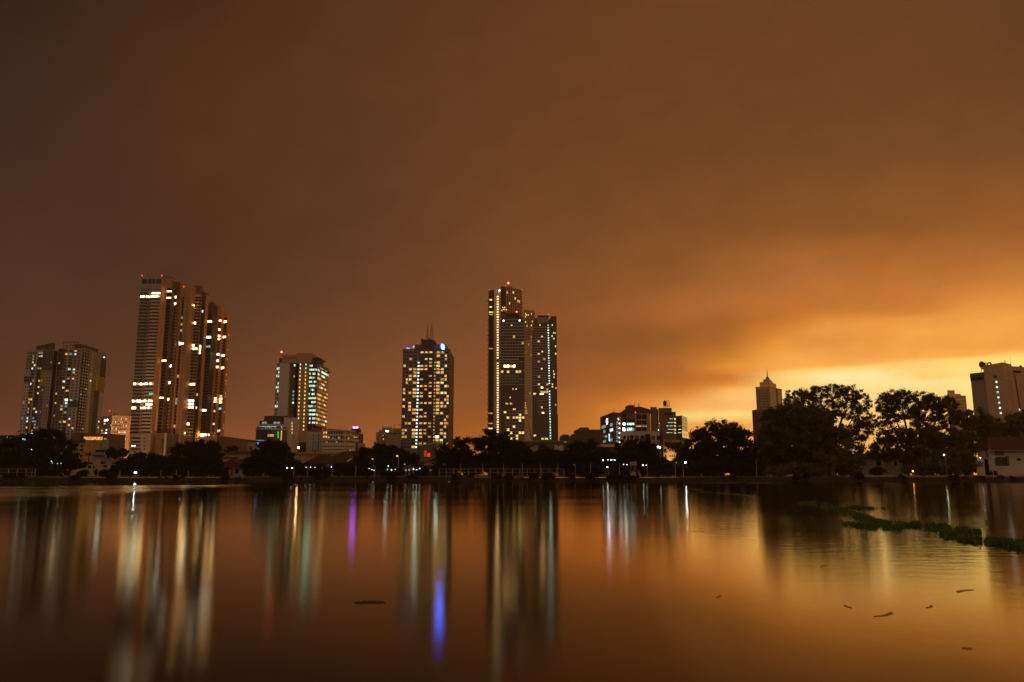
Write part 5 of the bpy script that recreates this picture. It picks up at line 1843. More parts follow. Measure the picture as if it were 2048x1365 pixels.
    prof = [(H0_[0], zc(290, 660)), (k0, zc(240, 660)), (k1, zc(228, 660)), (H1_[0], zc(268, 660))]
    vs = [(H0_[0], 661, zlow), (H1_[0], 661, zlow)] + [(x, 661, z) for x, z in prof[::-1]]
    vs2 = [(x, 690, z) for x, y, z in vs]
    n = len(vs)
    mb.add(vs + vs2, [tuple(range(n)), tuple(range(2 * n - 1, n - 1, -1))] + [(i, i + n, (i + 1) % n + n, (i + 1) % n) for i in range(n)])
    b.part('hall_roof', mb, W_DBROWN)
    x0, x1 = pp(868, 220, 660)[0], pp(952, 220, 660)[0]
    b.part('plant_room', MB().box(x0, x1, 663, 680, zc(240, 660) - 2, zc(205, 660)), W_DBROWN)
    for cx, top in ((885, 178), (950, 165), (1003, 175), (1012, 180), (670, 245), (750, 285)):
        q = pp(cx, 220, 664)
        b.part('roof_aerial', MB().tube((*q, zc(235 if cx > 800 else 310, 664)), (*q, zc(top, 664)), .2, .1, 5), STEEL)
    # tower and right wing
    I0, I1 = pp(1168.5, 400, 622), pp(1256, 400, 622)
    b.prism('stair_tower', W_BROWN, [I0, I1, (I1[0], 660), (I0[0], 660)], GZ, zc(236, 622))
    J0, J1 = pp(1280, 400, 626), pp(1462, 400, 626)
    b.prism('right_wing', W_BROWN, [J0, J1, (J1[0], 670), (J0[0], 670)], GZ, zc(248, 626))
    b.fbox('slot', Face((I1[0], 627), (J0[0], 627)), 0, J0[0] - I1[0], GZ, zc(262, 626), -10, 0, W_DBROWN)
    K0_, K1_ = pp(1462.2, 400, 628), pp(1515, 400, 628)
    b.prism('right_wing', W_BROWN, [K0_, K1_, (K1_[0], 670), (K0_[0], 670)], GZ, zc(300, 628))
    L0, L1 = pp(1515.2, 400, 632), pp(1592, 400, 626)
    M1 = pp(1668, 400, 650)
    b.prism('corner_wing', W_BROWN, [L0, L1, M1, (M1[0], 680), (L0[0], 680)], GZ, zc(354, 628))
    f5 = Face(J0, K1_)
    f6 = Face(L0, L1)
    f7 = Face(L1, M1)
    for y in (396, 447, 493, 540, 585):
        for k in range(4):
            a0, a1 = cc(1385 + k * 22 + (18 if y in (447, 540) else 0), y - 4), cc(1402 + k * 22 + (18 if y in (447, 540) else 0), y + 4)
            if rnd.random() < .85 and not (y == 396 and k < 2):
                b.pwin(Face(J0, J1), a0[0], a0[1], a1[0], a1[1], GREENW, d1=.1)
        a0, a1 = cc(1490, y - 8), cc(1526, y + 16)
        b.pwin(Face(K0_, K1_), a0[0], a0[1], cc(1514, y)[0], a1[1], WARM2 if y > 420 else YELL)
        a0, a1 = cc(1545, y - 3), cc(1588, y + 5)
        if y > 450:
            b.pwin(f6, a0[0], a0[1], a1[0], a1[1], COOL2 if y != 493 else COOL1)
    a0, a1 = cc(1360, 315), cc(1475, 350)
    b.pwin(Face(J0, J1), a0[0], a0[1], cc(1460, 0)[0], a1[1], SHADE, 'dark_band')
    for j in range(6):
        for k in range(5):
            y0 = 365 + j * 50
            b.win(f7, f7.L * (.04 + .19 * k), f7.L * (.22 + .19 * k), zc(y0 + 46, 640), zc(y0, 640), GLASS2 if j < 4 or k % 2 else WARM2)
    b.beacon(*cc(962, 308), 611, .5, RED_DIM)
    b.beacon(*cc(1275, 550), 620, .25, LAMPW2, 'wall_lamp')
    b.beacon(*cc(1290, 460), 620, .3, WARM2, 'wall_lamp')
    # round roof billboard on legs
    q = pp(1385, 190, 632)
    zb0, zb1 = zc(228, 632), zc(145, 632)
    zm = (zb0 + zb1) / 2
    rr = (zb1 - zb0) / 2
    mb = MB()
    n = 20
    for dy0, dy1, sx in ((0, .5, .55),):
        pts = [(q[0] - 1.2 + rr * sx * cos(2 * pi * i / n), zm + rr * sin(2 * pi * i / n)) for i in range(n)]
        vs = [(x, q[1] + dy0, z) for x, z in pts] + [(x, q[1] + dy1, z) for x, z in pts]
        mb.add(vs, [tuple(range(n)), tuple(range(2 * n - 1, n - 1, -1))] + [(i, i + n, (i + 1) % n + n, (i + 1) % n) for i in range(n)])
    bb = b.part('billboard_disc', mb, W_DBROWN)
    mb = MB()
    for i in range(n):
        t0, t1 = 2 * pi * i / n, 2 * pi * (i + 1) / n
        mb.tube((q[0] + 1.2 + rr * .62 * cos(t0), q[1] + 1.5, zm + rr * sin(t0)), (q[0] + 1.2 + rr * .62 * cos(t1), q[1] + 1.5, zm + rr * sin(t1)), .16, .16, 4)
    for k in range(4):
        z = zm - rr * .7 + k * rr * .45
        mb.tube((q[0] - 1, q[1] + 1.5, z), (q[0] + rr * .75, q[1] + 1.5, z), .13, .13, 4)
    for x in (-2, -.5, 1, 2.6):
        mb.tube((q[0] + x, q[1] + 1.5, zc(250, 632)), (q[0] + x, q[1] + 1.5, zm + rr * .5), .14, .14, 4)
    b.part('billboard_frame', mb, STEEL)
    b.finish()

    # ---------------- white lower building
    Y = 470.0
    b = Bld('white_block', 'low white block with square dark windows in front of the stepped complex', 'building', (*P(1285, Y), GZ))
    a, c = P(1242, Y, 890), P(1320, Y, 890)
    zt = Zp(863.5, Y)
    b.prism('wall', W_LIGHT, [a, c, (c[0], Y + 30), (a[0], Y + 30)], GZ, zt)
    f = Face(a, c)
    for x0, x1, y0, y1 in ((802, 832, 628, 665), (848, 878, 628, 665), (890, 935, 622, 670), (955, 1010, 622, 690), (1032, 1085, 625, 680), (1095, 1168, 605, 720), (1178, 1228, 628, 690), (1252, 1300, 630, 685)):
        a0, a1 = cc(x0, y0), cc(x1, y1)
        b.pwin(f, a0[0], a0[1], a1[0], a1[1], SHADE if x0 not in (955, 1178) else W_BROWN)
    for k in range(7):
        a0, a1 = cc(1196 + k * 16 + (16 if k > 2 else 0), 705), cc(1204 + k * 16 + (16 if k > 2 else 0), 755)
        b.pwin(f, a0[0], a0[1], a1[0], a1[1], SHADE)
    for k in range(4):
        a0, a1 = cc(1220 + k * 23, 778 - (k == 2) * 6), cc(1234 + k * 23, 818)
        b.pwin(f, a0[0], a0[1], a1[0], a1[1], COOL3, 'lit_bay', .3)
    b.fbox('balcony_rail', f, f.u(*cc(1190, 760)), f.u(*cc(1312, 760)), Zp(cc(0, 768)[1], Y), Zp(cc(0, 757)[1], Y), 0, .6, W_LIGHT)
    x0 = P(cc(1312, 700)[0], Y - 2, 880)[0]
    x1 = P(cc(1338, 700)[0], Y - 2, 880)[0]
    b.part('dark_pier', MB().box(x0, x1, Y - 2, Y + 8, GZ, Zp(cc(0, 612)[1], Y)), W_DBROWN)
    b.part('white_pier', MB().box(P(cc(1302, 700)[0], Y - 1)[0], x0 - .05, Y - 1, Y + 6, GZ, Zp(cc(0, 800)[1], Y)), W_LIGHT)
    b.finish()

    # ---------------- yellow apartments
    Y = 440.0
    b = Bld('old_apartments', 'old yellow-washed apartment house with small balconies, lit from below by a street lamp', 'apartment house', (*P(1340, Y), GZ))
    a, c = P(1327, Y, 900), P(1353, Y, 900)
    b.prism('wall', W_WEATHER, [a, c, (c[0] + 8, Y + 18), (a[0], Y + 18)], GZ, Zp(879.5, Y))
    f = Face(a, c)
    for j, y in enumerate((715, 810, 890)):
        for k in range(3):
            a0, a1 = cc(1425 + k * 30, y), cc(1443 + k * 30, y + 26)
            b.pwin(f, a0[0], a0[1], a1[0], a1[1], SHADE)
        ua, ub = f.u(*cc(1358, y)), f.u(*cc(1390, y))
        z = Zp(cc(0, y + 50)[1], Y)
        b.rep('balcony', f, ua, ub, z - .15, z, W_DGREY, 0, 1.2)
        b.rep('balcony_rail', f, ua, ub, z, z + .9, W_DBROWN, 1.1, 1.2)
        a0, a1 = cc(1362, y - 5), cc(1384, y + 44)
        b.pwin(f, a0[0], a0[1], a1[0], a1[1], SHADE)
    b.finish()

    # ---------------- tower with a spire
    c9 = lambda cx, cy: (1360 + cx / 5.461, 730 + cy / 5.461)
    Y = 1150.0
    b = Bld('spire_tower', 'distant tan tower with stepped crown and thin spire against the sunset', 'tower', (*P(1538, Y), GZ))
    def qp(cx, cy, Yv):
        px, py = c9(cx, cy)
        return P(px, Yv, py)
    zq = lambda cy, Yv=Y: Zp(c9(0, cy)[1], Yv)
    A, B_, C_, D_ = qp(828, 300, Y + 6), qp(985, 300, Y), qp(1113, 300, Y + 40), qp(960, 300, Y + 60)
    b.prism('shaft', W_SAND, [A, B_, C_, D_], GZ, zq(240))
    b.prism('cornice', W_SAND, [qp(823, 240, Y + 5), qp(985, 240, Y - 1.5), qp(1117, 240, Y + 40), qp(960, 240, Y + 62)], zq(246), zq(237))
    f1, f2 = Face(A, B_), Face(B_, C_)
    for k in range(3):
        b.fbox('bay', f1, f1.L * (.04 + .33 * k), f1.L * (.30 + .33 * k), GZ, zq(265), 0, .5, W_TAN)
    for j in range(10):
        for k in range(8):
            z0 = zq(262 + j * 30)
            if k == 4:
                continue
            b.win(f2, f2.L * (.02 + .12 * k), f2.L * (.12 + .12 * k), z0 - 5.2, z0 - .4, GLASS2)
        for k in range(12):
            z0 = zq(262 + j * 30)
            b.win(f1, f1.L * (.05 + .077 * k), f1.L * (.10 + .077 * k), z0 - 3.6, z0 - 1.4, W_BROWN, .56)
    b.fbox('corner_slot', f2, f2.L * .50, f2.L * .60, GZ, zq(240), 0, .3, W_DBROWN)
    for (xa, xb, xm, y0, y1) in ((872, 1052, 985, 240, 182), (908, 1010, 975, 182, 152), (940, 975, 960, 152, 140)):
        pts = [qp(xa, y0, Y + 10), qp(xm, y0, Y + 6), qp(xb, y0, Y + 34), qp((xa + xb) / 2, y0, Y + 50)]
        b.prism('crown_tier', W_SAND, pts, zq(y0 + 6), zq(y1))
    q = qp(955, 140, Y + 24)
    mb = MB().tube((*q, zq(142)), (*q, zq(122)), 3.2, 2.6, 10).tube((*q, zq(122)), (*q, zq(105)), 2.4, .8, 10).tube((*q, zq(105)), (*q, zq(55)), .7, .5, 8).tube((*q, zq(55)), (*q, zq(20)), .45, .15, 6)
    b.part('spire', mb, W_BROWN)
    b.finish()

    Y = 700.0
    b = Bld('red_block', 'dull red flat-roofed block behind the big lakeside trees', 'building', (*P(1580, Y), GZ))
    a0, c0 = P(1507, Y, 850), P(1515, Y - 6, 850)
    c = P(1668, Y, 850)
    b.prism('wall', W_BRICK, [c0, c, (c[0], Y + 40), (c0[0], Y + 40)], GZ, Zp(822.5, Y))
    b.prism('red_end', W_RED, [P(1505.5, Y + 6, 850), c0, (c0[0], Y + 6)], GZ, Zp(820.3, Y))
    f = Face(c0, c)
    grid_windows(b, f, 1520, 1660, 828, 900, 18, 5, .6, .4, [(.06, WARM1), (.06, COOL1)], SHADE)
    b.fbox('parapet', f, 0, f.L, Zp(826, Y), Zp(824.5, Y), 0, .3, W_TAN)
    b.finish()

    # pale house wall glimpsed behind the big tree
    Y = 420.0
    b = Bld('hidden_house', 'pale house wall glimpsed through the biggest tree', 'house', (*P(1555, Y), GZ))
    a, c = P(1535, Y, 880), P(1585, Y, 880)
    b.prism('wall', W_LIGHT, [a, c, (c[0], Y + 12), (a[0], Y + 12)], GZ, Zp(857, Y))
    f = Face(a, c)
    grid_windows(b, f, 1540, 1582, 862, 890, 4, 2, .5, .5, [(.25, COOL1)], SHADE)
    b.finish()

    # ---------------- stepped far block and hotel on the right
    cd = lambda cx, cy: (1700 + cx / 4.873, 700 + cy / 4.873)
    Y = 900.0
    b = Bld('stepped_block', 'small tan stepped block peeping over the treetops beside the pale hotel', 'building', (*P(1910, Y), GZ))
    for k_, (xa, xb, y1) in enumerate(((952, 1128, 446), (958, 1092, 427), (975, 1047, 390))):
        a, c = P(cd(xa, 0)[0], Y, 790), P(cd(xb, 0)[0], Y, 790)
        yo = 2.5 * k_
        b.prism('tier', W_SAND, [(a[0], Y + yo), (c[0], Y + yo), (c[0], Y + 30), (a[0], Y + 30)], GZ, Zp(cd(0, y1)[1], Y))
    f = Face(P(cd(952, 0)[0], Y, 790), P(cd(1128, 0)[0], Y, 790))
    grid_windows(b, f, cd(955, 0)[0], cd(1125, 0)[0], cd(0, 450)[1], cd(0, 640)[1], 8, 6, .35, .4, (), SHADE)
    b.finish()

    Y = 560.0
    b = Bld('hotel_block', 'pale windowless hotel slab with a column of white stair windows and a rooftop sign', 'hotel', (*P(2000, Y), GZ))
    def hp(cx, cy, Yv):
        px, py = cd(cx, cy)
        return P(px, Yv, py)
    zh = lambda cy, Yv=Y: Zp(cd(0, cy)[1], Yv)
    A, B_, C_ = hp(1178, 300, Y + 10), hp(1322, 300, Y), hp(1580, 300, Y + 1)
    D_ = hp(2100, 300, Y + 16)
    b.prism('wall', W_HOTEL, [A, B_, C_, D_, (D_[0], Y + 60), (A[0] * (Y + 60) / (Y + 10), Y + 60)], GZ, zh(290))
    b.prism('attic_block', W_HOTEL, [hp(1305, 250, Y + .5), hp(1500, 250, Y + .3), hp(1585, 250, Y + 8), hp(1500, 250, Y + 40), hp(1320, 250, Y + 40)], zh(290) + .02, [zh(155), zh(122), zh(128), zh(135), zh(155)])
    b.prism('attic_block', W_HOTEL, [hp(1585.2, 250, Y + 8), hp(2100, 250, Y + 18), (D_[0], Y + 55), hp(1585, 250, Y + 40)], zh(290) + .02, [zh(145), zh(165), zh(165), zh(145)])
    b.prism('flying_roof', W_BROWN, [hp(1168, 250, Y + 8), hp(1310, 250, Y - .6), hp(1310, 250, Y + .3), hp(1330, 250, Y + 40), hp(1172, 250, Y + 40)], zh(262), zh(218))
    for cx in (1232, 1242):
        q = hp(cx, 270, Y + 8)
        b.part('roof_post', MB().box(q[0] - .5, q[0] + .5, q[1], q[1] + 1, zh(290), zh(262)), W_BROWN)
    q0 = hp(1262, 270, Y + 8)
    b.part('roof_box', MB().prism([q0, hp(1304, 270, Y + 5), hp(1310, 270, Y + 20), hp(1270, 270, Y + 22)], zh(290) + .01, zh(262) - .02), W_BROWN)
    f2, f3 = Face(B_, C_), Face(C_, D_)
    for k, cy in enumerate((314, 363, 414, 465, 515, 567, 617)):
        cx = 1425 + k * 7.3
        a0, a1 = cd(cx - 9, cy - 9), cd(cx + 9, cy + 9)
        b.pwin(f2, a0[0], a0[1], a1[0], a1[1], COOL2)
    a0, a1 = cd(1404, 252), cd(1428, 275)
    b.pwin(f2, a0[0], a0[1], a1[0], a1[1], SHADE)
    a0, a1 = cd(1645, 575), cd(1662, 590)
    b.pwin(f3, a0[0], a0[1], a1[0], a1[1], COOL2)
    a0, a1 = cd(1590, 205), cd(1665, 225)
    b.pwin(f3, a0[0], a0[1], a1[0], a1[1], SHADE)
    ua = f3.u(*cd(1598, 250))
    mb = MB().hexa(*[[(*p, z) for p in (f3.pt(ua + (d_), .3), f3.pt(ua + .9 + d_, .3), f3.pt(ua + .9 + d_, 0), f3.pt(ua + d_, 0))] for z, d_ in ((zh(585), 2.2), (zh(235), 0))])
    b.part('drain_pipe', mb, W_DBROWN)
    b.finish()
    # rooftop sign seen from behind: a ring and bold letters on a frame
    q = hp(1280, 140, Y + 3)
    r_ = empty('rooftop_sign', (q[0], q[1], zh(185)), 'dark rooftop sign of a disc and bold letters on the pale hotel, seen from behind', 'sign')
    mb = MB()
    zc0 = zh(140)
    n = 20
    rx, rz_ = 1.35, 2.1
    pts = [(q[0] + rx * cos(2 * pi * i / n), zc0 + rz_ * sin(2 * pi * i / n)) for i in range(n)]
    vs = [(x, q[1], z) for x, z in pts] + [(x, q[1] + .8, z) for x, z in pts]
    mb.add(vs, [tuple(range(n)), tuple(range(2 * n - 1, n - 1, -1))] + [(i, i + n, (i + 1) % n + n, (i + 1) % n) for i in range(n)])
    mb.build('disc', W_DBROWN, r_)
    def letter(strokes):
        mb = MB()
        for (x0, y0, x1, y1) in strokes:
            p0, p1 = hp(x0, y0, Y + 4), hp(x1, y1, Y + 4)
            mb.tube((p0[0], p0[1], zh(y0)), (p1[0], p1[1], zh(y1)), .45, .45, 6)
        mb.build('letter', W_DBROWN, r_)
    letter([(1272, 110, 1290, 112), (1290, 112, 1303, 128), (1303, 128, 1303, 150), (1303, 150, 1294, 172), (1294, 172, 1282, 178)])
    letter([(1312, 116, 1314, 150), (1314, 148, 1328, 146)])
    letter([(1334, 116, 1336, 146)])
    letter([(1350, 118, 1372, 120), (1372, 120, 1376, 138), (1352, 118, 1353, 128)])
    mb = MB()
    for x0, x1, y in ((1290, 1340, 178), (1300, 1380, 152)):
        p0, p1 = hp(x0, y, Y + 5), hp(x1, y - 10, Y + 5)
        mb.tube((*p0, zh(y)), (*p1, zh(y - 8)), .22, .22, 5)
    for x in (1276, 1300, 1322, 1345, 1370):
        p0 = hp(x, 160, Y + 5)
        mb.tube((*p0, zh(208 if x < 1305 else 155)), (*p0, zh(120)), .18, .18, 5)
    mb.build('sign_frame', STEEL, r_)
    q = hp(1660, 128, Y + 20)
    d_ = Bld('roof_dish', 'small satellite dish standing on the pale hotel roof', 'satellite dish', (q[0], q[1], zh(150)))
    d_.part('dish', MB().ball((q[0], q[1], zh(126)), 1.0, .9, 12), W_DBROWN)
    d_.part('stand', MB().tube((q[0] - 1.6, q[1], zh(160)), (q[0], q[1], zh(130)), .3, .3, 6), STEEL)
    for cx, y0, y1 in ((1508, 124, 92), (1562, 128, 45)):
        q = hp(cx, 100, Y + 6)
        o = MB().tube((*q, zh(y0 + 8)), (*q, zh(y1)), .35 if cx < 1520 else .12, .2 if cx < 1520 else .06, 6).build('roof_aerial', STEEL)
        tag(o, 'short thick aerial on the pale hotel roof' if cx < 1520 else 'thin tall aerial on the pale hotel roof', 'aerial')


right_blocks()

# ================================================== low houses along the far bank


def low_houses():
    cl = lambda cx, cy: (cx / 6.206, 840 + cy / 6.206)
    cm = lambda cx, cy: (300 + cx / 6.0235, 840 + cy / 6.0235)
    cr = lambda cx, cy: (600 + cx / 6.827, 840 + cy / 6.827)
    ce = lambda cx, cy: (860 + cx / 5.689, 840 + cy / 5.689)
    cd = lambda cx, cy: (1700 + cx / 4.873, 700 + cy / 4.873)

    def block(name, label, cat, Y, px0, px1, pyt, m, depth=14, part='wall'):
        b = Bld(name, label, cat, (*P((px0 + px1) / 2, Y), GZ))
        a, c = P(px0, Y, pyt + 10), P(px1, Y, pyt + 10)
        b.prism(part, m, [a, c, (c[0], Y + depth), (a[0], Y + depth)], GZ, Zp(pyt, Y))
        return b, Face(a, c), a, c

    # green screened block, far left
    b, f, a, c = block('green_block', 'dark block with a green planted screen at the far left bank', 'building', 420, -40, 22, 871.5, mat('green_wall', (.05, .07, .035), .9, .5, .5), 20)
    b.fbox('roof_slab', f, f.L * .66, f.L + .8, Zp(872.5, 420), Zp(871.2, 420), -4, 1, W_DBROWN)
    for px, py in ((14, 874), (20, 876), (16, 882)):
        b.pwin(f, px, py, px + 1.5, py + 2, TEAL if px == 20 else GREENW)
    b.finish()
    # brown annex with the long amber strip window
    Y = 430
    b, f, a, c = block('strip_window_hall', 'brown and grey hall with one long amber strip window, below the panelled towers', 'hall', Y, 166.5, 218, 867.5, W_BROWN, 18)
    b.fbox('lower_wall', f, 0, f.L * .76, GZ, Zp(880.5, Y), 0, .2, W_WEATHER)
    b.fbox('lower_wall', f, f.L * .77, f.L, GZ, Zp(879, Y), 0, .2, W_GREY)
    for k in range(8):
        x0 = 1040 + k * 29.5 + (6 if k == 8 else 0)
        a0, a1 = cl(x0, 212), cl(x0 + 27, 250)
        b.pwin(f, a0[0], a0[1], a1[0], a1[1], AMBER2)
    a0, a1 = cl(1288, 232), cl(1320, 262)
    b.pwin(f, a0[0], a0[1], a1[0], a1[1], AMBER2)
    b.fbox('ledge', f, 0, f.L * .77, Zp(889.5, Y), Zp(889, Y), 0, .5, W_DBROWN)
    b.finish()
    b, f, a, c = block('brown_annex', 'square brown annex block left of the amber strip window hall', 'building', 432, 141, 166.3, 865.5, W_BROWN, 16)
    b.fbox('corner_pier', f, f.L * .8, f.L, GZ, Zp(866, 432), 0, .3, W_DBROWN)
    b.finish()
    # old yellow walk-up
    Y = 400
    b, f, a, c = block('old_apartments', 'weathered ochre walk-up with shuttered windows and a cluttered roof, beside the dark left trees', 'apartment house', Y, 133, 169, 886.5, W_WEATHER, 14)
    for x0, x1, y0, y1 in ((1003, 1030, 308, 335), (1000, 1028, 368, 392), (995, 1022, 432, 455), (915, 968, 365, 392), (910, 960, 430, 455), (925, 975, 290, 330), (850, 895, 300, 335)):
        a0, a1 = cl(x0, y0), cl(x1, y1)
        b.pwin(f, a0[0], a0[1], a1[0], a1[1], SHADE if x0 != 915 else mat('green_shutter', (.03, .09, .06)))
    b.fbox('ledge', f, 0, f.L, Zp(898, Y), Zp(897.2, Y), 0, .7, W_WEATHER)
    b.fbox('roof_clutter', f, f.L * .1, f.L * .55, Zp(886.5, Y), Zp(880, Y), -6, -1, W_DBROWN)
    b.fbox('roof_clutter', f, f.L * .6, f.L * .72, Zp(886.5, Y), Zp(877, Y), -5, -3, W_DBROWN)
    b.finish()
    # white shophouses
    Y = 385
    b, f, a, c = block('shop_house', 'small pale shophouses with a dark lean-to roof, right of the ochre walk-up', 'house', Y, 187, 222.5, 903, W_GREY, 12)
    a0, a1 = cl(1185, 372), cl(1300, 400)
    b.pwin(f, a0[0], a0[1], a1[0], a1[1], SHADE)
    a0, a1 = cl(1165, 434), cl(1300, 448)
    b.pwin(f, a0[0], a0[1], a1[0], a1[1], W_DBROWN, 'awning', .8)
    a0, a1 = cl(1325, 440), cl(1362, 480)
    b.pwin(f, a0[0], a0[1], a1[0], a1[1], SHADE)
    b.part('upper_wall', MB().prism([P(212, Y + .5, 900), (c[0], Y + .5), (c[0], Y + 10), (P(212, Y, 900)[0], Y + 10)], Zp(903.1, Y), Zp(900.5, Y)), W_LIGHT)
    b.finish()
    # ruined wall
    Y = 330
    b = Bld('ruined_house', 'low crumbling ochre house with two dark doorways near the lake edge', 'house', (*P(190, Y), GZ))
    p = [P(x, Y, 930) for x in (145, 158, 172, 176, 188, 205, 222)]
    tops = [941, 938, 936, 929.5, 928, 930, 928.5]
    mb = MB()
    for i in range(len(p) - 1):
        z0, z1 = Zp(tops[i], Y), Zp(tops[i + 1], Y)
        mb.hexa([(p[i][0], Y, GZ), (p[i + 1][0] - .02, Y, GZ), (p[i + 1][0] - .02, Y + 5, GZ), (p[i][0], Y + 5, GZ)], [(p[i][0], Y, z0), (p[i + 1][0] - .02, Y, z1), (p[i + 1][0] - .02, Y + 5, z1), (p[i][0], Y + 5, z0)])
    b.part('wall', mb, W_WEATHER)
    f = Face(p[0], p[-1])
    for px0, px1, y0, y1 in ((176.5, 182.5, 931.5, 937), (186, 188.5, 932, 938), (206, 214, 931, 935)):
        b.pwin(f, px0, y0, px1, y1, SHADE, 'doorway')
    x0, x1 = P(181, Y + 4)[0], P(189, Y + 4)[0]
    b.part('chimney', MB().box(x0, x1, Y + 5.05, Y + 8, GZ, Zp(918.5, Y)), W_WEATHER)
    b.finish()
    # small lean-to by the orange lamp
    Y = 360
    b, f, a, c = block('lean_to_shed', 'small pale shed under the orange street lamp', 'shed', Y, 237, 256, 918, W_WEATHER, 6)
    b.fbox('roof', f, -.6, f.L + .6, Zp(918, Y), Zp(916.8, Y), -6, .8, W_DBROWN)
    b.finish()

    # big hipped house and its lean-to, then the gable cottage
    Y = 400
    b, f, a, c = block('hip_roof_house', 'wide house under a dark hipped roof with a long ledge, behind the red gable cottage', 'house', Y, 438, 505, 908, W_WEATHER, 22)
    za, zr = Zp(908, Y), Zp(901, Y)
    a2, c2 = (a[0] - 1, Y - 1), (c[0] + 1, Y - 1)
    mb = MB().add([(a2[0], a2[1], za), (c2[0], c2[1], za), (c2[0], Y + 23, za), (a2[0], Y + 23, za), (a2[0] + 6, Y + 11, zr), (c2[0] - 6, Y + 11, zr)], [(0, 1, 5, 4), (1, 2, 5), (2, 3, 4, 5), (3, 0, 4), (3, 2, 1, 0)])
    b.part('roof', mb, TILE)
    b.fbox('ledge', f, 0, f.L, Zp(914.5, Y), Zp(914, Y), 0, .6, W_GREY)
    a0, a1 = cm(890, 455), cm(1055, 468)
    b.pwin(f, a0[0], a0[1], a1[0], a1[1], SHADE)
    a0, a1 = cm(1080, 455), cm(1140, 465)
    b.pwin(f, a0[0], a0[1], a1[0], a1[1], W_LIGHT, 'sign_board', .3)
    b.finish()
    Y = 335
    b, f, a, c = block('gable_cottage', 'white cottage with a dark red gable facing the lake, between black tree crowns', 'cottage', Y, 441.5, 486, 935, W_LIGHT, 12)
    mb = MB()
    e0, e1, ap = P(438.5, Y - .8, 935), P(490, Y - .8, 935), P(462, Y - .8, 918)
    ze, za = Zp(935.5, Y), Zp(918, Y)
    mb.add([(e0[0], Y - .8, ze), (e1[0], Y - .8, ze), (ap[0], Y - .8, za), (e0[0], Y + 13, ze), (e1[0], Y + 13, ze), (ap[0], Y + 13, za)], [(0, 1, 2), (3, 5, 4), (0, 2, 5, 3), (1, 4, 5, 2), (0, 3, 4, 1)])
    b.part('roof', mb, mat('dark_red_gable', (.12, .03, .022), .8, .25))
    b.fbox('corner_post', f, f.L * .46, f.L * .53, GZ, Zp(935, Y), 0, .5, W_BROWN)
    a0, a1 = cm(1025, 592), cm(1065, 645)
    b.pwin(f, a0[0], a0[1], a1[0], a1[1], SHADE)
    q = P(474, Y)
    b.fbox('side_roof', Face(P(463, Y - .5, 935), P(500, Y - .5, 935)), 0.2, 9, Zp(936, Y), Zp(935.2, Y), -8, .8, TILE_L)
    b.finish()
    # white lattice pavilion hidden by trees
    b, f, a, c = block('lattice_pavilion', 'small white stepped pavilion front peeking between dark trees', 'pavilion', 372, 340, 357, 919, W_LIGHT, 5)
    x0, x1 = P(345, 372)[0], P(354, 372)[0]
    b.part('stepped_gable', MB().box(x0, x1, 372.2, 373.5, Zp(919, 372), Zp(913, 372)).box(x0 + .7, x1 - .7, 372.3, 373.4, Zp(913, 372), Zp(909, 372)), W_LIGHT)
    for k in range(4):
        b.pwin(f, 341.5 + k * 4, 925, 344 + k * 4, 931, SHADE)
    b.finish()

    # market sheds: long tiled roofs
    Y = 430
    b, f, a, c = block('long_shed', 'long low hall under a pale orange roof behind the market sheds', 'shed', Y, 586, 695, 909.5, W_WEATHER, 22)
    za, zr = Zp(909.5, Y), Zp(904, Y)
    mb = MB().gable(a, c, 22, za, zr, .8)
    b.part('roof', mb, TILE_L)
    for k in range(6):
        b.pwin(f, 648 + k * 3, 911, 650 + k * 3, 915.5, COOL1 if k in (2, 5) else SHADE)
    x0 = P(618.5, Y)[0]
    b.part('vent', MB().box(x0 - .5, x0 + .6, Y + 10, Y + 11, zr - .5, zr + 1), W_DBROWN)
    b.finish()
    Y = 385
    b = Bld('market_hall', 'large dark hall with a broad red-brown tiled roof sloping to the lake', 'hall', (*P(730, Y), GZ))
    a, c = P(664, Y, 915), P(800, Y, 915)
    b.prism('wall', W_DBROWN, [a, c, (c[0], Y + 24), (a[0], Y + 24)], GZ, Zp(915, Y))
    mb = MB()
    r0, r1 = P(677, Y, 902), P(735, Y, 900)
    za = Zp(916, Y)
    mb.add([(a[0] - 1, Y - 1, za), (c[0] + 1, Y - 1, za), (c[0] + 1, Y + 25, za), (a[0] - 1, Y + 25, za), (r0[0], Y + 12, Zp(902, Y)), (c[0] - 3, Y + 12, Zp(898.5, Y))],
           [(0, 1, 5, 4), (1, 2, 5), (2, 3, 4, 5), (3, 0, 4), (3, 2, 1, 0)])
    b.part('roof', mb, TILE)
    b.finish()
    Y = 362
    b = Bld('market_shed', 'market shed with dark tiled roof, two pale skylights and a lit blue awning', 'shed', (*P(680, Y), GZ))
    a, c = P(605, Y, 928), P(722, Y, 928)
    b.prism('wall', W_DBROWN, [a, c, (c[0], Y + 16), (a[0], Y + 16)], GZ, Zp(927, Y))
    za = Zp(928, Y)
    mb = MB()
    mb.add([(a[0], Y - 1, za), (c[0], Y - 1, za), (c[0], Y + 17, za), (a[0], Y + 17, za), (P(628, Y)[0], Y + 8, Zp(909.5, Y)), (P(728, Y)[0], Y + 8, Zp(913, Y))],
           [(0, 1, 5, 4), (1, 2, 5), (2, 3, 4, 5), (3, 0, 4), (3, 2, 1, 0)])
    b.part('roof', mb, TILE)
    g0 = P(608, Y, 915)
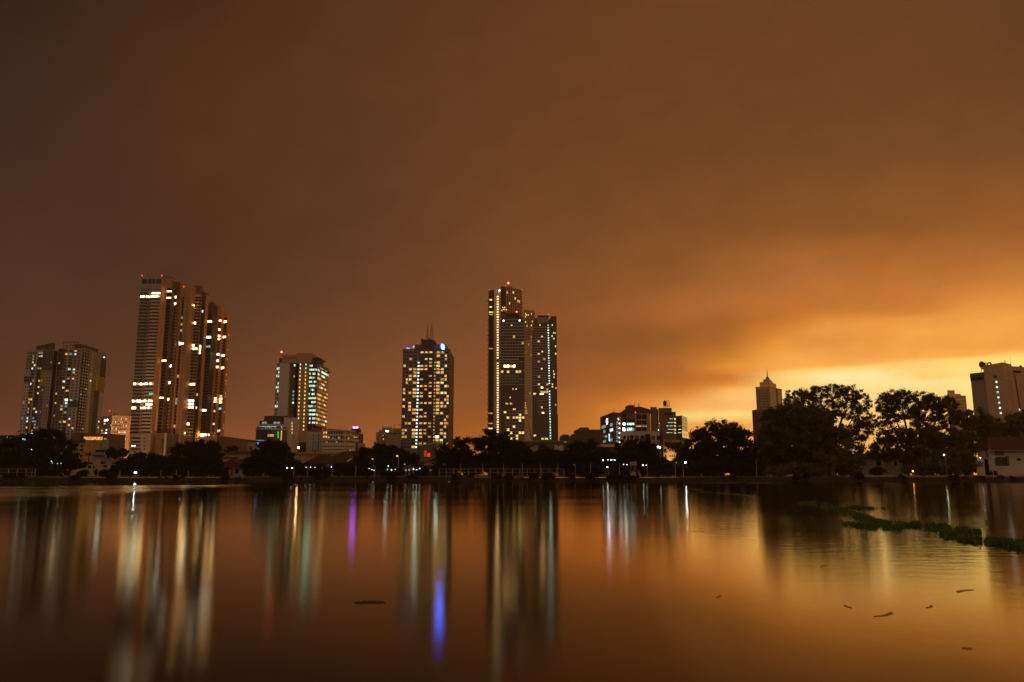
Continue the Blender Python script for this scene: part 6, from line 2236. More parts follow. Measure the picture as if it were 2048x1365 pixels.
    b.part('gable_end', MB().add([(P(634, Y)[0], Y + 7, Zp(921, Y)), (P(652, Y)[0], Y + 7, Zp(921, Y)), (P(641, Y)[0], Y + 7, Zp(913, Y)), (P(634, Y)[0], Y + 8.5, Zp(921, Y)), (P(652, Y)[0], Y + 8.5, Zp(921, Y)), (P(641, Y)[0], Y + 8.5, Zp(913, Y))],
                                [(0, 1, 2), (3, 5, 4), (0, 2, 5, 3), (1, 4, 5, 2), (0, 3, 4, 1)]), W_WEATHER)
    for px in (692, 711):
        y0, y1 = Y + .6, Y + 4.6
        zf = lambda y: za + (y - Y + 1) / 9 * (Zp(911, Y) - za) + .10
        p0, p1 = P(px, Y, 922)[0], P(px + 3.5, Y, 922)[0]
        b.part('skylight', MB().hexa([(p0, y0, zf(y0)), (p1, y0, zf(y0)), (p1 + 1.2, y1, zf(y1)), (p0 + 1.2, y1, zf(y1))], [(p0, y0, zf(y0) + .15), (p1, y0, zf(y0) + .15), (p1 + 1.2, y1, zf(y1) + .15), (p0 + 1.2, y1, zf(y1) + .15)]), W_LIGHT)
    # blue awning
    u0, u1 = P(650, Y - 5, 930), P(716, Y - 5, 930)
    b.part('awning', MB().hexa([(u0[0], Y - 6, Zp(936, Y) - .1), (u1[0], Y - 6, Zp(936, Y) - .1), (u1[0], Y - 1.2, Zp(929.5, Y)), (u0[0], Y - 1.2, Zp(929.5, Y))],
                              [(u0[0], Y - 6, Zp(936, Y)), (u1[0], Y - 6, Zp(936, Y)), (u1[0], Y - 1.2, Zp(929.5, Y) + .1), (u0[0], Y - 1.2, Zp(929.5, Y) + .1)]), BLUE_ROOF)
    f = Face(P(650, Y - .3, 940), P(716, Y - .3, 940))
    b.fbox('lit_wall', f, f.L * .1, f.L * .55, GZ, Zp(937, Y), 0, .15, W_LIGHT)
    for px in (663, 678, 692):
        q = P(px, Y - 6.8, 934)
        b.part('awning_lamp', MB().ball((*q, Zp(934.6, Y - 6.8)), .16), LAMPW2)
    b.finish()

    # low pale roof wedge and box behind, at the foot of the mast tower
    Y = 520
    b = Bld('ramp_building', 'plain brown building with a sloping pale roof edge at the foot of the twin-masted tower', 'building', (*P(857, Y), GZ))
    a, c = P(839, Y, 900), P(879, Y, 900)
    b.part('wall', MB().prism([a, c, (c[0], Y + 20), (a[0], Y + 20)], GZ, [Zp(893, Y), Zp(885.5, Y), Zp(885.5, Y), Zp(893, Y)]), W_BROWN)
    f = Face(a, c)
    mb = MB()
    bb = [(a[0] - .5, Y - .5, Zp(893, Y)), (c[0], Y - .5, Zp(886, Y)), (c[0], Y + 1, Zp(886, Y)), (a[0] - .5, Y + 1, Zp(893, Y))]
    mb.hexa(bb, [(x, y, z + .7) for x, y, z in bb])
    b.part('roof_edge', mb, W_LIGHT)
    b.fbox('white_pier', f, f.L * .86, f.L, GZ, Zp(885, Y), 0, .6, W_LIGHT)
    b.pwin(f, 848, 901.5, 853.5, 914, REDPANEL, 'red_panel', .3)
    b.finish()
    # red sign standing free
    Y = 450
    q = P(857.5, Y, 910)
    o = empty('lit_sign', (q[0], Y, GZ), 'small upright glowing red sign below the twin-masted tower', 'sign')
    MB().box(q[0] - .75, q[0] + .75, Y - .1, Y + .25, Zp(914, Y), Zp(906.5, Y)).build('panel', glow('sign_red_bright', (1, .04, .02), 0.9, .2), o)
    MB().box(q[0] - .85, q[0] + .85, Y + .26, Y + .5, GZ, Zp(906, Y)).build('back_board', STEEL, o)
    # boathouse roofs
    Y = 350
    b = Bld('boathouse', 'low pavilion with a shallow pale gable and pale eaves near the water', 'pavilion', (*P(870, Y), GZ))
    a, c = P(834, Y, 930), P(897, Y, 930)
    b.prism('wall', W_DBROWN, [a, c, (c[0], Y + 12), (a[0], Y + 12)], GZ, Zp(932, Y))
    e0, e1, ap = P(844, Y, 930), P(893, Y, 930), P(871, Y, 920)
    ze, za = Zp(930.5, Y), Zp(920, Y)
    mb = MB().add([(e0[0], Y - .8, ze), (e1[0], Y - .8, ze), (ap[0], Y - .8, za), (e0[0], Y + 13, ze), (e1[0], Y + 13, ze), (ap[0], Y + 13, za)], [(0, 1, 2), (3, 5, 4), (0, 2, 5, 3), (1, 4, 5, 2), (0, 3, 4, 1)])
    b.part('gable', mb, W_WEATHER)
    l0 = P(828, Y, 925)
    zl = Zp(923, Y)
    mb = MB().hexa([(l0[0], Y - 1, ze - .2), (e0[0], Y - 1, Zp(929, Y)), (e0[0], Y + 10, zl), (l0[0], Y + 10, zl)], [(l0[0], Y - 1, ze), (e0[0], Y - 1, Zp(929, Y) + .2), (e0[0], Y + 10, zl + .2), (l0[0], Y + 10, zl + .2)])
    b.part('side_roof', mb, TILE)
    for px0, px1 in ((847, 867), (883, 894)):
        f = Face(P(px0, Y - 1, 931), P(px1, Y - 1, 931))
        b.fbox('eave_edge', f, 0, f.L, Zp(931.2, Y), Zp(930, Y), 0, .15, W_LIGHT)
    b.finish()

    # low buildings in the trees, right of centre
    Y = 420
    b, f, a, c = block('low_terrace', 'low pale terrace house half buried in trees below the joined towers', 'house', Y, 1052, 1076, 893, W_WEATHER, 10)
    b.fbox('roof', f, -.5, f.L + .5, Zp(893, Y), Zp(892, Y), -10, .6, W_GREY)
    b.finish()
    b, f, a, c = block('white_hut', 'small white hut with a dark window among the trees below the joined towers', 'hut', 410, 1110, 1127, 890.5, W_LIGHT, 6)
    a0, a1 = ce(1450, 288), ce(1470, 304)
    b.pwin(f, a0[0], a0[1], a1[0], a1[1], SHADE)
    b.finish()
    b, f, a, c = block('flat_roof_hall', 'long low hall with a pale roof fascia in front of the brick wing', 'hall', 470, 1190, 1246, 894.5, W_DBROWN, 16)
    b.fbox('fascia', f, -.5, f.L + .3, Zp(894.4, 470), Zp(889, 470), -14, .8, W_PEACH)
    b.finish()

    # right bank: cream garden house behind trees
    Y = 330
    b, f, a, c = block('cream_house', 'cream lakeside house with two dark windows under the big trees', 'house', Y, 1706, 1806, 917, W_LIGHT, 12)
    mb = MB().gable(a, c, 12, Zp(917, Y), Zp(908, Y), .8)
    b.part('roof', mb, TILE)
    for cx0, cx1 in ((258, 300), (432, 455)):
        a0, a1 = cd(cx0, 1082), cd(cx1, 1128)
        b.pwin(f, a0[0], a0[1], a1[0], a1[1], SHADE)
    b.finish()
    b, f, a, c = block('white_wall_house', 'narrow white wall end standing between two big trees', 'house', 335, 1522, 1534, 909, W_LIGHT, 8)
    b.fbox('roof', f, -.4, f.L + .4, Zp(909, 335), Zp(906, 335), -9, .6, TILE_L)
    b.finish()
    Y = 330
    b, f, a, c = block('bungalow', 'white bungalow with a deep red-brown roof and veranda at the far right bank', 'bungalow', Y, 1976, 2080, 900, W_LIGHT, 14)
    za = Zp(900, Y)
    mb = MB().add([(a[0] - 2, Y - 2.5, za - .3), (c[0] + 2, Y - 2.5, za - .3), (c[0] + 2, Y + 15, za), (a[0] - 2, Y + 15, za), (a[0] + 5, Y + 7, Zp(872, Y)), (c[0], Y + 7, Zp(872, Y))], [(0, 1, 5, 4), (1, 2, 5), (2, 3, 4, 5), (3, 0, 4), (3, 2, 1, 0)])
    b.part('roof', mb, TILE)
    for x0, x1, y0, y1, m in ((1412, 1530, 1045, 1130, mat('green_door', (.02, .06, .045))), (1410, 1500, 985, 1030, W_BROWN), (1520, 1550, 1035, 1130, W_BROWN), (1625, 1665, 1058, 1082, SHADE)):
        a0, a1 = cd(x0, y0), cd(x1, y1)
        b.pwin(f, a0[0], a0[1], a1[0], a1[1], m, 'door' if x0 == 1412 else 'shutter')
    b.fbox('eave_gutter', f, -1.5, f.L, za - .45, za - .3, 2.3, 2.55, W_LIGHT)
    b.finish()
    b, f, a, c = block('gatehouse', 'tiny white gatehouse with a brown door beside a utility pole', 'gatehouse', 312, 1952, 1969, 918.5, W_LIGHT, 4)
    a0, a1 = cd(1245, 1088), cd(1298, 1140)
    b.pwin(f, a0[0], a0[1], a1[0], a1[1], W_BROWN, 'door')
    b.finish()
    # garden wall along the right bank
    mb = MB()
    for k in range(24):
        x0 = P(1690, 303)[0] + k * 3.2
        mb.box(x0, x0 + 3.17, 302.4, 302.9, GZ - .3, GZ + .75 + .05 * sin(k * 1.7))
    tag(mb.build('garden_wall', W_WEATHER), 'low weathered garden wall along the right-hand bank', 'wall')


low_houses()

# ------------------------------------------------------------------ trees
LEAF = mat('foliage_dark_green', (0.12, 0.105, 0.027), 0.85, 0.7, 0.16, 0.15, streak=False)
LEAF2 = mat('foliage_olive_lit', (0.16, 0.14, 0.034), 0.85, 0.7, 0.2, 0.15, streak=False)  # olive leaves, lightened to hold the lamplight on the front boughs
LEAF3 = mat('foliage_deep_green', (0.026, 0.032, 0.010), 0.9, 0.5, 0.35, 0.1, streak=False)
for _m in (LEAF, LEAF2, LEAF3):
    _t = _m.node_tree
    _b = _t.nodes['Principled BSDF']
    _src = _b.inputs['Base Color'].links[0].from_socket
    _tr = N(_t, 'ShaderNodeBsdfTranslucent')
    _t.links.new(_src, _tr.inputs[0])
    _mx = N(_t, 'ShaderNodeMixShader')
    _mx.inputs[0].default_value = .5
    _t.links.new(_b.outputs[0], _mx.inputs[1])
    _t.links.new(_tr.outputs[0], _mx.inputs[2])
    _t.links.new(_mx.outputs[0], _t.nodes['Material Output'].inputs[0])
BARK = mat('tree_bark', (0.055, 0.04, 0.028), 0.9, 0.4, 1.2, 0.1)
GRASS = mat('water_grass', (0.11, 0.165, 0.028), 0.8, 0.4, 0.8, 0.15, streak=False)


def leaf_mesh(centres, size, aspect=1.0):
    """many small four-cornered leaf clumps, one mesh"""
    n = len(centres)
    a = nrs.normal(size=(n, 3))
    a /= np.linalg.norm(a, axis=1)[:, None]
    r = nrs.normal(size=(n, 3))
    b_ = np.cross(a, r)
    b_ /= np.linalg.norm(b_, axis=1)[:, None]
    s = (size * nrs.uniform(.55, 1.35, n))[:, None]
    c_ = np.cross(a, b_)
    v = np.stack([centres + a * s * aspect, centres + b_ * s * .55 + c_ * s * .2, centres - a * s * aspect, centres - b_ * s * .55 + c_ * s * .2], 1).reshape(-1, 3)
    me = bpy.data.meshes.new('crown')
    me.vertices.add(4 * n)
    me.vertices.foreach_set('co', v.ravel().astype(np.float32))
    me.loops.add(4 * n)
    me.loops.foreach_set('vertex_index', np.arange(4 * n, dtype=np.int32))
    me.polygons.add(n)
    me.polygons.foreach_set('loop_start', np.arange(0, 4 * n, 4, dtype=np.int32))
    me.polygons.foreach_set('loop_total', np.full(n, 4, dtype=np.int32))
    me.update(calc_edges=True)
    return me


def tree(name, label, px, Y, lobes, leaf=LEAF, clump=1.5, per=46, density=1.0, size=.34, solid=.0, trunk_r=.5, group=None, zbase=GZ, depth=.8):
    """lobes: (px, py, rx, ry) in photo pixels -> ellipsoids of real size at distance Y, each filled with leaf clumps"""
    x0 = P(px, Y)[0]
    root = empty(name, (x0, Y, zbase), label, 'tree', group)
    sc = Y / F
    if leaf is LEAF:
        clump *= .78
        per = int(per * .66)
    size *= 1.05 if leaf is LEAF else 1.45
    per = int(per * (3.2 if leaf is LEAF else 1.9))
    density *= (1.55 if name == 'rain_tree' else 1.45) if leaf is LEAF else 1.15
    fat = 1.2 if (name == 'rain_tree' and leaf is LEAF) else 1.06
    pts = []
    ends = []
    for (cx, cy, rx, ry) in lobes:
        c = np.array([P(cx, Y, cy)[0], Y + nrs.uniform(-.25, .25) * rx * sc, Zp(cy, Y)])
        rxm, rym = rx * sc * 1.06, ry * sc * fat
        rd = max(min(rxm * depth, 14), rym * .8)
        vol = rxm * rym
        n = max(5, int(vol / (clump * clump) * 1.6 * density))
        for k in range(n):
            d = nrs.normal(size=3)
            d /= np.linalg.norm(d)
            rr = (solid + (1 - solid) * nrs.uniform(0.25, 1) ** .5) if nrs.rand() > solid else nrs.uniform(0, 1) ** .4
            q = c + d * rr * np.array([rxm, rd, rym]) * .92
            if q[2] < zbase + .3:
                q[2] = zbase + .3 + abs(nrs.normal()) * .5
            s = clump * nrs.uniform(.55, 1.25)
            m = int(per * nrs.uniform(.6, 1.3))
            pp = nrs.normal(size=(m, 3)) * np.array([s * .55, s * .55, s * .42])
            pts.append(q + pp)
            ends.append((c, q))
    P_ = np.concatenate(pts)
    P_ = P_[P_[:, 2] > zbase + .05]
    me = leaf_mesh(P_ - np.array([x0, Y, zbase]), size)
    me.materials.append(leaf)
    me.name = 'crown'
    o = bpy.data.objects.new('crown', me)
    COL.objects.link(o)
    o.parent = root
    # trunk, limbs to the lobes and twigs to some clumps
    mb = MB()
    top = np.array([x0 + nrs.uniform(-.5, .5), Y, min(Zp(min(l[1] for l in lobes), Y), zbase + 6) * .5 + zbase * .5 + 1.0])
    base = np.array([x0, Y, zbase - .2])
    mid = (base + top) / 2 + np.array([nrs.uniform(-.3, .3), nrs.uniform(-.3, .3), 0])
    mb.tube(base, mid, trunk_r * 1.25, trunk_r, 8)
    mb.tube(mid, top, trunk_r, trunk_r * .8, 8)
    seen = set()
    kk = 0
    for c, q in ends:
        key = tuple(np.round(c, 2))
        j = c + (top - c) * .12
        if key not in seen:
            seen.add(key)
            h = (top + j) / 2 + np.array([0, 0, np.linalg.norm(j - top) * .08])
            mb.tube(top - np.array([0, 0, .3]), h, trunk_r * .6, trunk_r * .38, 6)
            mb.tube(h, j, trunk_r * .38, trunk_r * .22, 6)
        kk += 1
        if kk % 3 == 0 and q[2] > j[2] - 2:
            mm = (j + q) / 2 + nrs.normal(size=3) * .4
            mb.tube(j, mm, trunk_r * .2, trunk_r * .12, 5)
            mb.tube(mm, q, trunk_r * .12, trunk_r * .05, 4)
    mb.build('trunk', BARK, root)
    return root


def copy_tree(src, px, Y, s, rz, label, group):
    r = src.copy()
    COL.objects.link(r)
    r.location = (P(px, Y)[0], Y, GZ)
    r.scale = (s, s, s)
    r.rotation_euler = (0, 0, rz)
    r['label'] = label
    if group:
        r['group'] = group
    for ch in list(src.children):
        c = ch.copy()
        COL.objects.link(c)
        c.parent = r
    return r


# the big rain trees on the right bank
tree('rain_tree', 'medium tree with a feathery flat top, first big tree right of the yellow house', 1445, 318,
     [(1440, 850, 34, 9), (1468, 858, 26, 10), (1418, 862, 24, 8)], LEAF, 1.1, 34, .75, .28, 0, .55)
tree('broad_tree', 'dense round dark tree under the feathery topped one', 1440, 314,
     [(1400, 885, 32, 26), (1440, 885, 40, 28), (1480, 890, 32, 30), (1390, 918, 30, 30), (1435, 925, 52, 28), (1490, 925, 28, 30)], LEAF3, 1.7, 56, 1.25, .40, .35, .5)
tree('rain_tree', 'tallest tree on the right bank, high domed crown with bright sky showing between its twigs', 1660, 330,
     [(1598, 795, 36, 15), (1630, 786, 34, 14), (1668, 781, 34, 13), (1700, 789, 30, 16), (1720, 808, 22, 22), (1590, 812, 34, 13), (1690, 818, 34, 22), (1722, 838, 18, 22), (1640, 808, 32, 14)], LEAF, 1.15, 30, .70, .28, 0, .8)
tree('broad_tree', 'wide dense dark green tree in front of the tall domed crown, hiding a red block', 1610, 314,
     [(1555, 842, 36, 26), (1590, 830, 44, 24), (1630, 840, 40, 28), (1545, 880, 34, 34), (1590, 880, 50, 36), (1640, 880, 44, 32), (1670, 880, 30, 28), (1560, 920, 40, 28), (1610, 925, 50, 28)], LEAF, 1.6, 50, 1.05, .38, .3, .7)
tree('rain_tree', 'sparse twiggy tree filling the gap between the two largest right bank crowns', 1722, 326,
     [(1728, 862, 20, 18), (1700, 860, 24, 14), (1742, 845, 14, 14), (1710, 880, 26, 12)], LEAF, 1.05, 30, .75, .27, 0, .4)
tree('rain_tree', 'large lacy tree with a cauliflower edge left of the pale hotel, sky showing through', 1830, 330,
     [(1775, 806, 26, 18), (1800, 795, 30, 16), (1838, 800, 32, 15), (1868, 806, 28, 15), (1890, 812, 26, 16), (1770, 830, 20, 22), (1805, 825, 34, 18), (1850, 830, 36, 18), (1895, 835, 32, 16), (1922, 838, 18, 18), (1938, 850, 14, 12)], LEAF, 1.2, 34, .82, .29, 0, .8)
tree('broad_tree', 'wide dense tree under the lacy crown left of the pale hotel', 1835, 313,
     [(1790, 872, 38, 20), (1840, 868, 42, 22), (1890, 872, 44, 24), (1770, 900, 34, 22), (1830, 905, 50, 26), (1890, 905, 46, 26), (1930, 885, 30, 26), (1850, 930, 40, 20)], LEAF, 1.6, 50, 1.0, .38, .3, .7)
tree('broad_tree', 'olive green tree whose low boughs hang over the water, under the tallest domed crown', 1660, 305,
     [(1650, 925, 34, 18), (1690, 905, 36, 22), (1620, 938, 36, 14), (1580, 940, 36, 12), (1700, 935, 30, 16), (1550, 945, 26, 9)], LEAF2, 1.3, 46, 1.1, .32, .2, .45)
tree('broad_tree', 'low olive tree with a lamp shining in its leaves, beside the tiny gatehouse', 1880, 305,
     [(1870, 925, 34, 16), (1910, 915, 36, 20), (1840, 940, 34, 12), (1895, 940, 34, 12), (1935, 925, 18, 18)], LEAF2, 1.25, 44, 1.05, .31, .2, .4)
tree('broad_tree', 'rounded tree in front of the pale hotel at the far right edge', 1985, 345,
     [(1955, 838, 28, 22), (1975, 856, 36, 18), (2015, 852, 40, 18), (2060, 850, 36, 22), (1960, 875, 36, 22), (2000, 872, 40, 14)], LEAF2, 1.5, 46, 1.0, .36, .25, .6)
tree('broad_tree', 'dark tree reaching in from the right edge behind the bungalow', 2060, 370,
     [(2050, 838, 30, 14), (2080, 840, 40, 22), (2030, 862, 30, 12)], LEAF3, 1.4, 46, 1.0, .36, .25, .6)

# left and centre groves
tree('broad_tree', 'huge black tree mass at the far left bank, lights glinting between its boughs', 60, 330,
     [(20, 900, 36, 24), (60, 895, 40, 26), (95, 880, 34, 20), (115, 900, 36, 26), (70, 925, 60, 20), (10, 925, 40, 20), (90, 868, 22, 8)], LEAF3, 1.7, 50, .95, .40, .3, .7)
tree('broad_tree', 'round dark tree between the ochre walk-up and the lake', 138, 338,
     [(138, 915, 20, 16), (128, 928, 24, 12), (150, 922, 10, 10)], LEAF3, 1.3, 44, 1.1, .34, .3, .4)
tree('broad_tree', 'small dark tree against the glowing peach office block', 225, 380,
     [(222, 903, 9, 8), (232, 908, 12, 9), (245, 906, 10, 7)], LEAF3, 1.0, 40, 1.1, .32, .2, .3)
tree('broad_tree', 'broad dark tree right of the orange street lamp', 292, 335,
     [(270, 930, 20, 14), (290, 918, 26, 13), (312, 925, 18, 16), (290, 940, 34, 10)], LEAF3, 1.4, 46, 1.1, .36, .3, .45)
tree('broad_tree', 'spreading dark tree at the foot of the three tall towers', 372, 345,
     [(355, 898, 22, 12), (378, 892, 24, 12), (395, 905, 26, 16), (370, 915, 26, 14)], LEAF3, 1.4, 46, 1.0, .36, .25, .45)
tree('broad_tree', 'tall bushy dark tree left of the red gable cottage', 412, 336,
     [(415, 890, 24, 12), (432, 905, 18, 18), (405, 915, 28, 20), (425, 930, 26, 18), (385, 935, 30, 14)], LEAF3, 1.4, 48, 1.1, .36, .3, .45)
tree('broad_tree', 'big black dome-shaped tree between the red gable cottage and the market sheds', 545, 325,
     [(545, 892, 24, 14), (528, 905, 22, 18), (560, 903, 26, 18), (545, 920, 48, 22), (515, 935, 30, 18), (575, 930, 24, 18), (545, 942, 55, 12)], LEAF3, 1.6, 52, 1.15, .38, .35, .6)
tree('broad_tree', 'small spreading tree seen above the hipped roof house', 463, 430,
     [(458, 900, 9, 5), (466, 896, 7, 5), (472, 900, 6, 4)], LEAF3, .9, 30, 1.0, .30, .1, .3)
tree('broad_tree', 'low round tree in front of the market hall roof, amber lamps in its leaves', 760, 345,
     [(740, 908, 22, 12), (765, 900, 24, 10), (785, 908, 22, 14), (760, 925, 40, 14), (725, 922, 16, 12)], LEAF3, 1.3, 48, 1.1, .34, .3, .4)
tree('broad_tree', 'small dark tree beside the glowing red sign', 815, 350,
     [(808, 912, 14, 12), (825, 918, 14, 12), (815, 928, 18, 8)], LEAF3, 1.1, 44, 1.1, .32, .3, .3)
tree('broad_tree', 'dark tree at the right foot of the twin-masted tower', 900, 335,
     [(893, 905, 20, 14), (915, 898, 22, 14), (900, 920, 30, 14), (915, 885, 14, 6), (925, 915, 24, 16)], LEAF3, 1.4, 46, 1.05, .35, .3, .45)
tree('rain_tree', 'largest dark tree of the centre bank, ragged crown left of the joined towers', 985, 330,
     [(975, 870, 22, 8), (998, 874, 26, 10), (945, 880, 14, 5), (1018, 884, 24, 10), (985, 890, 44, 16), (960, 905, 34, 18), (1005, 910, 44, 22), (1040, 905, 22, 20), (970, 928, 44, 16)], LEAF3, 1.4, 48, 1.05, .35, .25, .6)
tree('broad_tree', 'low dark trees below the white hut, right of the largest centre tree', 1085, 345,
     [(1090, 900, 16, 8), (1075, 915, 26, 14), (1110, 910, 26, 12), (1090, 928, 40, 12)], LEAF3, 1.3, 46, 1.0, .34, .3, .4)
tree('broad_tree', 'dark tree in front of the flat-roofed block', 1165, 345,
     [(1155, 895, 18, 10), (1180, 892, 18, 10), (1165, 910, 34, 16), (1150, 925, 30, 14), (1185, 922, 20, 14)], LEAF3, 1.35, 46, 1.05, .35, .3, .4)
tree('broad_tree', 'round dark tree below the brick wing of the stepped complex', 1215, 345,
     [(1210, 912, 20, 14), (1222, 922, 16, 12), (1200, 925, 18, 10)], LEAF3, 1.3, 46, 1.1, .34, .3, .35)
tree('broad_tree', 'wide dark tree hiding the front of the low white block', 1275, 340,
     [(1250, 895, 22, 14), (1275, 890, 28, 12), (1298, 900, 20, 16), (1265, 915, 42, 18), (1305, 920, 18, 16), (1240, 920, 18, 16)], LEAF3, 1.4, 50, 1.1, .36, .3, .5)
tree('broad_tree', 'small leafy tree clinging to the old yellow apartment house', 1360, 345,
     [(1348, 890, 14, 8), (1362, 900, 16, 14), (1352, 925, 16, 10), (1372, 915, 14, 16)], LEAF2, 1.1, 40, .95, .30, .15, .3)

# palm beside the ochre walk-up
px, Y = 174.5, 350
x0 = P(px, Y)[0]
root = empty('palm_tree', (x0, Y, GZ), 'small palm beside the white shophouses', 'tree')
zt = Zp(911, Y)
mb = MB().tube((x0, Y, GZ - .2), (x0 + .2, Y, (GZ + zt) / 2), .26, .2).tube((x0 + .2, Y, (GZ + zt) / 2), (x0, Y, zt), .2, .16)
mb.build('trunk', BARK, root)
for k in range(13):
    an = 2 * pi * k / 13 + rnd.uniform(-.2, .2)
    up = rnd.uniform(.2, 1.1)
    L = 3.0
    mb = MB()
    prev = np.array([x0, Y, zt])
    d = np.array([cos(an) * cos(up), sin(an) * cos(up), sin(up)])
    side = np.array([-sin(an), cos(an), 0])
    for s in range(5):
        nxt = prev + d * L / 5
        w0, w1 = .45 * (1 - s / 5.5), .45 * (1 - (s + 1) / 5.5)
        for sg in (-1, 1):
            a, b_, c_, e = prev, prev + side * sg * w0 - np.array([0, 0, .15]), nxt + side * sg * w1 - np.array([0, 0, .15]), nxt
            mb.add([tuple(a), tuple(b_), tuple(c_), tuple(e)], [(0, 1, 2, 3)])
        prev = nxt
        d = d + np.array([0, 0, -.28])
        d /= np.linalg.norm(d)
    mb.build('frond', LEAF3, root)

# bare tree beside the hipped house
px, Y = 494, 345
x0 = P(px, Y)[0]
root = empty('bare_tree', (x0, Y, GZ), 'leafless thin tree between the red gable cottage and the dome-shaped tree', 'tree')
mb = MB()


def twig(p, d, L, r, n):
    q = p + d * L
    mb.tube(p, q, r, r * .65, 5)
    if n == 0:
        return
    for k in range(3):
        e = d + nrs.normal(size=3) * np.array([.45, .3, .25])
        twig(q, e / np.linalg.norm(e), L * .68, r * .6, n - 1)


twig(np.array([x0, Y, GZ - .2]), np.array([0.05, 0, 1.0]), 3.2, .2, 4)
mb.build('trunk', BARK, root)

# clipped and wild shrubs along the promenade: two patterns, copied
sh_grp = 'dark shrubs along the lakeside promenade'
protos = []
for i in range(3):
    lob = [(1024 + rnd.uniform(-9, 9), 948 - rnd.uniform(0, 9), rnd.uniform(8, 13), rnd.uniform(5, 8)) for _ in range(4)]
    protos.append(tree('shrub', 'dark leafy shrub on the lakeside promenade', 1024, 306, lob, LEAF3, .8, 40, 1.2, .24, .3, .12, sh_grp))
spots = [12, 40, 75, 102, 165, 205, 232, 262, 318, 340, 365, 400, 432, 500, 575, 600, 622, 648, 690, 708, 735, 770, 800, 845, 882, 945, 985, 1040, 1062, 1130, 1160, 1195, 1232, 1252, 1290, 1312, 1335, 1352, 1385, 1520, 1755, 1985]
for i, px in enumerate(spots):
    src = protos[i % 3]
    Yy = 304.5 + rnd.uniform(0, 14)
    if i < 3:
        src.location = (P(px, Yy)[0], Yy, GZ)
    else:
        copy_tree(src, px, Yy, rnd.uniform(.65, 1.25), rnd.uniform(0, 6.28), 'dark leafy shrub on the lakeside promenade', sh_grp)

sh_protos = protos
# the unlit belt of trees behind the promenade: three patterns, copied
bg_grp = 'dark trees in the unlit belt behind the promenade'
protos = []
for i in range(3):
    lob = [(1024 + rnd.uniform(-16, 16), 932 - rnd.uniform(-6, 12), rnd.uniform(12, 18), rnd.uniform(8, 13)) for _ in range(5)] + [(1024, 942, 24, 10)]
    protos.append(tree('broad_tree', 'dark tree in the unlit belt behind the promenade', 1024, 350, lob, LEAF3, 1.4, 46, 1.0, .36, .3, .3, bg_grp))
spots = [(28, 1.1, 350), (160, .75, 350), (200, .7, 345), (240, .75, 345), (262, .9, 365), (330, 1.0, 360), (350, .8, 340), (392, 1.1, 358), (440, .6, 328), (500, .9, 345), (590, .8, 350), (612, .62, 330), (640, .55, 328), (700, .7, 335), (722, .95, 352), (782, 1.0, 362), (840, .7, 365),
         (880, .9, 350), (935, 1.1, 352), (1035, 1.2, 360), (1065, 1.1, 366), (1100, 1.2, 372), (1130, 1.25, 362), (1150, 1.1, 350), (1195, 1.1, 362), (1240, 1.2, 362), (1285, 1.15, 352), (1318, .9, 338), (1335, .7, 325), (1385, 1.1, 335), (1400, 1.0, 345), (1480, 1.2, 345), (1505, 1.0, 330), (1530, .7, 322), (1700, 1.0, 350), (1745, .8, 345), (1815, .8, 352), (1930, 1.0, 345), (1965, .8, 345),
         (905, 1.1, 385), (950, 1.1, 390), (985, 1.15, 400), (1012, 1.0, 380), (1425, 1.2, 380), (1462, 1.25, 372), (1560, 1.2, 380), (1640, 1.2, 385), (1690, 1.15, 380), (1770, 1.0, 380), (1860, 1.1, 375), (1900, 1.15, 380), (120, .9, 385), (300, .9, 385), (560, 1.0, 380), (680, .6, 340)]
for i, (px, s_, Yy) in enumerate(spots):
    src = protos[i % 3]
    if i < 3:
        src.location = (P(px, Yy)[0], Yy, GZ)
        src.scale = (s_, s_, s_)
    else:
        copy_tree(src, px, Yy, s_, rnd.uniform(0, 6.28), 'dark tree in the unlit belt behind the promenade', bg_grp)

# ragged low growth hanging over the water's edge
eg = 'low dark growth hanging over the water edge'
for i in range(58):
    px = rnd.uniform(-10, 2060)
    sh = copy_tree(sh_protos[i % 3], px, 300.4 + rnd.uniform(-.5, .9), rnd.uniform(.35, .72), rnd.uniform(0, 6.28), 'low dark growth hanging over the water edge', eg)
    sh.location[2] = .35

# ------------------------------------------------------------------ promenade: poles, lamps, railing
POLE = mat('pole_grey_paint', (0.42, 0.34, 0.26), 0.6, .15)


def lamp_post(px, py, Y, label, m, r=.3, name='street_lamp', throw=None):
    x = P(px, Y, py)[0]
    z = Zp(py, Y)
    root = empty(name, (x, Y, GZ), label, 'street lamp')
    MB().tube((x + .5, Y + .2, GZ), (x + .5, Y + .2, z + .15), .08, .06).tube((x + .5, Y + .2, z + .15), (x - .1, Y, z + .22), .05, .05).build('pole', POLE, root)
    MB().ball((x, Y, z), r, r * .8).build('lamp_head', m, root)
    if throw:
        tx, ty, tz, power, cone, colr = throw
        ld = bpy.data.lights.new('lamp_beam', 'SPOT')
        ld.energy = power
        ld.color = colr
        ld.spot_size = R(cone)
        ld.spot_blend = .8
        ld.shadow_soft_size = .3
        lo = bpy.data.objects.new('lamp_beam', ld)
        COL.objects.link(lo)
        lo.parent = root
        d = np.array([tx - x, ty - Y, tz - z])
        d /= np.linalg.norm(d)
        lo.location = (d[0] * (r + .4), d[1] * (r + .4), z - GZ + d[2] * (r + .4))
        import mathutils
        lo.rotation_euler = mathutils.Vector(d).to_track_quat('-Z', 'Y').to_euler()
    return root


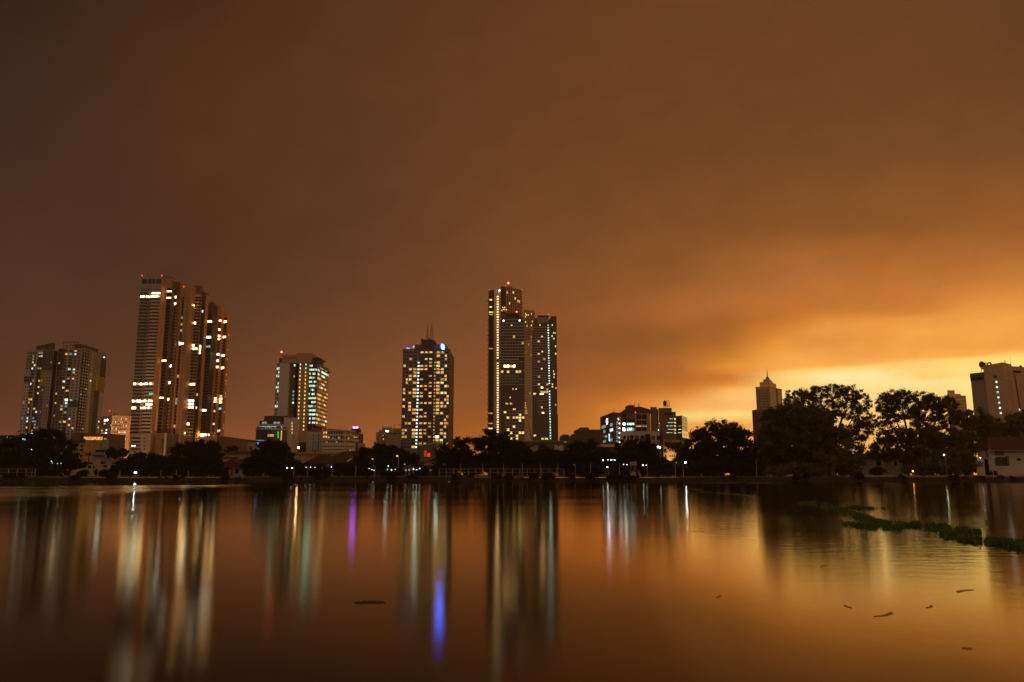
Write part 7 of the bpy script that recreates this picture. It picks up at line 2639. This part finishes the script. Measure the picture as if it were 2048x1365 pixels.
lamp_post(271, 945.5, 304, 'bright white lamp low over the water left of centre, with a streak below it', glow('lamp_white_strong', (.75, .93, 1.0), 60, .1), .34)
lamp_post(260, 914.8, 600, 'tall orange street lamp under the tall towers lighting the peach office block', glow('lamp_orange_strong', (1, .52, .16), 40, .1), .6, throw=(P(236, 660)[0], 664, 32, 1.3e5, 75, (1, .50, .20)))
lamp_post(597, 895.8, 520, 'warm street lamp at the foot of the slab tower', glow('lamp_warm_strong', (1, .72, .36), 70, .1), .55)
lamp_post(574, 936.5, 322, 'white promenade lamp just right of the dome-shaped tree, nearer to the tree', LAMPW2, .26)
lamp_post(584.5, 936.5, 322, 'white promenade lamp just right of the dome-shaped tree, farther from the tree', LAMPW2, .26)
lamp_post(1370.5, 925, 318, 'bright white lamp at the left edge of the big right bank trees', glow('lamp_white_mid', (.85, .97, 1.0), 50, .1), .3)
lamp_post(1148, 930, 305, 'pale headed promenade lamp right of the railing', W_LIGHT, .34)
lamp_post(1825.5, 943, 300.9, 'tiny orange lamp at the water edge under the lacy tree', glow('lamp_orange_small', (1, .4, .1), 18, .1), .2)
lamp_post(1960.5, 916, 311, 'small white lamp over the gatehouse', glow('lamp_white_dim', (.9, 1, .95), 14, .1), .16)
lamp_post(1346, 921, 432, 'warm lamp in the yard of the yellow apartment house', glow('lamp_warm_small', (1, .7, .3), 8, .1), .3, throw=(P(1340, 441)[0], 444, 10, 6.0e3, 120, (1, .62, .22)))
lamp_post(1184.5, 910, 350, 'warm wall-high lamp glowing on a trunk below the flat-roofed block', glow('lamp_warm_dim', (1, .6, .25), 10, .1), .22)
lamp_post(1214.5, 934.5, 304, 'short yellow-white lamp by the water below the round tree', glow('lamp_cream', (1, .9, .6), 14, .1), .2)
lamp_post(745, 918.5, 335, 'amber lamp shining in the low round tree, left one', AMBER2, .35)
lamp_post(794.5, 912.5, 335, 'amber lamp shining in the low round tree, right one', AMBER2, .5)
lamp_post(1888, 910, 300.9, 'white lamp lighting green leaves above the water near the gatehouse', glow('lamp_green_white', (.8, 1, .85), 20, .1), .2)

# strings of white stall lights
sg = 'white lights of the waterside stalls'
xsl = [(775, 939.5, .10), (783, 940, .13), (790.5, 939.6, .08), (803, 939, .19), (812, 940.8, .07), (818, 940.2, .06), (827, 938.8, .15), (833.5, 940, .11), (839.5, 937.5, .16), (848, 939.6, .08), (861, 941, .06),
       (738, 937.5, .08), (744, 940, .09), (748, 941, .08), (776.5, 932.5, .10), (810, 929.5, .06), (612, 935, .09), (621, 935, .11), (630, 935.3, .08), (692, 934.5, .09), (711, 936, .09)]
for px, py, r in xsl:
    Yv = 306 + rnd.uniform(0, 10)
    x = P(px, Yv, py)[0]
    z = Zp(py, Yv)
    rt = empty('stall_light', (x, Yv, z), 'small white light of a waterside stall', 'light', sg)
    MB().ball((x, Yv, z), r).build('bulb', LAMPW2, rt)
    MB().tube((x, Yv + .05, GZ), (x, Yv + .05, z - r * .8), .03, .03, 5).build('stand', STEEL, rt)
sg2 = 'bluish lights among the left trees'
for px, py, r in ((103, 923, .2), (105, 926.5, .16), (115, 927.5, .15), (122, 927, .2), (46, 878.5, .22), (50, 879.5, .22), (63, 899.5, .18)):
    Yv = 322
    x = P(px, Yv, py)[0]
    z = Zp(py, Yv)
    rt = empty('garden_light', (x, Yv, z), 'faint bluish light among the dark left trees', 'light', sg2)
    MB().ball((x, Yv, z), r).build('bulb', COOL2, rt)
    MB().tube((x, Yv + .05, GZ), (x, Yv + .05, z - r * .8), .04, .04, 5).build('stand', STEEL, rt)
sg3 = 'bluish lights below the stepped complex'
for px, py, r in ((1206, 921, .2), (1216, 920.3, .1), (1222, 920.5, .13), (1226, 920.2, .1), (1230, 920.4, .12), (1247, 929.5, .11), (1254, 930, .12), (1286, 931, .2), (1292.5, 931, .13)):
    Yv = 318
    x = P(px, Yv, py)[0]
    z = Zp(py, Yv)
    rt = empty('path_light', (x, Yv, z), 'small bluish path light below the stepped complex', 'light', sg3)
    MB().ball((x, Yv, z), r).build('bulb', LAMPW2, rt)
    MB().tube((x, Yv + .05, GZ), (x, Yv + .05, z - r * .8), .03, .03, 5).build('stand', STEEL, rt)

# promenade poles
pg = 'slim poles along the promenade'
src = None
for px, py in ((18, 941), (64, 941.5), (152, 941), (196.5, 940), (240, 941), (322, 941), (353, 940), (377, 942), (588, 934), (615, 936), (644.5, 933), (712, 931), (750, 931.5), (826, 930), (920.5, 928), (965.5, 927.5), (1007, 928), (1044.5, 927.5), (1080.5, 927.5), (1115.5, 927.5), (1181, 928), (1239, 927), (1268, 930), (1294, 927), (1350, 926), (1366, 926), (1512, 919)):
    Yv = 303.2
    x = P(px, Yv, py)[0]
    h = Zp(py, Yv) - GZ
    if src is None:
        o = MB().tube((0, 0, 0), (0, 0, 1), .11, .08, 8).build('pole', POLE)
        src = o
    else:
        o = src.copy()
        COL.objects.link(o)
    o.location = (x, Yv, GZ)
    o.scale = (1, 1, h)
    tag(o, 'slim pale pole standing on the lakeside promenade', 'pole', pg)
# utility pole by the bungalow
x = P(1987, 305)[0]
rt = empty('utility_pole', (x, 305, GZ), 'white utility pole with a fuse box in front of the right bungalow', 'pole')
MB().tube((x, 305, GZ), (x - .6, 305, Zp(898, 305)), .18, .13).build('mast', W_LIGHT, rt)
MB().box(x - .5, x + 1.0, 304.6, 305.2, Zp(917, 305), Zp(912.5, 305)).build('fuse_box', W_LIGHT, rt)


def railing(px0, px1, Y, step, label):
    a, c = P(px0, Y)[0], P(px1, Y)[0]
    root = empty('railing', (a, Y, GZ), label, 'railing')
    z1 = Zp(938.5, Y)
    n = int((c - a) / step)
    mb = MB()
    for zz in (z1, (z1 + GZ) / 2 + .35, GZ + .5):
        mb.tube((a, Y, zz), (c, Y, zz), .05, .05, 5)
    mb.build('rail', POLE, root)
    me = None
    for k in range(n + 1):
        if me is None:
            o = MB().box(-.07, .07, -.07, .07, 0, z1 - GZ + .1).build('post', POLE)
            me = o.data
        else:
            o = bpy.data.objects.new('post', me)
            COL.objects.link(o)
        o.parent = root
        o.location = (k * (c - a) / n, 0, 0)


railing(878, 1128, 303.0, 2.6, 'weathered brown railing along the centre promenade below the big tree')
railing(-20, 70, 303.0, 3.2, 'thin dark railing along the far left promenade')

# small white sign board on posts by the water
x0, x1 = P(1260, 306)[0], P(1274, 306)[0]
rt = empty('sign_board', ((x0 + x1) / 2, 306, GZ), 'blank pale notice board on two posts under the wide tree', 'sign')
MB().box(x0, x1, 306, 306.15, Zp(931.5, 306), Zp(923.5, 306)).build('board', W_WEATHER, rt)
for xx in (x0 + .4, x1 - .4):
    MB().box(xx - .06, xx + .06, 306.16, 306.3, GZ, Zp(923.8, 306)).build('post', POLE, rt)

# ------------------------------------------------------------------ grass bank and floating plants


def blades(name, spots, h, label, cat):
    """spots: array (n,2) of ground points, z 0; thin upright blades in one mesh"""
    n = len(spots)
    an = nrs.uniform(0, 2 * pi, n)
    hh = h * nrs.uniform(.5, 1.3, n)
    w = .022 + .012 * nrs.rand(n)
    lean = nrs.uniform(0.05, .75, n) * hh
    dx, dy = np.cos(an), np.sin(an)
    base = np.column_stack([spots, np.full(n, -.02)])
    s = np.column_stack([-dy * w, dx * w, np.zeros(n)])
    mid = base + np.column_stack([dx * lean * .35, dy * lean * .35, hh * .6])
    tip = base + np.column_stack([dx * lean, dy * lean, hh * nrs.uniform(.75, 1.0, n)])
    v = np.stack([base - s, base + s, mid + s * .8, tip, mid - s * .8], 1).reshape(-1, 3)
    me = bpy.data.meshes.new(name)
    me.from_pydata([tuple(p) for p in v], [], [tuple(range(5 * i, 5 * i + 5)) for i in range(n)])
    me.materials.append(GRASS)
    me.update()
    o = bpy.data.objects.new(name, me)
    COL.objects.link(o)
    return tag(o, label, cat, None, 'stuff')


def along(path, n, spread):
    """scatter n points round a path of (px, py, half width px)"""
    out = []
    seg = [(path[i], path[i + 1]) for i in range(len(path) - 1)]
    L = np.array([abs(b_[0] - a[0]) + 3 * abs(b_[1] - a[1]) + 1 for a, b_ in seg], float)
    L /= L.sum()
    for k in range(n):
        i = nrs.choice(len(seg), p=L)
        (ax, ay, aw), (bx, by, bw) = seg[i]
        t_ = nrs.rand()
        px = ax + (bx - ax) * t_ + nrs.normal() * 3
        w = aw + (bw - aw) * t_
        py = ay + (by - ay) * t_ + nrs.normal() * w * .62
        # clumpy: drop some places
        if sin(px * .21) + sin(px * .083 + py * .3) + nrs.normal() * .7 < -.45:
            continue
        if py < 966:
            py = 966
        Yv = Yw(py)
        out.append((P(px, Yv, py)[0], Yv))
    return np.array(out)


p1 = along([(1600, 1007, 2), (1640, 1010, 4), (1668, 1018, 5), (1705, 1030, 5), (1740, 1042, 5), (1775, 1050, 4), (1830, 1052, 4), (1885, 1058, 4), (1925, 1064, 4), (1962, 1066, 2)], 6500, 1)
p2 = along([(1700, 1016, 1), (1735, 1018, 1.5), (1768, 1018, 1)], 700, 1)
p3 = along([(1690, 1050, 2), (1740, 1054, 3), (1800, 1058, 2)], 1600, 1)
p4 = along([(1880, 1068, 3), (1920, 1078, 4), (1960, 1084, 3), (2005, 1088, 4), (2060, 1096, 7), (2090, 1100, 8)], 5600, 1)
blades('floating_grass', np.concatenate([p1, p2, p3, p4]), .20, 'curving strip of green grass floating on the lake at the right', 'grass')
p5 = along([(1330, 979, .6), (1365, 978, 1), (1400, 980, .7)], 1200, 1)
p6 = along([(1385, 966.5, .5), (1450, 966.3, .7), (1520, 966.3, .8), (1565, 966.8, .4)], 6000, 1)
p7 = along([(1400, 984, .5), (1455, 988, .8), (1500, 992, .5)], 1500, 1)
blades('reed_bank', np.concatenate([p5, p6, p7]), .16, 'thin pale green reed strip on the water below the right bank trees', 'reeds')

# ragged grass along the top of the embankment
sp = np.column_stack([nrs.uniform(-260, 260, 16000), nrs.uniform(300.7, 305.5, 16000)])
o = blades('bank_grass', sp, .55, 'dark rough grass on top of the embankment', 'grass')
o.location = (0, 0, GZ)

# drifting leaves and twigs on the near water
DRIFT = mat('wet_leaf_brown', (.07, .038, .015), .6, .4, 3, .2, streak=False)
DRIFT2 = mat('wet_leaf_ochre', (.52, .25, .085), .6, .4, 3, .2, streak=False)
dg = 'drifting leaves on the near water'
for i, (px, py, L, w, an, lab) in enumerate(((741, 1205, .62, .42, .0, 'dark drifting leaf mat on the water left of centre'), (1775, 1230, .75, .09, .25, 'long dark drifting leaf nearest the right foreground'), (1925, 1182, .7, .12, .2, 'pale drifting leaf under the end of the grass strip'),
                                  (1862, 1214, .4, .05, .3, 'small slim drifting leaf right of the long dark one'), (1692, 1213, .4, .04, .5, 'small slim drifting leaf left of the long dark one'), (1860, 1110, .8, .1, .2, 'drifting leaf close under the grass strip'),
                                  (1645, 1133, .7, .06, .3, 'drifting twig below the tallest domed tree'), (1440, 1193, .4, .04, .4, 'faint drifting twig right of centre'), (1934, 1297, .14, .12, .0, 'tiny round floating leaf at the lower right'), (1393, 1063, .9, .08, -.2, 'dark drifting twig far out right of centre'))):
    Yv = Yw(py)
    x = P(px, Yv, py)[0]
    mb = MB()
    n = 10
    w *= .62
    vs, fs = [], []
    for k in range(n + 1):
        s = k / n * 2 - 1
        ww = w * ((1 - s * s) ** .6) * rnd.uniform(.65, 1.15) + .002
        cx, cy = s * L / 2, .12 * L * (s * s) * (1 if i % 2 else -1)
        vs += [(cx, cy - ww, .002), (cx, cy + ww, .002), (cx, cy + ww * .6, .010), (cx, cy - ww * .6, .010)]
    for k in range(n):
        a = 4 * k
        fs += [(a, a + 4, a + 5, a + 1)[::-1], (a + 3, a + 7, a + 6, a + 2)[::-1], (a, a + 3, a + 7, a + 4)[::-1], (a + 1, a + 5, a + 6, a + 2)[::-1]]
    fs += [(0, 1, 2, 3), (4 * n + 3, 4 * n + 2, 4 * n + 1, 4 * n)]
    mb.add(vs, fs)
    o = mb.build('drifting_leaf', DRIFT if i == 0 else DRIFT2)
    o.location = (x, Yv, 0)
    # seen at a low angle: stretch away from the eye so that its outline on the water is long
    o.rotation_euler = (0, 0, an * 3)
    tag(o, lab, 'leaf')
# white float markers near the far bank
fgp = 'small white floats near the far bank'
src = None
for px, py in ((268.5, 967.8), (746, 965.3), (898, 964.5), (1214.5, 967)):
    Yv = min(Yw(py), 296)
    x = P(px, Yv, py)[0]
    if src is None:
        src = o = MB().ball((0, 0, .1), .22, .28).build('float_marker', mat('white_float', (.75, .75, .72), .4, .1))
    else:
        o = src.copy()
        COL.objects.link(o)
    o.location = (x, Yv, 0)
    tag(o, 'small white float marker on the water close to the far bank', 'float', fgp)

# ------------------------------------------------------------------ humid city air
hz = MB().box(-1600, 1600, -60, 1750, -2.0, 330).build('haze', bpy.data.materials.new('humid_air'))
hz['kind'] = 'stuff'
hz['label'] = 'thin warm city haze over lake and skyline'
hz['category'] = 'haze'
hm = hz.data.materials[0]
hm.use_nodes = True
ht = hm.node_tree
ht.nodes.remove(ht.nodes['Principled BSDF'])
pv = N(ht, 'ShaderNodeVolumePrincipled')
pv.inputs['Color'].default_value = (1.0, .80, .58, 1)
pv.inputs['Density'].default_value = 0.00015
pv.inputs['Anisotropy'].default_value = 0.35
ht.links.new(pv.outputs[0], ht.nodes['Material Output'].inputs['Volume'])
SC.cycles.volume_bounces = 0
